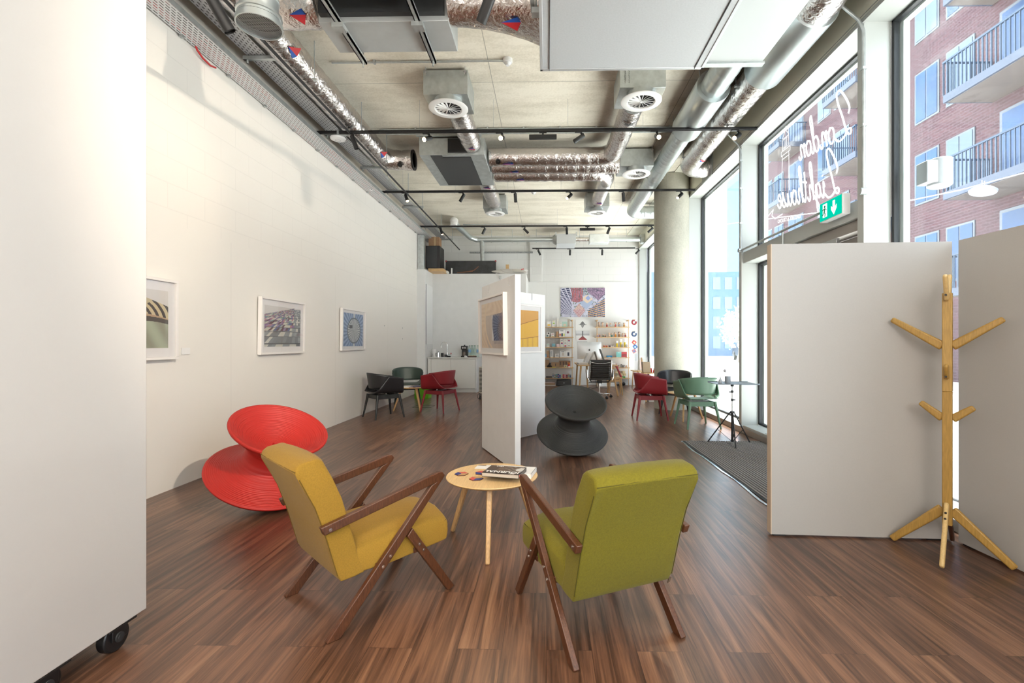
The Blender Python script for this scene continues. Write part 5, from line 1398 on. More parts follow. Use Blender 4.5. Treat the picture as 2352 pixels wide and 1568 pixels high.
# heater by the kitchen
e = thing('heater', 'tall slatted electric heater on castors, mostly hidden behind the middle partition', 'heater', (-1.455, 10.75, 0))
MB().box(-.085, -.11, .14, .085, .11, .74).build('body', mat('heater cream', (.55, .50, .42), .5), e, bevel=.01)
k = MB()
for i in range(18): k.box(-.07, -.114, .18 + i * .03, -.003, -.109, .196 + i * .03).box(.003, -.114, .18 + i * .03, .07, -.109, .196 + i * .03)
k.build('grille', BLACKM, e)
k = MB()
for x in (-.07, .07):
    for y in (-.08, .08): k.cyl((x - .012, y, .035), (x + .012, y, .035), .035, n=16).cyl((x, y, .05), (x, y, .14), .008, n=8)
k.build('castor', BLACKP, e)
MB().tube([(-.05, -.11, .16), (-.10, -.14, .12), (-.10, -.15, .04), (-.03, -.15, .01)], .006, 6).build('lead', BLACKP, e)

# ================================================================ things stored on top of the alcove
ZT = 3.17
tag(MB().box(-3.31, 11.99, 3.17, -3.15, 12.12, 4.06).build('steel_post', GALV, bevel=.004), 'galvanised steel post above the stub wall beside the black cabinet', 'post')
e = thing('server_cabinet', 'black wall cabinet with a door stored on top of the kitchen box', 'cabinet', (-3.02, 12.62, ZT + .08))
MB().box(-.17, -.28, 0, .20, .25, .60).build('case', BLACKM, e, bevel=.006)
MB().box(-.155, -.29, .02, .13, -.28, .58).build('door', DARKG, e, bevel=.004)
MB().cyl((.11, -.29, .30), (.11, -.30, .30), .012, n=12).build('lock', BLACKP, e)
tag(MB().box(-3.12, 12.32, ZT, -2.72, 12.9, ZT + .078).build('plank', OAK, bevel=.002), 'wooden board under the black stored cabinet', 'board')
e = thing('cardboard_box', 'brown cardboard box stacked on the black cabinet', 'box', (-3.02, 12.62, ZT + .681))
MB().box(-.13, -.14, 0, .15, .16, .26).build('body', mat('cardboard', (.34, .20, .11), .8, noise=.08, nscale=20), e, bevel=.003)
MB().box(.02, -.1415, 0, .06, -.14, .26).build('tape', mat('parcel tape', (.5, .36, .2), .3), e)
e = thing('wrapped_poster', 'long dark wrapped panel leaning on top of the kitchen box', 'panel', (-2.07, 13.02, ZT), rot=(R(-6), 0, 0))
MB().box(-.74, -.02, 0, .66, .02, .40).build('panel', mat('black bubble wrap', (.035, .036, .038), .35, noise=.5, nscale=6, bump=.8, bscale=60), e)
k = MB()
for (a, b, c_, d) in ((-.42, .06, .02, .10), (-.1, .09, .06, .13), (.06, .13, .18, .24)): k.bar((a, -.0225, b), (c_, -.0225, d), .003, .02)
k.build('orange_print', mat('orange print', (.30, .12, .06), .6), e)
k = MB()
for x, z in ((-.73, .39), (.65, .39)): k.box(x - .02, -.024, z - .02, x + .02, .024, z + .02)
k.build('corner_guard', mat('red corner', (.5, .08, .08), .5), e)
for i, (x, l) in enumerate(((-2.70, 'thicker white paper tube end lying'), (-2.60, 'thin white paper tube standing'))):
    q = MB().lathe([(.012, 0), (.035, 0), (.035, .16), (.012, .16), (.012, 0)], 20, caps=False)
    o = q.build('paper_tube', PAPER, smooth=40, M=(Matrix.Rotation(R(90), 4, 'X') if i == 0 else Matrix.Scale(.6, 4, (1, 0, 0)))); o.location = (x, 12.82 - .0, ZT + (.036 if i == 0 else 0)); tag(o, l + ' in front of the wrapped panel', 'paper tube')
e = tag(MB().box(-1.15, 13.2, ZT, -1.06, 13.24, ZT + .32).build('plank', OAK, bevel=.002), 'short wooden plank standing on top of the kitchen box', 'board')
def bag(u, v):
    a = 2 * pi * u; r = math.sin(pi * min(v, .999)) ** .6
    w = 1 + .18 * math.sin(a * 3 + v * 9) + .1 * math.sin(a * 7 + v * 17)
    return (-.98 + .46 * r * math.cos(a) * w, 12.98 + .14 * r * math.sin(a) * w, ZT + .001 + .13 * (1 - math.cos(pi * v)) * .5 * (1 + .25 * math.sin(a * 2 + 1)))
e = thing('plastic_bag', 'crumpled translucent plastic bag lying on top of the kitchen box', 'bag', (0, 0, 0))
MB().grid(bag, 36, 12).build('bag', mat('milky plastic', (.70, .67, .64), .35, bump=.6, bscale=20), e, smooth=60)
MB().bar((-.70, 12.85, ZT + .12), (-.62, 12.85, ZT + .14), .004, .03).build('red_print', mat('pink print', (.65, .15, .15), .5), e)
# galvanised hook box on alcove wall
q = atY(1149, 637, 12.76)
tag(MB().box(q.x - .03, 12.73, q.z - .03, q.x + .03, 12.78, q.z + .045).cyl((q.x, 12.755, q.z - .03), (q.x, 12.755, q.z - .09), .01, n=8).build('socket_box', GALV, bevel=.003), 'small galvanised socket box high on the kitchen wall', 'socket')
# duct over the back
e = thing('spiral_duct', 'thin spiral duct along the back wall under the ceiling, dropping to the kitchen', 'duct')
DY, DZ = 13.6, 4.27
spiral([(-2.03, DY, DZ), (.28, DY, DZ)], .068, .10, 16).build('duct', SPIRAL, e, smooth=25)
spiral([(-2.38, 12.2, 4.40), (-2.35, 12.6, 4.38), (-2.2, 13.4, 4.30), (-2.03, DY, DZ)], .07, .10, 16).build('duct', SPIRAL, e, smooth=30)
spiral([(-1.88, DY, 4.27), (-1.86, 13.55, 3.9), (-1.83, 13.5, 3.2)], .06, .10, 16).build('duct', GALV, e, smooth=30)
MB().ball((-2.40, 12.15, 4.44), .11, 16).cyl((-2.40, 12.15, 4.44), (-2.40, 12.1, 4.30), .09, n=20).build('valve', WPLASTIC, e, smooth=50)
spiral([(.80, DY, DZ), (1.22, DY, DZ)], .058, .08, 16).build('duct', FOIL, e, smooth=30)
spiral([(1.78, DY, DZ), (2.72, DY, DZ)], .068, .10, 16).build('duct', SPIRAL, e, smooth=25)
MB().box(1.22, DY - .16, 4.14, 1.78, DY + .16, 4.40).build('silencer', GALVL, e, bevel=.02)
MB().box(2.70, DY - .12, 4.15, 2.80, DY + .12, 4.40).build('wall_plate', GALV, e)
MB().lathe([(.14, 0), (.16, .0), (.16, .03), (.10, .12)], 20, (.29, DY, DZ), M=Matrix.Rotation(R(-90), 3, 'Y')).build('connector', GALV, e)
rods(e, [(-1.6, DY), (-1.0, DY), (-.3, DY), (2.3, DY), (.95, DY)], 4.2)
e = thing('heat_recovery_unit', 'pale grey ventilation box in line with the thin duct at the back', 'ventilation unit')
MB().box(.28, DY - .35, 4.08, .82, DY + .35, 4.36).build('case', AHUW, e, bevel=.006)
MB().box(.24, DY - .38, 4.30, .28, DY - .30, 4.40).box(.82, DY - .38, 4.30, .86, DY - .30, 4.40).build('bracket', GALV, e)
e = tag(MB().box(-2.35, 14.28, 4.02, -.42, 14.34, 4.06).build('wall_trunking', mat('grey slotted trunking', (.30, .31, .31), .6, noise=.5, nscale=40)), 'long grey slotted trunking across the back wall left of the short track', 'trunking')

# ================================================================ back wall prints
def art_city(u, v):
    # aerial view: white slab block left, red towers, pale street, orange tower right
    x, y = u, v
    # left white grid block
    if x < .25 + .10 * (y - .2) * 0 and y > .12 - .25 * x and x < .23 + .04 * math.sin(y * 3):
        a = math.atan2(y + .10, .42 - x); r_ = math.hypot(x - .42, y + .10)
        p = a * 11; q = math.log(r_) * 16
        return (0.04, 0.05, 0.13) if (p % 1) > .26 and (q % 1) > .36 else (0.62, 0.61, 0.74)
    if .24 < x < .50 and y > .50 + .35 * abs(x - .37):
        p = (x - .37) * 60 / (y + .3)
        if (p % 2) < .55: return (0.55, 0.07, 0.06)
        return mixc((0.10, 0.12, 0.14), (0.45, 0.24, 0.33), hsh(int(y * 40), int(p)))
    dx, dy = x - .60, (y - .62) * .66
    if abs(dx) + abs(dy) * 1.3 < .13:
        return (0.30, 0.38, 0.66) if abs(dx - .02) + abs(dy - .02) < .06 else (0.72, 0.58, 0.45)
    if abs(dx + .02) + abs(dy + .08) < .16: return (0.38, 0.45, 0.62)
    if y > 1.55 - 1.35 * x * .9 + .05 and x > .60 and y > .55 * (1.9 - x) - .18 and not (x > .64 and y < .18 + (x - .60) * 1.5):
        p = (x + y) * 34; q = (x - y) * 20
        return mixc((0.10, 0.09, 0.14), (0.40, 0.26, 0.40), hsh(int(p), int(q)))
    if x > .62 and y < .20 + (x - .60) * 1.15 and y < .68:
        p = (y - (x - .62) * (.25 + .6 * y)) * 17
        if (p % 1) < .30: return (0.80, 0.42, 0.13)
        return mixc((0.05, 0.07, 0.13), (0.20, 0.26, 0.42), hsh(int(x * 60), int(p)))
    cx_, cy_ = (x - .42) / .12, (y - .22) / .22
    if abs(cx_) + abs(cy_) < 1.15:
        p = (x * 1.5 + y) * 26; q = (x * 1.5 - y) * 26
        return (0.70, 0.62, 0.62) if (p % 1) < .25 or (q % 1) < .25 else mixc((0.38, 0.08, 0.15), (0.62, 0.45, 0.25), hsh(int(p), int(q)) if y > .25 else .1)
    h = hsh(int(x * 60), int(y * 36))
    if h > .93: return (0.06, 0.12, 0.04)
    if h > .88: return (0.12, 0.14, 0.2)
    if y > .75: return mixc((0.14, 0.18, 0.26), (0.5, 0.5, 0.56), hsh(int(x * 40), int(y * 22), 3))
    return mixc((0.46, 0.46, 0.58), (0.60, 0.60, 0.72), hsh(int(x * 23), int(y * 15), 5))
def wallpic(name, label, px0, py0, px1, py1, colf, nu, nv, group=None, t=.02, cat='print'):
    a = atY(px0, py0, YB - t); b = atY(px1, py1, YB - t)
    w, h = b.x - a.x, a.z - b.z
    e = thing(name, label, cat, ((a.x + b.x) / 2, YB - .001, (a.z + b.z) / 2), 0, group)
    MB().box(-w/2, -t, -h/2, w/2, 0, h/2).build('board', PAPER, e)
    sheet('print', w - .004, h - .004, nu, nv, colf, e, Matrix.Translation((0, -t - .0015, 0)))
    return e
wallpic('aerial_print', 'large colourful aerial city photograph on the back wall', 1287.5, 661, 1389.5, 728, art_city, 220, 146, t=.03)
def art_isle(u, v):
    x, y = (u - .5) * 1.5, v - .52
    if y > .02 and y < .30 * max(0, 1 - abs(x) * 3.2) + .05 * max(0, 1 - abs(x) * 2.2): return mixc((.05, .05, .06), (.3, .3, .3), hsh(int(u * 40), int(v * 30)))
    if y < 0 and -y < .36 * max(0, 1 - abs(x) * 4.5): return mixc((.10, .10, .11), (.4, .4, .4), hsh(int(u * 40), int(v * 30)))
    if abs(y) < .02 and abs(x) < .42: return (.2, .2, .2)
    return (.82, .82, .81)
def art_peak(u, v):
    x, y = (u - .5) * 1.5, v
    if y < .48 - abs(x) * .9 and y > .04: return mixc((.35, .05, .05), (.10, .09, .10), (y - .1) * 2)
    if abs(x) < .05 + .04 * max(0, (v - .8)) * 4 and v > .45: return (.12, .12, .13)
    if .5 < v < .7: return (.48, .48, .50)
    return (.80, .80, .80) if v < .5 else (.68, .69, .70)
def art_boat(u, v):
    if math.hypot((u - .35) * 1.4, v - .8) < .12: return (.2, .32, .04)
    if abs(v - .78) < .16 and .1 < u < .7: return (.78, .8, .78)
    return (.36, .38, .39)
wallpic('unframed_print', 'upper small white print with a grey mirrored island, between the shelf units', 1321.5, 734, 1354.5, 757.5, art_isle, 50, 34, 'small prints between the shelves', .01)
wallpic('unframed_print', 'small grey print with a red peak, below the mirrored island', 1322.5, 759.5, 1354, 781, art_peak, 50, 34, 'small prints between the shelves', .01)
wallpic('unframed_print', 'lowest small print, its lower part hidden by the computer screen', 1326.5, 784, 1349, 806, art_boat, 40, 30, 'small prints between the shelves', .01)
# round wreath ornaments and cards on the right
for py, c, lb in ((740, (.36, .03, .05), 'red'), (767, (.05, .09, .20), 'dark blue')):
    q = atY(1456.5, py, YB); e = thing('wreath_ornament', lb + ' and white paper wreath hanging on the back wall right of the shelves', 'ornament', (q.x, YB - .001, q.z), 0, 'paper wreaths on the back wall')
    k = MB()
    for i in range(14):
        a = 2 * pi * i / 14; k.box(.062 * math.cos(a) - .018, -.02 - .004 * (i % 2), .062 * math.sin(a) - .018, .062 * math.cos(a) + .018, -.008, .062 * math.sin(a) + .018)
    k.build('ring', [mat(lb + ' paper', c, .6)], e, smooth=0)
    MB().box(-.035, -.03, -.03, .0, -.021, .03).box(.02, -.03, .03, .07, -.021, .07).build('white_flower', PAPER, e)
    MB().box(-.05, -.008, .06, .05, -.001, .12).build('card_header', mat('cream card', (.76, .72, .62), .6), e)
for i, (py, c) in enumerate(((786, (.55, .08, .08)), (796, (.05, .16, .45)), (806, (.50, .22, .25)))):
    q = atY(1458, py, YB); e = thing('paper_square', ('red', 'blue', 'pink patterned')[i] + ' diamond shaped card in the hanging string right of the shelves', 'card', (q.x + (.01 if i % 2 else -.02), YB - .002, q.z), 0, 'diamond cards in a hanging string', rot=(0, R(38 + 12 * i), 0))
    MB().box(-.055, -.012, -.055, .055, 0, .055).build('card', mat('card %d' % i, c, .6), e)
    MB().box(-.02, -.015, -.03, .03, -.0125, .02).build('pattern', mat('card pattern %d' % i, ((.8, .7, .4), (.5, .75, .85), (.15, .25, .5))[i], .6), e)
# white vertical sign leaning right
# ================================================================ shelves
SZ1 = [1.768, 1.462, 1.157, .848, .545, .232]
def shelf_unit(label, x0, x1, rows, top, group='wall shelf units'):
    e = thing('shelf_unit', label, 'shelf unit', (0, 0, 0), 0, group)
    for x in (x0, x1 - .02): MB().box(x, 14.14, 0, x + .02, 14.16, top).build('upright', OAKV, e, bevel=.002)
    for x in (x0, x1 - .02): MB().cyl((x + .01, 14.13, top - .02), (x + .01, YB - .001, top - .02), .022, n=16).build('wall_fixing', OAKV, e)
    for z in rows: MB().box(x0 - .03, 14.12, z - .022, x1 + .03, 14.38, z).build('shelf_board', OAK, e, bevel=.002)
    return e
U1 = (-.25, .775); U2 = (1.50, 2.46)
shelf_unit('left oak shelf unit with boxed goods, partly behind the middle partition', *U1, SZ1, 1.98)
shelf_unit('right oak shelf unit with rows of small dolls', *U2, SZ1, 1.98)
GY = 14.22
BW = mat('white carton', (.80, .79, .77), .5)
def bx(px, l, w_px, h, z, col, pcol=None, row='', lab='', shape='rect', d=.09, group=None, y=GY, name='product_box', cat='box', pz=.5, ph=.5, pw=.6, pc2=None):
    x = atY(px, 800, y - d / 2).x; w = w_px / FPX * y
    e = thing(name, lab, cat, (x, y, z), R(l), group)
    MB().box(-w/2, -d/2, 0, w/2, d/2, h).build('carton', mat('carton %.2f %.2f %.2f' % col, col, .5), e, bevel=.001)
    if pcol:
        k = MB(); yy = -d/2 - .001
        def patch(cx_, cz, ww, hh):
            if shape == 'disc': k.cyl((cx_, yy, cz), (cx_, yy + .001, cz), min(ww, hh) / 2, n=20)
            else: k.box(cx_ - ww/2, yy, cz - hh/2, cx_ + ww/2, yy + .001, cz + hh/2)
        patch(0, h * pz, w * pw, h * ph); k.build('front_print', mat('print %.2f %.2f %.2f' % pcol, pcol, .5), e)
        if pc2: MB().box(-w * .3, yy, h * .84, w * .2, yy + .001, h * .92).build('title_print', mat('print %.2f %.2f %.2f' % pc2, pc2, .5), e)
    return e
G1 = 'boxed goods on the left shelf unit'
W_ = (.80, .79, .77); KR = (.42, .26, .14); IN = (.05, .05, .06)
z = SZ1[0]
bx(1261, 0, 11, .155, z, W_, (.78, .47, .05), lab='white box with an orange panel on the top left shelf', pz=.34, ph=.3, group=G1)
bx(1272, 0, 8, .195, z, W_, (.30, .50, .06), lab='white box with a green print on the top left shelf', pz=.55, ph=.2, pw=.5, group=G1, pc2=(.75, .65, .05))
bx(1281.5, 0, 6, .245, z, (.78, .76, .70), (.45, .20, .12), lab='tallest white box on the top left shelf, with a thin red line', pw=.1, ph=.5, group=G1)
bx(1288, 0, 6, .13, z, W_, (.55, .60, .40), lab='small white box right of the tallest box on the top left shelf', pw=.5, ph=.15, pz=.8, group=G1)
bx(1297, 0, 12, .155, z, (.46, .66, .58), (.70, .58, .45), lab='mint green box with a hand drawing on the top left shelf', pw=.5, ph=.4, pz=.35, group=G1)
bx(1306, 0, 5, .235, z, (.55, .49, .40), (.42, .36, .30), lab='tall beige box at the right end of the top left shelf', pw=.5, ph=.8, group=G1)
z = SZ1[1]
bx(1257.5, 0, 7.5, .075, z, W_, (.03, .14, .14), lab='small white box with a dark green square on the second left shelf', pw=.45, ph=.5, group=G1)
bx(1260, 0, 8, .07, z + .0755, W_, IN, lab='white box with two black discs, stacked on the dark green square box', shape='disc', pw=.6, ph=.7, group=G1)
bx(1269.5, 0, 8, .065, z, W_, (.62, .42, .12), lab='small white box with a yellow car print on the second left shelf', pw=.6, ph=.3, pz=.3, group=G1)
bx(1269.5, 0, 8, .05, z + .0655, W_, (.48, .04, .06), lab='small white box with a red car print, stacked on the yellow car box', pw=.6, ph=.3, pz=.4, group=G1)
bx(1280, 0, 6, .165, z, (.32, .17, .09), (.55, .36, .2), lab='brown wooden toy box on the second left shelf', pw=.3, ph=.8, group=G1)
e = bx(1291, 0, 14, .215, z, W_, (.04, .06, .09), lab='large white box printed with red, dark and lime bags', pw=.28, ph=.42, pz=.3, group=G1, pc2=(.03, .04, .06))
for dx, c in ((-.058, (.60, .08, .03)), (.058, (.50, .55, .03))): MB().box(dx - .018, -.046, .035, dx + .018, -.0455, .10).build('bag_print', mat('print %.2f %.2f %.2f' % c, c, .5), e)
bx(1304.5, 0, 12, .20, z, (.74, .74, .76), (.25, .09, .13), lab='white box with a dark red pebble print on the second left shelf', shape='disc', pw=.6, ph=.35, pz=.7, group=G1)
z = SZ1[2]
bx(1258.5, 0, 7, .105, z, W_, (.35, .62, .50), lab='small white and mint box on the third left shelf', pw=.6, ph=.3, pz=.7, group=G1)
bx(1271.5, 0, 8, .105, z, (.18, .42, .52), (.60, .72, .74), lab='teal box on the third left shelf', pw=.7, ph=.2, pz=.2, group=G1)
bx(1282, 0, 7, .095, z, (.74, .58, .57), None, lab='pale pink box on the third left shelf', group=G1)
n = 0
for cx_, nm in ((1290.5, 'left'), (1298.5, 'middle'), (1307, 'right')):
    for r in range(3):
        dsc = [((.60, .52, .42), 'disc'), (None, 'red'), (IN, 'rect')][(r + n) % 3]
        e = bx(cx_, 0, 7.6, .079, z + r * .0797, (.70, .68, .64), dsc[0] or (.62, .05, .05), lab='%s white coaster box in the %s stack on the third left shelf' % (('bottom', 'middle', 'top')[r], nm), shape='disc' if dsc[1] == 'disc' else 'rect', pw=.5, ph=.5 if dsc[1] != 'rect' else .2, group='coaster boxes in three stacks')
        if dsc[1] == 'red': MB().box(-.02, -.047, .012, .025, -.0465, .035).build('blue_print', mat('print blue', (.04, .06, .28), .5), e)
    n += 1
z = SZ1[3]
bx(1254, 0, 3, .10, z, (.20, .45, .70), None, lab='blue and white box at the left end of the fourth left shelf', group=G1)
bx(1258.5, 0, 6, .20, z, KR, (.30, .05, .05), lab='brown cardboard box with a red dot on the fourth left shelf', pw=.3, ph=.12, pz=.12, group=G1)
bx(1267, 0, 6.5, .225, z, W_, (.45, .47, .49), lab='tall white box with a grey bottle print on the fourth left shelf', pw=.45, ph=.7, group=G1)
bx(1279.5, 0, 9.5, .10, z, W_, (.35, .37, .37), lab='low white box with a bowl print on the fourth left shelf', pw=.6, ph=.4, group=G1)
bx(1293, 0, 13, .195, z, W_, (.62, .56, .50), lab='white box with a pale cup print on the fourth left shelf', pw=.35, ph=.5, group=G1, pc2=(.1, .12, .16))
bx(1305.5, 0, 11.5, .195, z, W_, (.06, .07, .10), lab='white box with a dark cup print on the fourth left shelf', pw=.38, ph=.55, group=G1)
z = SZ1[4]
bx(1257, 0, 10, .215, z, KR, None, lab='kraft cardboard sleeve behind the dark lamp on the fifth left shelf', y=14.30, group=G1)
e = thing('toy', 'dark brown folded figure on the fifth left shelf', 'toy', (atY(1262, 840, 14.2).x, 14.17, z), 0)
MB().ball((0, 0, .05), .05, 10, .9).ball((.05, 0, .03), .03, 8, .9).ball((-.04, 0, .035), .035, 8, .9).ball((.01, 0, .11), .03, 8, 1.2).build('body', mat('dark brown felt', (.03, .018, .014), .9), e, smooth=40)
bx(1276, 0, 19, .15, z, KR, (.08, .06, .05), lab='long kraft box on the fifth left shelf', y=14.30, pw=.1, ph=.5, group=G1)
for i in range(4): bx(1287.2 + i * 6.6, 0, 6.4, .20, z, (.33 + .02 * (i % 2), .20, .11), (.09, .06, .05), lab='%s of four kraft cutlery boxes on the fifth left shelf' % ('leftmost', 'second', 'third', 'rightmost')[i], y=14.28, pw=.35, ph=.5, pz=.6, group='kraft cutlery boxes')
bx(1299, 0, 7, .075, z, (.62, .58, .50), (.50, .42, .05), lab='small cream and yellow box in front of the kraft boxes', y=14.18, pw=.5, ph=.5, d=.06, group=G1)
e = thing('toy', 'red and orange wooden figure at the right end of the fifth left shelf', 'toy', (atY(1307, 840, 14.17).x, 14.17, z), 0)
MB().lathe([(.0001, 0), (.036, 0), (.036, .04), (.0001, .04)], 16).build('base', WPLASTIC, e)
MB().lathe([(.0001, .04), (.034, .04), (.03, .09), (.0001, .09)], 16).build('body', mat('toy red', (.6, .03, .03), .4), e)
MB().ball((0, 0, .12), .032, 12).bar((-.04, 0, .15), (0, 0, .10), .02, .02).build('head', mat('toy orange', (.7, .2, .04), .5), e, smooth=40)
for px, c, nm in ((1271, (.55, .60, .03), 'lime'), (1281, (.08, .20, .16), 'teal'), (1294, (.62, .44, .22), 'wooden')):
    q = atY(px, 843, 14.16); o = MB().box(-.05, -.03, 0, .05, .03, .012).build('comb', mat(nm + ' flat toy', c, .5), bevel=.004); o.location = (q.x, 14.155, z); tag(o, nm + ' flat piece lying at the front of the fifth left shelf', 'toy', 'flat pieces on the fifth left shelf')
z = SZ1[5]
bx(1261, 0, 14, .045, z, (.06, .05, .05), None, lab='flat dark box on the lowest left shelf', d=.16, group=G1)
random.seed(11)
nm = ['grey patterned', 'black and white patterned', 'teal striped', 'navy', 'cobalt blue', 'white and green', 'crimson', 'rose pink', 'maroon', 'tan', 'slate']
cl = [(.35, .35, .34), (.15, .15, .16), (.10, .32, .32), (.03, .04, .16), (.06, .14, .42), (.50, .58, .45), (.45, .04, .06), (.60, .28, .30), (.22, .03, .05), (.42, .30, .2), (.16, .2, .24)]
for i in range(11):
    bx(1270.5 + i * 3.95, 0, 3.7, .09 + .035 * hsh(i, 4), z, cl[i], cl[(i + 4) % 11], lab='%s sock bundle in the row on the lowest left shelf' % nm[i], pw=.6, ph=.3, name='sock_bundle', cat='socks', group='sock bundles on the lowest left shelf', d=.12)
e = thing('printer', 'black printer on the floor under the left shelf unit', 'printer', (atY(1295, 880, 14.2).x, 14.21, 0))
MB().box(-.215, -.15, 0, .215, .15, .17).build('body', BLACKP, e, bevel=.012)
MB().box(-.19, -.152, .03, .19, -.149, .05).build('paper_slot', DARKG, e)
MB().box(-.02, -.153, .085, .02, -.149, .093).build('badge', WPLASTIC, e)
for i, (h0, h1, c, lb) in enumerate(((0, .03, (.75, .72, .68), 'bottom'), (.031, .075, KR, 'middle brown'), (.076, .11, (.62, .50, .46), 'top pinkish'))):
    o = MB().box(-.19, -.14, 0, .19 - .03 * i, .14, h1 - h0).build('flat_parcel', mat('parcel %d' % i, c, .6), bevel=.002); o.location = (atY(1262 + i, 880, 14.2).x, 14.21, h0); tag(o, lb + ' flat parcel of the stack on the floor under the left shelf unit', 'parcel', 'flat parcels under the left shelf unit')

# right unit: dolls
SKIN = mat('doll skin', (.72, .50, .36), .5)
def doll(px, z, h, hair, robe, label, r=.026, group=None, buns=False):
    x = atY(px, 760, 14.2).x
    e = thing('doll', label, 'doll', (x, 14.2, z), 0, group)
    hb = h * .55
    MB().lathe([(.0001, 0), (r * .8, 0), (r, hb * .35), (r * .85, hb * .8), (r * .5, hb), (.0001, hb)], 16).build('robe', mat('robe %.2f %.2f %.2f' % robe, robe, .45), e, smooth=50)
    MB().ball((0, 0, hb + h * .2), h * .22, 14).build('head', SKIN, e, smooth=60)
    k = MB().lathe([(h * .235, -.0 * h), (h * .245, h * .06), (h * .19, h * .17), (.0001, h * .235)], 16, (0, .006, hb + h * .2))
    if buns: k.ball((-h * .2, 0, hb + h * .38), h * .07, 8).ball((h * .2, 0, hb + h * .38), h * .07, 8)
    k.build('hair', mat('hair %.2f %.2f %.2f' % hair, hair, .45), e, smooth=50)
GD1, GD2 = 'dolls on the top right shelf', 'dolls on the second right shelf'
z = SZ1[0]; HB = (.12, .04, .03); HK = (.02, .015, .015)
for px, h, hair, robe, lb, bn in ((1376, .145, HB, (.62, .42, .28), 'leftmost brown haired doll in a beige robe', False), (1384, .145, HB, (.66, .46, .36), 'second brown haired doll in a beige robe', False), (1394, .13, (.72, .60, .48), (.50, .06, .05), 'blonde doll in a red robe', False), (1402.5, .125, (.72, .60, .50), (.55, .57, .62), 'blonde doll in a pale grey robe', False), (1413.8, .135, (.30, .08, .05), (.58, .10, .08), 'doll with hair buns in a red robe', True), (1422, .135, (.12, .07, .05), (.28, .30, .36), 'doll with hair buns in a grey patterned robe', True), (1433.5, .13, HK, (.52, .26, .04), 'rightmost black haired doll in an ochre robe', False)):
    doll(px, z, h, hair, robe, lb + ' on the top right shelf', group=GD1, buns=bn)
z = SZ1[1]
for px, h, hair, robe, lb in ((1373, .10, (.5, .35, .2), (.38, .28, .50), 'small lilac doll'), (1377.5, .10, (.2, .08, .05), (.35, .10, .08), 'small dark red doll next to the lilac one'), (1385.5, .09, (.4, .22, .1), (.06, .13, .08), 'small dark green doll'), (1390, .085, (.5, .3, .15), (.20, .06, .07), 'small maroon doll'), (1399.5, .135, (.75, .62, .5), (.70, .54, .42), 'pale cream doll'), (1405, .115, HK, (.03, .22, .20), 'black haired doll in a teal robe'), (1413.5, .15, HK, (.62, .22, .02), 'black haired doll in an orange robe'), (1422, .165, HK, (.28, .12, .04), 'tallest black haired doll in a brown robe'), (1431, .12, HB, (.60, .42, .38), 'brown haired doll in a pink robe'), (1436.5, .12, HB, (.40, .06, .06), 'rightmost brown haired doll in a dark red robe')):
    doll(px, z, h, hair, robe, lb + ' on the second right shelf', r=.022 if h < .12 else .028, group=GD2)
# third right shelf: glass jars and yellow tubes
z = SZ1[2]
CL = glass_mat('clear box', (.93, .92, .93), 1.3)
def pot(px, z, r, h, body, lid, label, group, name='jar', cat='jar', y=14.2):
    x = atY(px, 800, y).x; e = thing(name, label, cat, (x, y, z), 0, group)
    MB().lathe([(.0001, 0), (r, 0), (r, h * .75), (.0001, h * .75)], 18).build('body', mat('pot %.2f %.2f %.2f' % body, body, .35), e, smooth=40)
    MB().lathe([(.0001, h * .75), (r * .8, h * .75), (r * .8, h), (.0001, h)], 18).build('lid', mat('lid %.2f %.2f %.2f' % lid, lid, .35), e, smooth=40)
GJ = 'little jars on the third right shelf'
for px, b_, l_, lb in ((1388, (.55, .10, .03), (.75, .7, .65), 'left orange'), (1393.5, (.60, .14, .05), (.75, .7, .65), 'right orange'), (1400.5, (.10, .05, .05), (.65, .55, .5), 'dark'), (1404, (.72, .68, .62), (.10, .03, .03), 'left cream'), (1408, (.75, .72, .68), (.05, .05, .05), 'black lidded cream')):
    pot(px, z, .026, .065, b_, l_, lb + ' little jar on the third right shelf', GJ)
for px, h, lb in ((1417, .19, 'shortest yellow tube on the third right shelf'), (1425.5, .245, 'middle tall yellow tube on the third right shelf'), (1435, .245, 'right tall yellow tube on the third right shelf')):
    x = atY(px, 800, 14.24).x; e = thing('cosmetic_tube', lb, 'tube', (x, 14.24, z), 0, 'yellow tubes on the third right shelf')
    MB().loft([[(.022 * math.cos(a), .022 * math.sin(a), 0) for a in [2 * pi * i / 16 for i in range(16)]], [(.030 * math.cos(a), .018 * math.sin(a), h * .6) for a in [2 * pi * i / 16 for i in range(16)]]]).build('yellow_body', mat('yellow tube', (.85, .62, .02), .35), e, smooth=50)
    MB().loft([[(.030 * math.cos(a), .018 * math.sin(a), h * .6) for a in [2 * pi * i / 16 for i in range(16)]], [(.042 * math.cos(a), .003 * math.sin(a), h) for a in [2 * pi * i / 16 for i in range(16)]]]).build('white_end', WPLASTIC, e, smooth=50)
for px, lb in ((1429, 'left'), (1438.5, 'right')): bx(px, 0, 4.5, .075, z, (.16, .15, .14), (.6, .5, .35), lab=lb + ' small dark patterned card box in front of the yellow tubes', y=14.15, d=.02, pw=.5, ph=.5, group='small dark cards')
z = SZ1[3]
bx(1400, 0, 12.5, .055, z, (.02, .25, .50), (.7, .75, .8), lab='flat blue box on the fourth right shelf', pw=.4, ph=.25, pz=.1)
bx(1421.5, 0, 11.5, .165, z, (.24, .60, .58), (.70, .80, .78), lab='turquoise book standing on the fourth right shelf', pw=.2, ph=.15, pz=.85, d=.03, name='book', cat='book')
bx(1433.5, 0, 12.5, .165, z, (.50, .05, .06), (.10, .05, .05), lab='red book with a dark band standing on the fourth right shelf', pw=.95, ph=.12, pz=.45, d=.03, name='book', cat='book')
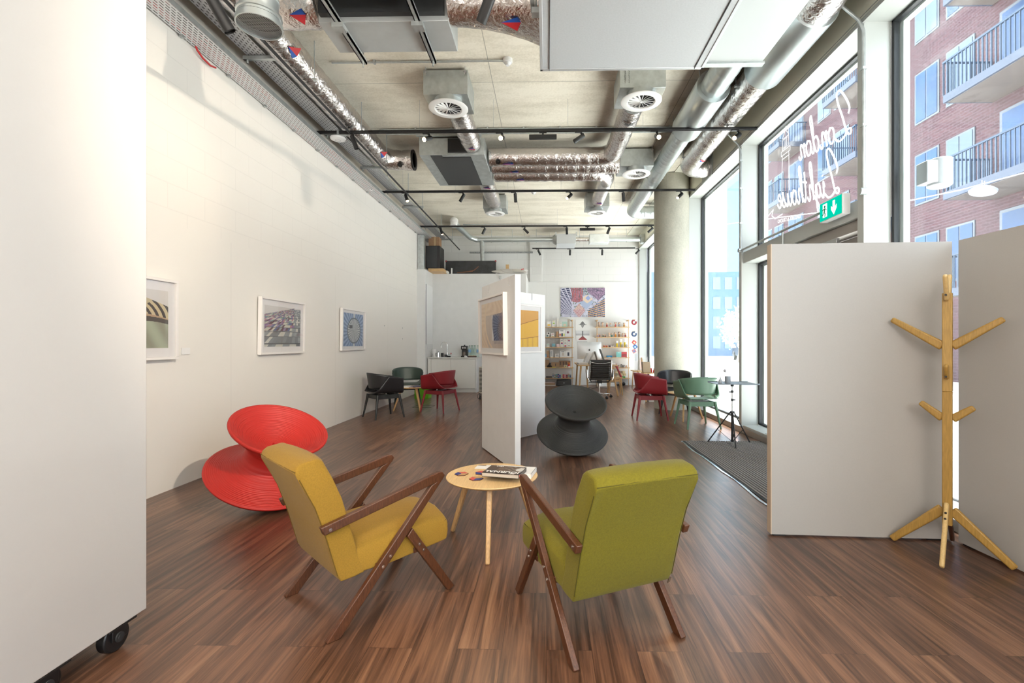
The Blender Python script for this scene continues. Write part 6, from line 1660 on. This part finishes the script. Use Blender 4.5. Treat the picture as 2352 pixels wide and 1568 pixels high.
for px, lb in ((1418.5, 'left'), (1431, 'right')):
    o = MB().box(-.07, -.02, 0, .07, .02, .01).build('price_card', PAPER); o.location = (atY(px, 820, 14.15).x, 14.15, z); tag(o, lb + ' white price card in front of the books on the fourth right shelf', 'card', 'price cards')
z = SZ1[4]
for i, px in enumerate((1413.5, 1418, 1421.5)): pot(px, z, .024, .07 + .01 * (i == 1), ((.60, .25, .25), (.35, .2, .15), (.62, .45, .40))[i], ((.1, .05, .05), (.6, .5, .4), (.15, .06, .05))[i], ('pink', 'brown', 'pale pink')[i] + ' little figure in the left set on the fifth right shelf', 'little figures on the fifth right shelf', 'figurine', 'figurine')
for i, px in enumerate((1427, 1430.5, 1434, 1438.5)): pot(px, z, .024, .10 - .012 * i, ((.30, .29, .28), (.18, .17, .16), (.50, .48, .46), (.60, .35, .25))[i], ((.1, .1, .1), (.4, .4, .4), (.15, .1, .1), (.5, .3, .2))[i], ('grey', 'black', 'silver', 'peach')[i] + ' little figure in the right set on the fifth right shelf', 'little figures on the fifth right shelf', 'figurine', 'figurine')
z = SZ1[5]
random.seed(5); n = 0
nmS = ('bottom', 'middle', 'top')
for r, row in enumerate(((1404, 1411, 1419, 1426), (1421, 1427.5, 1434.5), (1417, 1424.5, 1432.5))):
    for c_, px in enumerate(row):
        w = 6.4; c2 = [(.62, .50, .28), (.55, .42, .22), (.68, .57, .36), (.30, .22, .14)][(r * 3 + c_) % 4]
        bx(px, (-6, 4, 9, -3)[c_], w, .066, z + r * .0675, c2, None, lab='%s pale soap block from the left in the %s row on the lowest right shelf' % (('first', 'second', 'third', 'fourth')[c_], nmS[r]), d=.08, name='soap_block', cat='soap', group='soap blocks on the lowest right shelf')
bx(1432, 0, 8.5, .052, z, (.06, .26, .03), (.4, .5, .35), lab='green box at the front of the lowest right shelf', d=.03, y=14.15, pw=.3, ph=.2, pz=.15)
e = tag(MB().tube([(2.0, 14.1, .02), (2.15, 14.1, .035), (2.3, 14.12, .06)], [.02, .025, .04], 10).ball((2.3, 14.12, .06), .055, 12).build('hand_vacuum', BLACKP, smooth=50), 'black hand vacuum lying on the floor under the right shelf unit', 'vacuum')

# ================================================================ desk and computer
DX0, DX1, DY0, DY1 = .76, 1.72, 11.42, 13.0
e = thing('desk', 'oak desk with trestle legs in front of the back wall', 'desk', (0, 0, 0))
MB().box(DX0, DY0, .725, DX1, DY1, .75).build('desk_top', OAK, e, bevel=.003)
for (a, b) in (((.84, 11.55), (.78, 11.40)), ((.98, 11.55), (1.0, 11.38)), ((1.60, 11.55), (1.72, 11.38)), ((.84, 12.85), (.80, 13.0)), ((1.38, 12.85), (1.44, 12.98)), ((1.60, 12.85), (1.70, 13.0))):
    MB().bar((a[0], a[1], .725), (b[0], b[1], 0), .045, .045, up=(0, 1, 0), w2=.032, h2=.032).build('leg', OAKV, e, bevel=.004)
e = thing('computer', 'silver all in one computer seen from behind on the desk', 'computer', (atY(1353.5, 800, 12.75).x, 12.75, .75))
k = MB(); MB()
secs = []
def im(u, v):
    x = (u - .5) * .655; z_ = (v - .5) * .46
    bul = .045 * (1 - (abs(u - .5) * 2) ** 2.6) * (1 - (abs(v - .5) * 2) ** 2.6)
    return (x, -bul, z_ + .33)
k.grid(im, 24, 16); k.box(-.3275, .0, .10, .3275, .008, .56)
alum = mat('silver aluminium', (.70, .72, .74), .38, .35)
k.build('screen_housing', alum, e, smooth=50)
MB().box(-.10, -.10, 0, .10, .08, .006).bar((0, -.02, .004), (0, -.035, .18), .19, .008, up=(0, 1, 0)).build('stand', alum, e, bevel=.002)
# logo: bitten apple with a leaf
k = MB(); pts = []
for i in range(40):
    a = 2 * pi * i / 40; r_ = .026 * (1 - .10 * math.cos(2 * a) * 0 - .16 * max(0, math.sin(a)) ** 8 - .10 * max(0, -math.sin(a)) ** 10)
    x_, y_ = r_ * math.cos(a) * .98, r_ * math.sin(a)
    dd = math.hypot(x_ - .030, y_ - .003)
    if dd < .013: x_ = .030 - math.sqrt(max(0, .013 ** 2 - (y_ - .003) ** 2))
    pts.append((x_, y_))
k.prism(pts, lambda p: (p[0], -.052, .345 + p[1]), lambda p: (p[0], -.044, .345 + p[1]))
leaf = [(.000, .027), (.003, .036), (.011, .042), (.011, .034), (.006, .028)]
k.prism(leaf, lambda p: (p[0], -.052, .345 + p[1]), lambda p: (p[0], -.044, .345 + p[1]))
k.build('logo', BLACKP, e, smooth=0)
# leaning frames and books on the desk
def lean(px, h, w, tilt, col, label, y=12.0, d=.02):
    x = atY(px, 810, y).x; o = MB().box(-d / 2, -w / 2, 0, d / 2, w / 2, h).build('picture_board', mat('frame %.2f %.2f %.2f' % col, col, .4), bevel=.002); o.location = (x, y, .752 + abs(math.sin(tilt)) * d / 2); o.rotation_euler = (0, tilt, 0)
    return tag(o, label, 'framed picture', 'frames leaning on the desk')
lean(1339, .30, .3, R(24), (.60, .60, .60), 'leftmost pale frame leaning on the desk')
lean(1352, .32, .3, R(24), (.50, .50, .50), 'second frame from the left leaning on the desk')
lean(1374, .33, .3, R(-16), (.30, .27, .25), 'third frame from the left leaning on the desk', y=11.95)
lean(1390, .40, .3, R(-20), (.14, .17, .19), 'dark framed board leaning at the right of the desk', y=11.9)
slab('paper_stack', 'stack of magazines at the left end of the desk', 'magazines', (.88, 11.72, .751), .22, .3, .05, R(5), mat('mixed paper', (.62, .58, .56), .6))
slab('paper_stack', 'white papers at the right end of the desk', 'papers', (1.60, 11.75, .751), .22, .3, .03, R(-4), PAPER)
bx(1394, 0, 6, .11, .751, (.50, .04, .07), (.65, .3, .3), lab='crimson boxed card pack on the right of the desk', y=12.1, pw=.4, ph=.4, d=.04)
bx(1401, 0, 5, .08, .751, (.55, .36, .16), None, lab='small tan box beside the crimson pack on the desk', y=12.2, d=.04)
# ribbed office chair
OC = Vector((1.235, 10.95, 0))
e = thing('office_chair', 'black ribbed office chair with a chrome frame at the desk', 'office chair', OC, R(2))
def ob(u, v):
    x = (u - .5) * .46; z_ = .47 + v * .41; rib = .006 * abs(math.sin(v * pi * 9)); y_ = -.06 - .07 * v - .02 * math.sin(v * pi)
    return (x, y_ - rib, z_)
MB().grid(ob, 8, 90).build('backrest', mat('black ribbed leather', (.018, .015, .013), .4), e, solid=.018, smooth=60)
MB().box(-.24, -.145, .865, .24, -.12, .90).build('top_roll', mat('black ribbed leather', (0, 0, 0)), e, bevel=.01)
MB().grid(lambda u, v: ((u - .5) * .46, -.05 + v * .46, .44 + .02 * math.sin(v * pi * .9) + .004 * abs(math.sin(v * pi * 9))), 8, 60).build('seat', mat('black ribbed leather', (0, 0, 0)), e, solid=.02, smooth=60)
k = MB()
for s in (-1, 1):
    k.tube([(s * .245, -.15, .88), (s * .245, -.10, .65), (s * .245, -.06, .46), (s * .245, .2, .44), (s * .245, .42, .44)], .013, 10)
k.tube([(-.22, -.16, .845), (-.1, -.175, .82), (.1, -.175, .82), (.22, -.16, .845)], .008, 8)
k.build('side_frame', CHROME, e, smooth=50)
for s in (-1, 1): MB().tube([(s * .26, -.10, .42), (s * .30, -.09, .50), (s * .30, -.06, .66), (s * .30, .16, .67), (s * .29, .24, .60), (s * .26, .25, .45)], .012, 10).build('arm_loop', CHROME, e, smooth=50)
MB().tube([(-.245, -.06, .46), (-.20, 0, .38), (.20, 0, .38), (.245, -.06, .46)], .014, 10).box(-.05, -.02, .35, .05, .12, .41).cyl((-.26, .02, .36), (-.12, .03, .38), .008, n=8).build('tilt_mechanism', BLACKM, e, smooth=40)
MB().cyl((0, .1, .16), (0, .1, .36), .022, n=18).cyl((0, .1, .06), (0, .1, .16), .03, n=18).build('gas_lift', CHROME, e, smooth=40)
for i in range(5):
    a = R(-72 + i * 72 + 10); c_, s_ = math.cos(a), math.sin(a)
    g = MB().bar((0, .1, .105), (c_ * .29, .1 + s_ * .29, .085), .035, .03, w2=.022, h2=.02).build('base_arm', CHROME, e, bevel=.005)
    MB().cyl((c_ * .29 - s_ * .02, .1 + s_ * .29 + c_ * .02, .03), (c_ * .29 + s_ * .02, .1 + s_ * .29 - c_ * .02, .03), .03, n=16).cyl((c_ * .29, .1 + s_ * .29, .03), (c_ * .29, .1 + s_ * .29, .08), .008, n=8).build('castor', BLACKP, g)
# small stool with books right of the chair
e = thing('stool', 'small oak stool carrying books, right of the office chair', 'stool', (1.70, 11.75, 0), 0)
MB().box(-.17, -.15, .415, .17, .15, .44).build('seat', OAK, e, bevel=.004)
for sx in (-1, 1):
    for sy in (-1, 1): MB().bar((sx * .13, sy * .11, .415), (sx * .165, sy * .15, 0), .03, .03, up=(0, 1, 0), w2=.022, h2=.022).build('leg', OAKV, e, bevel=.004)
MB().box(-.13, -.115, .33, .13, -.10, .39).build('apron', OAK, e)
for i in range(3):
    slab('book', '%s dark book of the flat stack on the small oak stool' % ('bottom', 'middle', 'top')[i], 'book', (1.60, 11.75, .4405 + i * .037), .17, .22, .035, R(3 - 3 * i), mat('dark book', (.04, .045, .05), .5), 'flat books on the small stool')
for i, (px, c, nm_) in enumerate(((1397, (.03, .03, .035), 'black'), (1402, (.15, .2, .18), 'grey green'), (1407, (.5, .42, .3), 'cream'))):
    o = MB().box(-.014, -.08, 0, .014, .08, .17).build('book', mat('book ' + nm_, c, .5)); o.location = (1.555 + i * .045, 11.76, .552); o.rotation_euler = (0, R(-3), 0); tag(o, nm_ + ' upright book on top of the flat stack on the small stool', 'book', 'upright books on the small stool')
o = MB().box(-.012, -.10, 0, .012, .10, .37).build('book', mat('crimson cover', (.45, .03, .06), .45)); o.location = (1.845, 11.70, .4405); o.rotation_euler = (0, R(-24), 0); tag(o, 'tall crimson folder leaning on the small oak stool', 'folder')
# cables and power strip under the desk
tag(MB().tube([(1.0, 13.2, .01), (1.1, 13.3, .03), (1.3, 13.25, .012), (1.5, 13.35, .02), (1.7, 13.3, .012)], .008, 6).tube([(1.35, 12.9, .7), (1.36, 13.1, .3), (1.4, 13.25, .02)], .006, 6).build('power_lead', BLACKP, smooth=50), 'tangled black leads on the floor under the desk', 'cable')
tag(MB().box(1.50, 13.9, 0, 2.05, 13.97, .10).build('power_strip', WPLASTIC, bevel=.005), 'white power strip box on the floor under the right shelf unit', 'power strip')

# ================================================================ display bench and rack at the right
e = thing('display_bench', 'low oak bench with leaflet holders near the back right corner', 'bench', (0, 0, 0))
MB().box(2.66 - .12, 13.05, .47, 2.80 - .02, 13.85, .495).box(2.46, 13.2, .47, 2.56, 13.85, .495).build('bench_top', OAK, e, bevel=.003)
for x, y in ((2.52, 13.75), (2.52, 13.15), (2.76, 13.2), (2.76, 13.75)): MB().bar((x, y, .47), (x - .03 if x < 2.6 else x, y, 0), .028, .028, up=(0, 1, 0)).build('leg', OAKV, e, bevel=.003)
e = thing('leaflet_holder', 'clear upright leaflet holder with grey leaflets on the low bench', 'leaflet holder', (2.57, 13.5, .4955))
MB().box(-.05, -.05, 0, .05, .05, .006).box(-.05, .03, .006, .05, .036, .50).build('stand', CL, e)
MB().box(-.045, .01, .28, .045, .028, .48).build('leaflets', mat('grey leaflets', (.55, .57, .60), .5), e)
e = thing('leaflet_holder', 'clear leaflet holder with pink leaflets on the low bench', 'leaflet holder', (2.66, 13.25, .4955))
MB().box(-.06, -.05, 0, .06, .05, .006).box(-.06, .02, .006, .06, .026, .33).build('stand', CL, e)
MB().box(-.05, -.005, .05, .05, .015, .32).build('leaflets', mat('pinkish leaflets', (.66, .52, .48), .5), e)
e = thing('display_rack', 'oak ladder rack with framed cards behind the red chair by the column', 'display rack', (0, 0, 0))
MB().box(2.16, 10.55, .60, 2.52, 10.80, .62).box(2.16, 10.35, .22, 2.52, 10.62, .24).build('shelf', OAK, e, bevel=.003)
for x in (2.17, 2.50):
    MB().bar((x, 10.82, .95), (x, 10.30, 0), .022, .03, up=(1, 0, 0)).build('rail', OAKV, e, bevel=.003)
    MB().bar((x, 10.62, .62), (x, 10.98, 0), .022, .03, up=(1, 0, 0)).build('rear_leg', OAKV, e, bevel=.003)
for i in range(3):
    o = MB().box(-.09, -.012, 0, .09, .012, .24).build('framed_card', mat('card frame %d' % i, ((.40, .30, .20), (.30, .28, .26), (.45, .35, .24))[i], .5), bevel=.003); o.location = (2.25 + .0 * i, 10.60 + .055 * i, .622); o.rotation_euler = (R(-14), 0, R(10)); tag(o, '%s framed card leaning on the oak ladder rack' % ('front', 'middle', 'rear')[i], 'frame', 'framed cards on the ladder rack')
RED_T = mat('toy red', (0, 0, 0))
for i in range(3):
    e = thing('toy', 'red and white wooden bird, %s on the ladder rack' % ('left', 'middle', 'right')[i], 'toy', (2.36 + .06 * i, 10.66, .62), 0, 'wooden birds on the ladder rack')
    MB().lathe([(.0001, 0), (.022, 0), (.026, .04), (.012, .07), (.0001, .07)], 14).build('body', RED_T, e, smooth=50)
    MB().ball((0, 0, .085), .018, 12).build('head', WPLASTIC if i == 1 else RED_T, e, smooth=50)
for i in range(3):
    o = MB().box(-.07, -.008, 0, .07, .008, .20).build('framed_card', mat('brown card %d' % i, (.34 - .05 * i, .22, .13), .5)); o.location = (2.27 + .08 * i, 10.44 + .02 * i, .242); o.rotation_euler = (R(-16), 0, 0); tag(o, '%s brown card standing on the lower step of the ladder rack' % ('left', 'middle', 'right')[i], 'card', 'brown cards on the ladder rack')
e = thing('carton', 'white carton on the floor under the ladder rack', 'box', (2.36, 10.42, 0), R(8))
MB().box(-.14, -.08, 0, .14, .08, .15).build('body', W2 if False else BW, e, bevel=.002)
MB().box(-.04, -.082, .06, .04, -.0805, .11).build('logo_print', mat('grey logo', (.3, .33, .4), .5), e)
# ================================================================ lettering on the glass over the door
# strokes in text units; the writing faces the street, so from inside it reads mirrored
def smooth_pts(P, k=6):
    P = [Vector((p[0], p[1], 0)) for p in P]; out = []
    for i in range(len(P) - 1):
        a = P[max(i - 1, 0)]; b = P[i]; c = P[i + 1]; d = P[min(i + 2, len(P) - 1)]
        for j in range(k):
            t = j / k
            out.append(.5 * ((2 * b) + (c - a) * t + (2 * a - 5 * b + 4 * c - d) * t * t + (3 * b - a - 3 * c + d) * t ** 3))
    out.append(P[-1]); return out
LET = {
 'L': (.95, [[(.10, .62), (.02, .78), (.20, 1.10), (.52, 1.42), (.72, 1.36), (.66, 1.05), (.44, .60), (.24, .12), (.05, .02), (.0, .14), (.16, .18), (.40, .02), (.72, -.04), (.98, .10)]]),
 'o': (.48, [[(.30, .50), (.12, .44), (.06, .22), (.16, .02), (.32, .04), (.42, .26), (.34, .46), (.30, .50), (.36, .40), (.50, .42)]]),
 'n': (.58, [[(.02, .36), (.10, .48), (.12, .34), (.06, .0)], [(.07, .14), (.20, .40), (.34, .50), (.38, .36), (.34, .10), (.42, .0), (.56, .14)]]),
 'd': (.56, [[(.36, .44), (.20, .50), (.06, .30), (.10, .04), (.24, .02), (.38, .26), (.50, .70), (.60, 1.10), (.52, 1.24), (.44, 1.0), (.40, .50), (.38, .12), (.48, .0), (.60, .14)]]),
 'i': (.30, [[(.02, .30), (.12, .48), (.10, .16), (.16, .0), (.32, .14)], [(.15, .66), (.16, .70)]]),
 'g': (.54, [[(.36, .44), (.18, .48), (.06, .26), (.14, .04), (.30, .14), (.40, .46), (.38, .0), (.28, -.48), (.12, -.56), (.08, -.38), (.30, -.12), (.56, .12)]]),
 'h': (.58, [[(.02, .20), (.20, .60), (.32, 1.10), (.24, 1.24), (.14, 1.0), (.10, .40), (.06, .0)], [(.07, .14), (.20, .40), (.34, .50), (.38, .34), (.34, .10), (.44, .0), (.58, .14)]]),
 't': (.36, [[(.20, 1.0), (.16, .50), (.14, .14), (.22, .0), (.38, .14)], [(.0, .62), (.36, .68)]]),
 'u': (.60, [[(.04, .46), (.04, .14), (.16, .0), (.32, .20), (.40, .46)], [(.40, .46), (.38, .12), (.46, .0), (.62, .14)]]),
 's': (.44, [[(.04, .10), (.22, .36), (.26, .52), (.30, .30), (.34, .12), (.20, .0), (.06, .04)], [(.2, .0), (.44, .14)]]),
 'e': (.46, [[(.06, .22), (.28, .30), (.32, .44), (.20, .50), (.06, .30), (.10, .06), (.24, .0), (.46, .16)]]),
}
DECAL = film_mat('white window film', (.85, .82, .82))
XD = XG + .015
def script(word, y0, z0, sc, slope=0.0, w=.045, xs=1.0):
    k = MB(); cur = 0
    for ch in word:
        adv, strokes = LET[ch]
        for st in strokes:
            P = smooth_pts(st)
            L_ = []; Rr = []
            for i, p in enumerate(P):
                d = (P[min(i + 1, len(P) - 1)] - P[max(i - 1, 0)])
                if d.length < 1e-6: d = Vector((0, 1, 0))
                d.normalize(); n_ = Vector((-d.y, d.x, 0))
                ww = w * (.55 + .75 * abs(d.y))
                for lst, s_ in ((L_, 1), (Rr, -1)):
                    q = p + n_ * (s_ * ww); X_ = (cur + q.x + q.y * .10) * sc * xs; Z_ = q.y * sc
                    lst.append((XD + (len(k.v) + i) * .00001, y0 + X_, z0 + Z_ + X_ * slope))
            n = len(L_)
            k.add(L_ + Rr, [(i, i + 1, n + i + 1, n + i) for i in range(n - 1)])
        cur += adv
    return k
k = script('London', 4.80, 3.40, .36, .11, .042, .765)
tag(k.build('window_lettering', DECAL, smooth=0), 'white script word London on the door window, reading backwards from inside', 'lettering', None)
k = script('Lighthouse', 5.0, 2.86, .36, .165, .045, .70)
tag(k.build('window_lettering', DECAL, smooth=0), 'white script word Lighthouse on the door window, reading backwards from inside', 'lettering', None)
MW = Matrix(((0, 0, 1, XD), (1, 0, 0, 0), (0, 1, 0, 0), (0, 0, 0, 1)))
o = letters('GALLERY & STUDIO', .065, DECAL, None, Matrix.Translation((0, 6.02, 2.86)) @ Matrix.Rotation(R(8), 4, 'X') @ MW, 'window_lettering', ext=.0005)
tag(o, 'small white GALLERY & STUDIO line below the script on the door window, reading backwards', 'lettering')
# small lighthouse lantern drawn in white film
k = MB(); LY, LZ = 6.10, 3.58
def ln(a, b, t=.010): k.bar((XD, LY + a[0] * .8, LZ + a[1] * .8), (XD, LY + b[0] * .8, LZ + b[1] * .8), t, .0012, up=(1, 0, 0))
for a, b in (((0, .62), (0, .56)), ((0, .56), (-.11, .44)), ((0, .56), (.11, .44)), ((-.11, .44), (.11, .44)), ((-.10, .44), (-.10, .26)), ((.10, .44), (.10, .26)), ((-.04, .42), (-.04, .28)), ((.0, .42), (.0, .28)), ((.04, .42), (.04, .28)), ((-.06, .42), (.06, .42)), ((-.06, .28), (.06, .28)), ((-.13, .25), (.13, .25)), ((-.14, .18), (.14, .18)), ((-.14, .25), (-.14, .18)), ((.14, .25), (.14, .18)), ((-.12, .12), (.12, .12)), ((-.10, .18), (-.12, -.45)), ((.10, .18), (.12, -.45))):
    ln(a, b)
tag(k.build('window_drawing', DECAL, smooth=0), 'white line drawing of a lighthouse lantern on the door window', 'drawing')
k = MB(); LY, LZ = 6.42, 3.0
for a, b in (((.25, .04), (.0, .12)), ((.0, .12), (.06, .03)), ((.06, .03), (-.05, -.05)), ((-.05, -.05), (-.3, -.04))): ln(a, b, .014)
tag(k.build('window_drawing', DECAL, smooth=0), 'white ribbon outline at the bottom of the door window', 'drawing')

# ================================================================ the street
ST = mat('pale paving', (.62, .61, .60), .8, noise=.08, nscale=2)
struct(MB().box(3.12, -30, -.2, 90, 120, -.06).box(-90, YB + .3, -.2, 3.12, 120, -.06).build('ground', ST, smooth=0))
BRK = brick_mat('red brick facade', (.060, .020, .025), (.042, .014, .018), (.085, .052, .062))
BLUEG = mat('blue window glass', (.009, .042, .125), .4, 0.0, noise=.35, nscale=.7)
PALEG = mat('pale curtained window', (.07, .10, .14), .4)
WF = mat('grey window frame', (.10, .11, .13), .5)
RAIL = mat('dark balcony railing', (.025, .045, .08), .5)
BSLAB = mat('balcony slab', (.05, .06, .09), .6)
SOFF = mat('timber soffit', (.12, .10, .09), .6)
fx = 14.0
e = thing('apartment_building', 'tall red brick apartment building with balconies across the street', 'building', (0, 0, 0))
MB().box(fx, -6, -.1, fx + 9, 31.5, 18.2).build('facade', BRK, e, smooth=0)
fl_z = [2.85 + 3.05 * i for i in range(6)]
bal = [(5.2, 8.0), (12.3, 15.1), (19.3, 21.6), (25.6, 27.8)]
for fz in fl_z[:-1]:
    for wy in (1.6, 3.4, 9.4, 10.9, 16.2, 17.6, 22.6, 24.0, 28.6, 30.0):
        f = MB().box(fx - .03, wy - .55, fz + .55, fx + .01, wy + .55, fz + 2.45).build('window', WF, e, smooth=0)
        MB().box(fx - .05, wy - .48, fz + .62, fx - .03, wy - .03, fz + 2.38).box(fx - .05, wy + .03, fz + .62, fx - .03, wy + .48, fz + 2.38).build('pane', PALEG if hsh(wy, fz) > .62 else BLUEG, f, smooth=0)
    for (a, b) in bal:
        f = MB().box(fx - .03, a + .3, fz + .1, fx + .01, b - .3, fz + 2.5).build('balcony_door', WF, e, smooth=0)
        MB().box(fx - .05, a + .4, fz + .2, fx - .03, (a + b) / 2 - .04, fz + 2.4).box(fx - .05, (a + b) / 2 + .04, fz + .2, fx - .03, b - .4, fz + 2.4).build('pane', BLUEG, f, smooth=0)
        g = MB().box(fx - 1.5, a, fz - .12, fx, b, fz + .12).build('balcony', BSLAB, e, smooth=0)
        MB().box(fx - 1.42, a + .08, fz - .135, fx - .02, b - .08, fz - .12).build('soffit', SOFF, g, smooth=0)
        k = MB(); n = int((b - a) / .13)
        for i in range(n + 1):
            y = a + (b - a) * i / n; k.box(fx - 1.5, y - .018, fz + .12, fx - 1.47, y + .018, fz + 1.12)
        for i in range(11): 
            for yy in (a, b - .03): k.box(fx - 1.5 + i * .14, yy, fz + .12, fx - 1.47 + i * .14, yy + .03, fz + 1.12)
        k.box(fx - 1.52, a - .01, fz + 1.12, fx - 1.45, b + .01, fz + 1.17).box(fx - 1.5, a, fz + 1.12, fx, a + .04, fz + 1.17).box(fx - 1.5, b - .04, fz + 1.12, fx, b, fz + 1.17)
        k.build('railing', RAIL, g, smooth=0)
# tower far down the street
BT = mat('blue tower cladding', (.07, .15, .28), .6); BT2 = mat('purple grey cladding', (.16, .14, .22), .7)
e = thing('tower', 'distant blue residential tower seen through the tall window', 'building', (0, 0, 0))
MB().box(26.6, 62, -.1, 29.2, 70, 42).build('cladding', BT, e, smooth=0)
MB().box(29.2, 61.5, -.1, 40, 70, 46).build('side_wing', BT2, e, smooth=0)
for i in range(13):
    f = MB().box(27.4, 61.2, 1.2 + i * 3.1, 29.0, 62, 1.5 + i * 3.1).build('balcony', mat('pale balcony', (.22, .27, .31), .6), e, smooth=0)
    MB().box(27.5, 61.9, 1.5 + i * 3.1, 28.9, 62.0 - .02, 3.5 + i * 3.1).build('window', mat('pale window', (.16, .24, .32), .4), e, smooth=0)
e = thing('office_block', 'low blue glazed block behind the blossoming tree at the end of the street', 'building', (0, 0, 0))
MB().box(9, 47, -.1, 26.0, 60, 8.3).build('cladding', mat('blue block', (.05, .12, .23), .5), e, smooth=0)
for r in range(4):
    for c_ in range(14): MB().box(9.6 + c_ * 1.15, 46.95, .7 + r * 1.95, 10.3 + c_ * 1.15, 47, 1.9 + r * 1.95).build('window', mat('blue pale panes', (.13, .20, .28), .4), e, smooth=0)
# blossoming tree
random.seed(3)
e = thing('tree', 'pale blossoming street tree beside a parked car outside the window', 'tree', (13.2, 32.5, -.06))
MB().tube([(0, 0, 0), (.05, 0, 1.2), (-.05, .05, 2.0)], [.11, .09, .06], 8).build('trunk', mat('bark', (.25, .2, .16), .9), e, smooth=60)
k = MB()
for i in range(1500):
    a, b_, r_ = random.uniform(0, 2 * pi), math.acos(random.uniform(-1, 1)), random.random() ** .4
    p = Vector((1.35 * r_ * math.sin(b_) * math.cos(a), 1.2 * r_ * math.sin(b_) * math.sin(a), 2.35 + 1.45 * r_ * math.cos(b_)))
    if random.random() < .25: p += Vector((random.uniform(-.4, .4), 0, random.uniform(-.4, .3)))
    u = Vector((random.uniform(-1, 1), random.uniform(-1, 1), random.uniform(-1, 1))).normalized() * .085; v = u.orthogonal().normalized() * .07
    k.add([p - u, p + v, p + u, p - v], [(0, 1, 2, 3)], 1 if random.random() < .3 else 0)
k.build('blossom', [mat('white blossom', (.85, .85, .80), .8), mat('young leaf', (.30, .45, .28), .8)], e, smooth=0)['kind'] = 'stuff'
# parked car
e = thing('car', 'dark parked car outside the tall window beyond the tree', 'car', (15.2, 35.5, -.06), R(80))
side = [(-2.1, .35), (-2.12, .75), (-1.9, .95), (-1.25, 1.02), (-.75, 1.45), (.75, 1.48), (1.35, 1.05), (2.0, .92), (2.12, .6), (2.1, .35)]
MB().prism(side, lambda p: (p[0], -.85, p[1]), lambda p: (p[0], .85, p[1])).build('body', mat('grey blue car paint', (.015, .024, .045), .3), e, bevel=.05, seg=3)
MB().prism([(-1.15, 1.03), (-.72, 1.40), (.70, 1.43), (1.22, 1.06)], lambda p: (p[0], -.86, p[1]), lambda p: (p[0], .86, p[1])).build('windows', mat('car glass', (.06, .08, .11), .1), e)
for x in (-1.3, 1.3):
    for y in (-.8, .8): MB().cyl((x, y - .1, .33), (x, y + .1, .33), .33, n=24).build('wheel', BLACKP, e)
# lamp on the outer frame, cable across the street with a lamp
e = thing('wall_lamp', 'white cylindrical lamp fixed to the outside of the window frame', 'lamp', (3.30, 4.02, 2.72))
MB().lathe([(.0001, -.115), (.07, -.115), (.086, -.105), (.086, .11), (.075, .115), (.0001, .115)], 36).build('body', mat('outdoor lamp grey white', (.34, .35, .36), .4), e, smooth=40)
MB().lathe([(.0001, -.1155), (.066, -.1155), (.066, -.118), (.0001, -.118)], 28).build('lens', mat('lamp lens', (.75, .75, .78), .2), e)
MB().box(-.15, -.06, -.09, -.02, .06, .09).build('bracket', mat('outdoor lamp grey white', (0, 0, 0)), e, bevel=.006)
a = Vector((5.2, 11.0, 3.55)); b = Vector((9.0, 5.2, 6.8))
a = ray(2078, 463) * 8.4 + EYEV; b = ray(2352, 397) * 7.2 + EYEV
m_ = (a + b) / 2; d = (b - a)
k = MB().tube([a - d * 2.4 + Vector((0, 0, .5)), a, m_ - Vector((0, 0, .03)), b, b + d * 2 + Vector((0, 0, .4))], .009, 6)
tag(k.build('overhead_cable', mat('pale cable', (.25, .25, .26), .5), smooth=60), 'thin cable slung across the street outside the right window', 'cable')
p = ray(2258, 438) * 7.6 + EYEV
e = thing('street_lamp', 'oval street lamp hanging from the cable outside the right window', 'lamp', p, R(35))
MB().lathe([(.0001, -.05), (.10, -.05), (.16, -.03), (.17, 0), (.12, .04), (.05, .06), (.0001, .06)], 28).build('housing', mat('street lamp grey', (.22, .24, .27), .4), e, smooth=50, M=Matrix.Scale(1.9, 4, (1, 0, 0)))
MB().box(-.14, -.07, -.056, .14, .07, -.05).build('lens', mat('outdoor lamp grey white', (0, 0, 0)), e)
MB().cyl((-.05, 0, .05), (-.05, 0, .16), .008, n=8).cyl((.08, 0, .05), (.08, 0, .17), .008, n=8).build('hanger', STEEL, e)
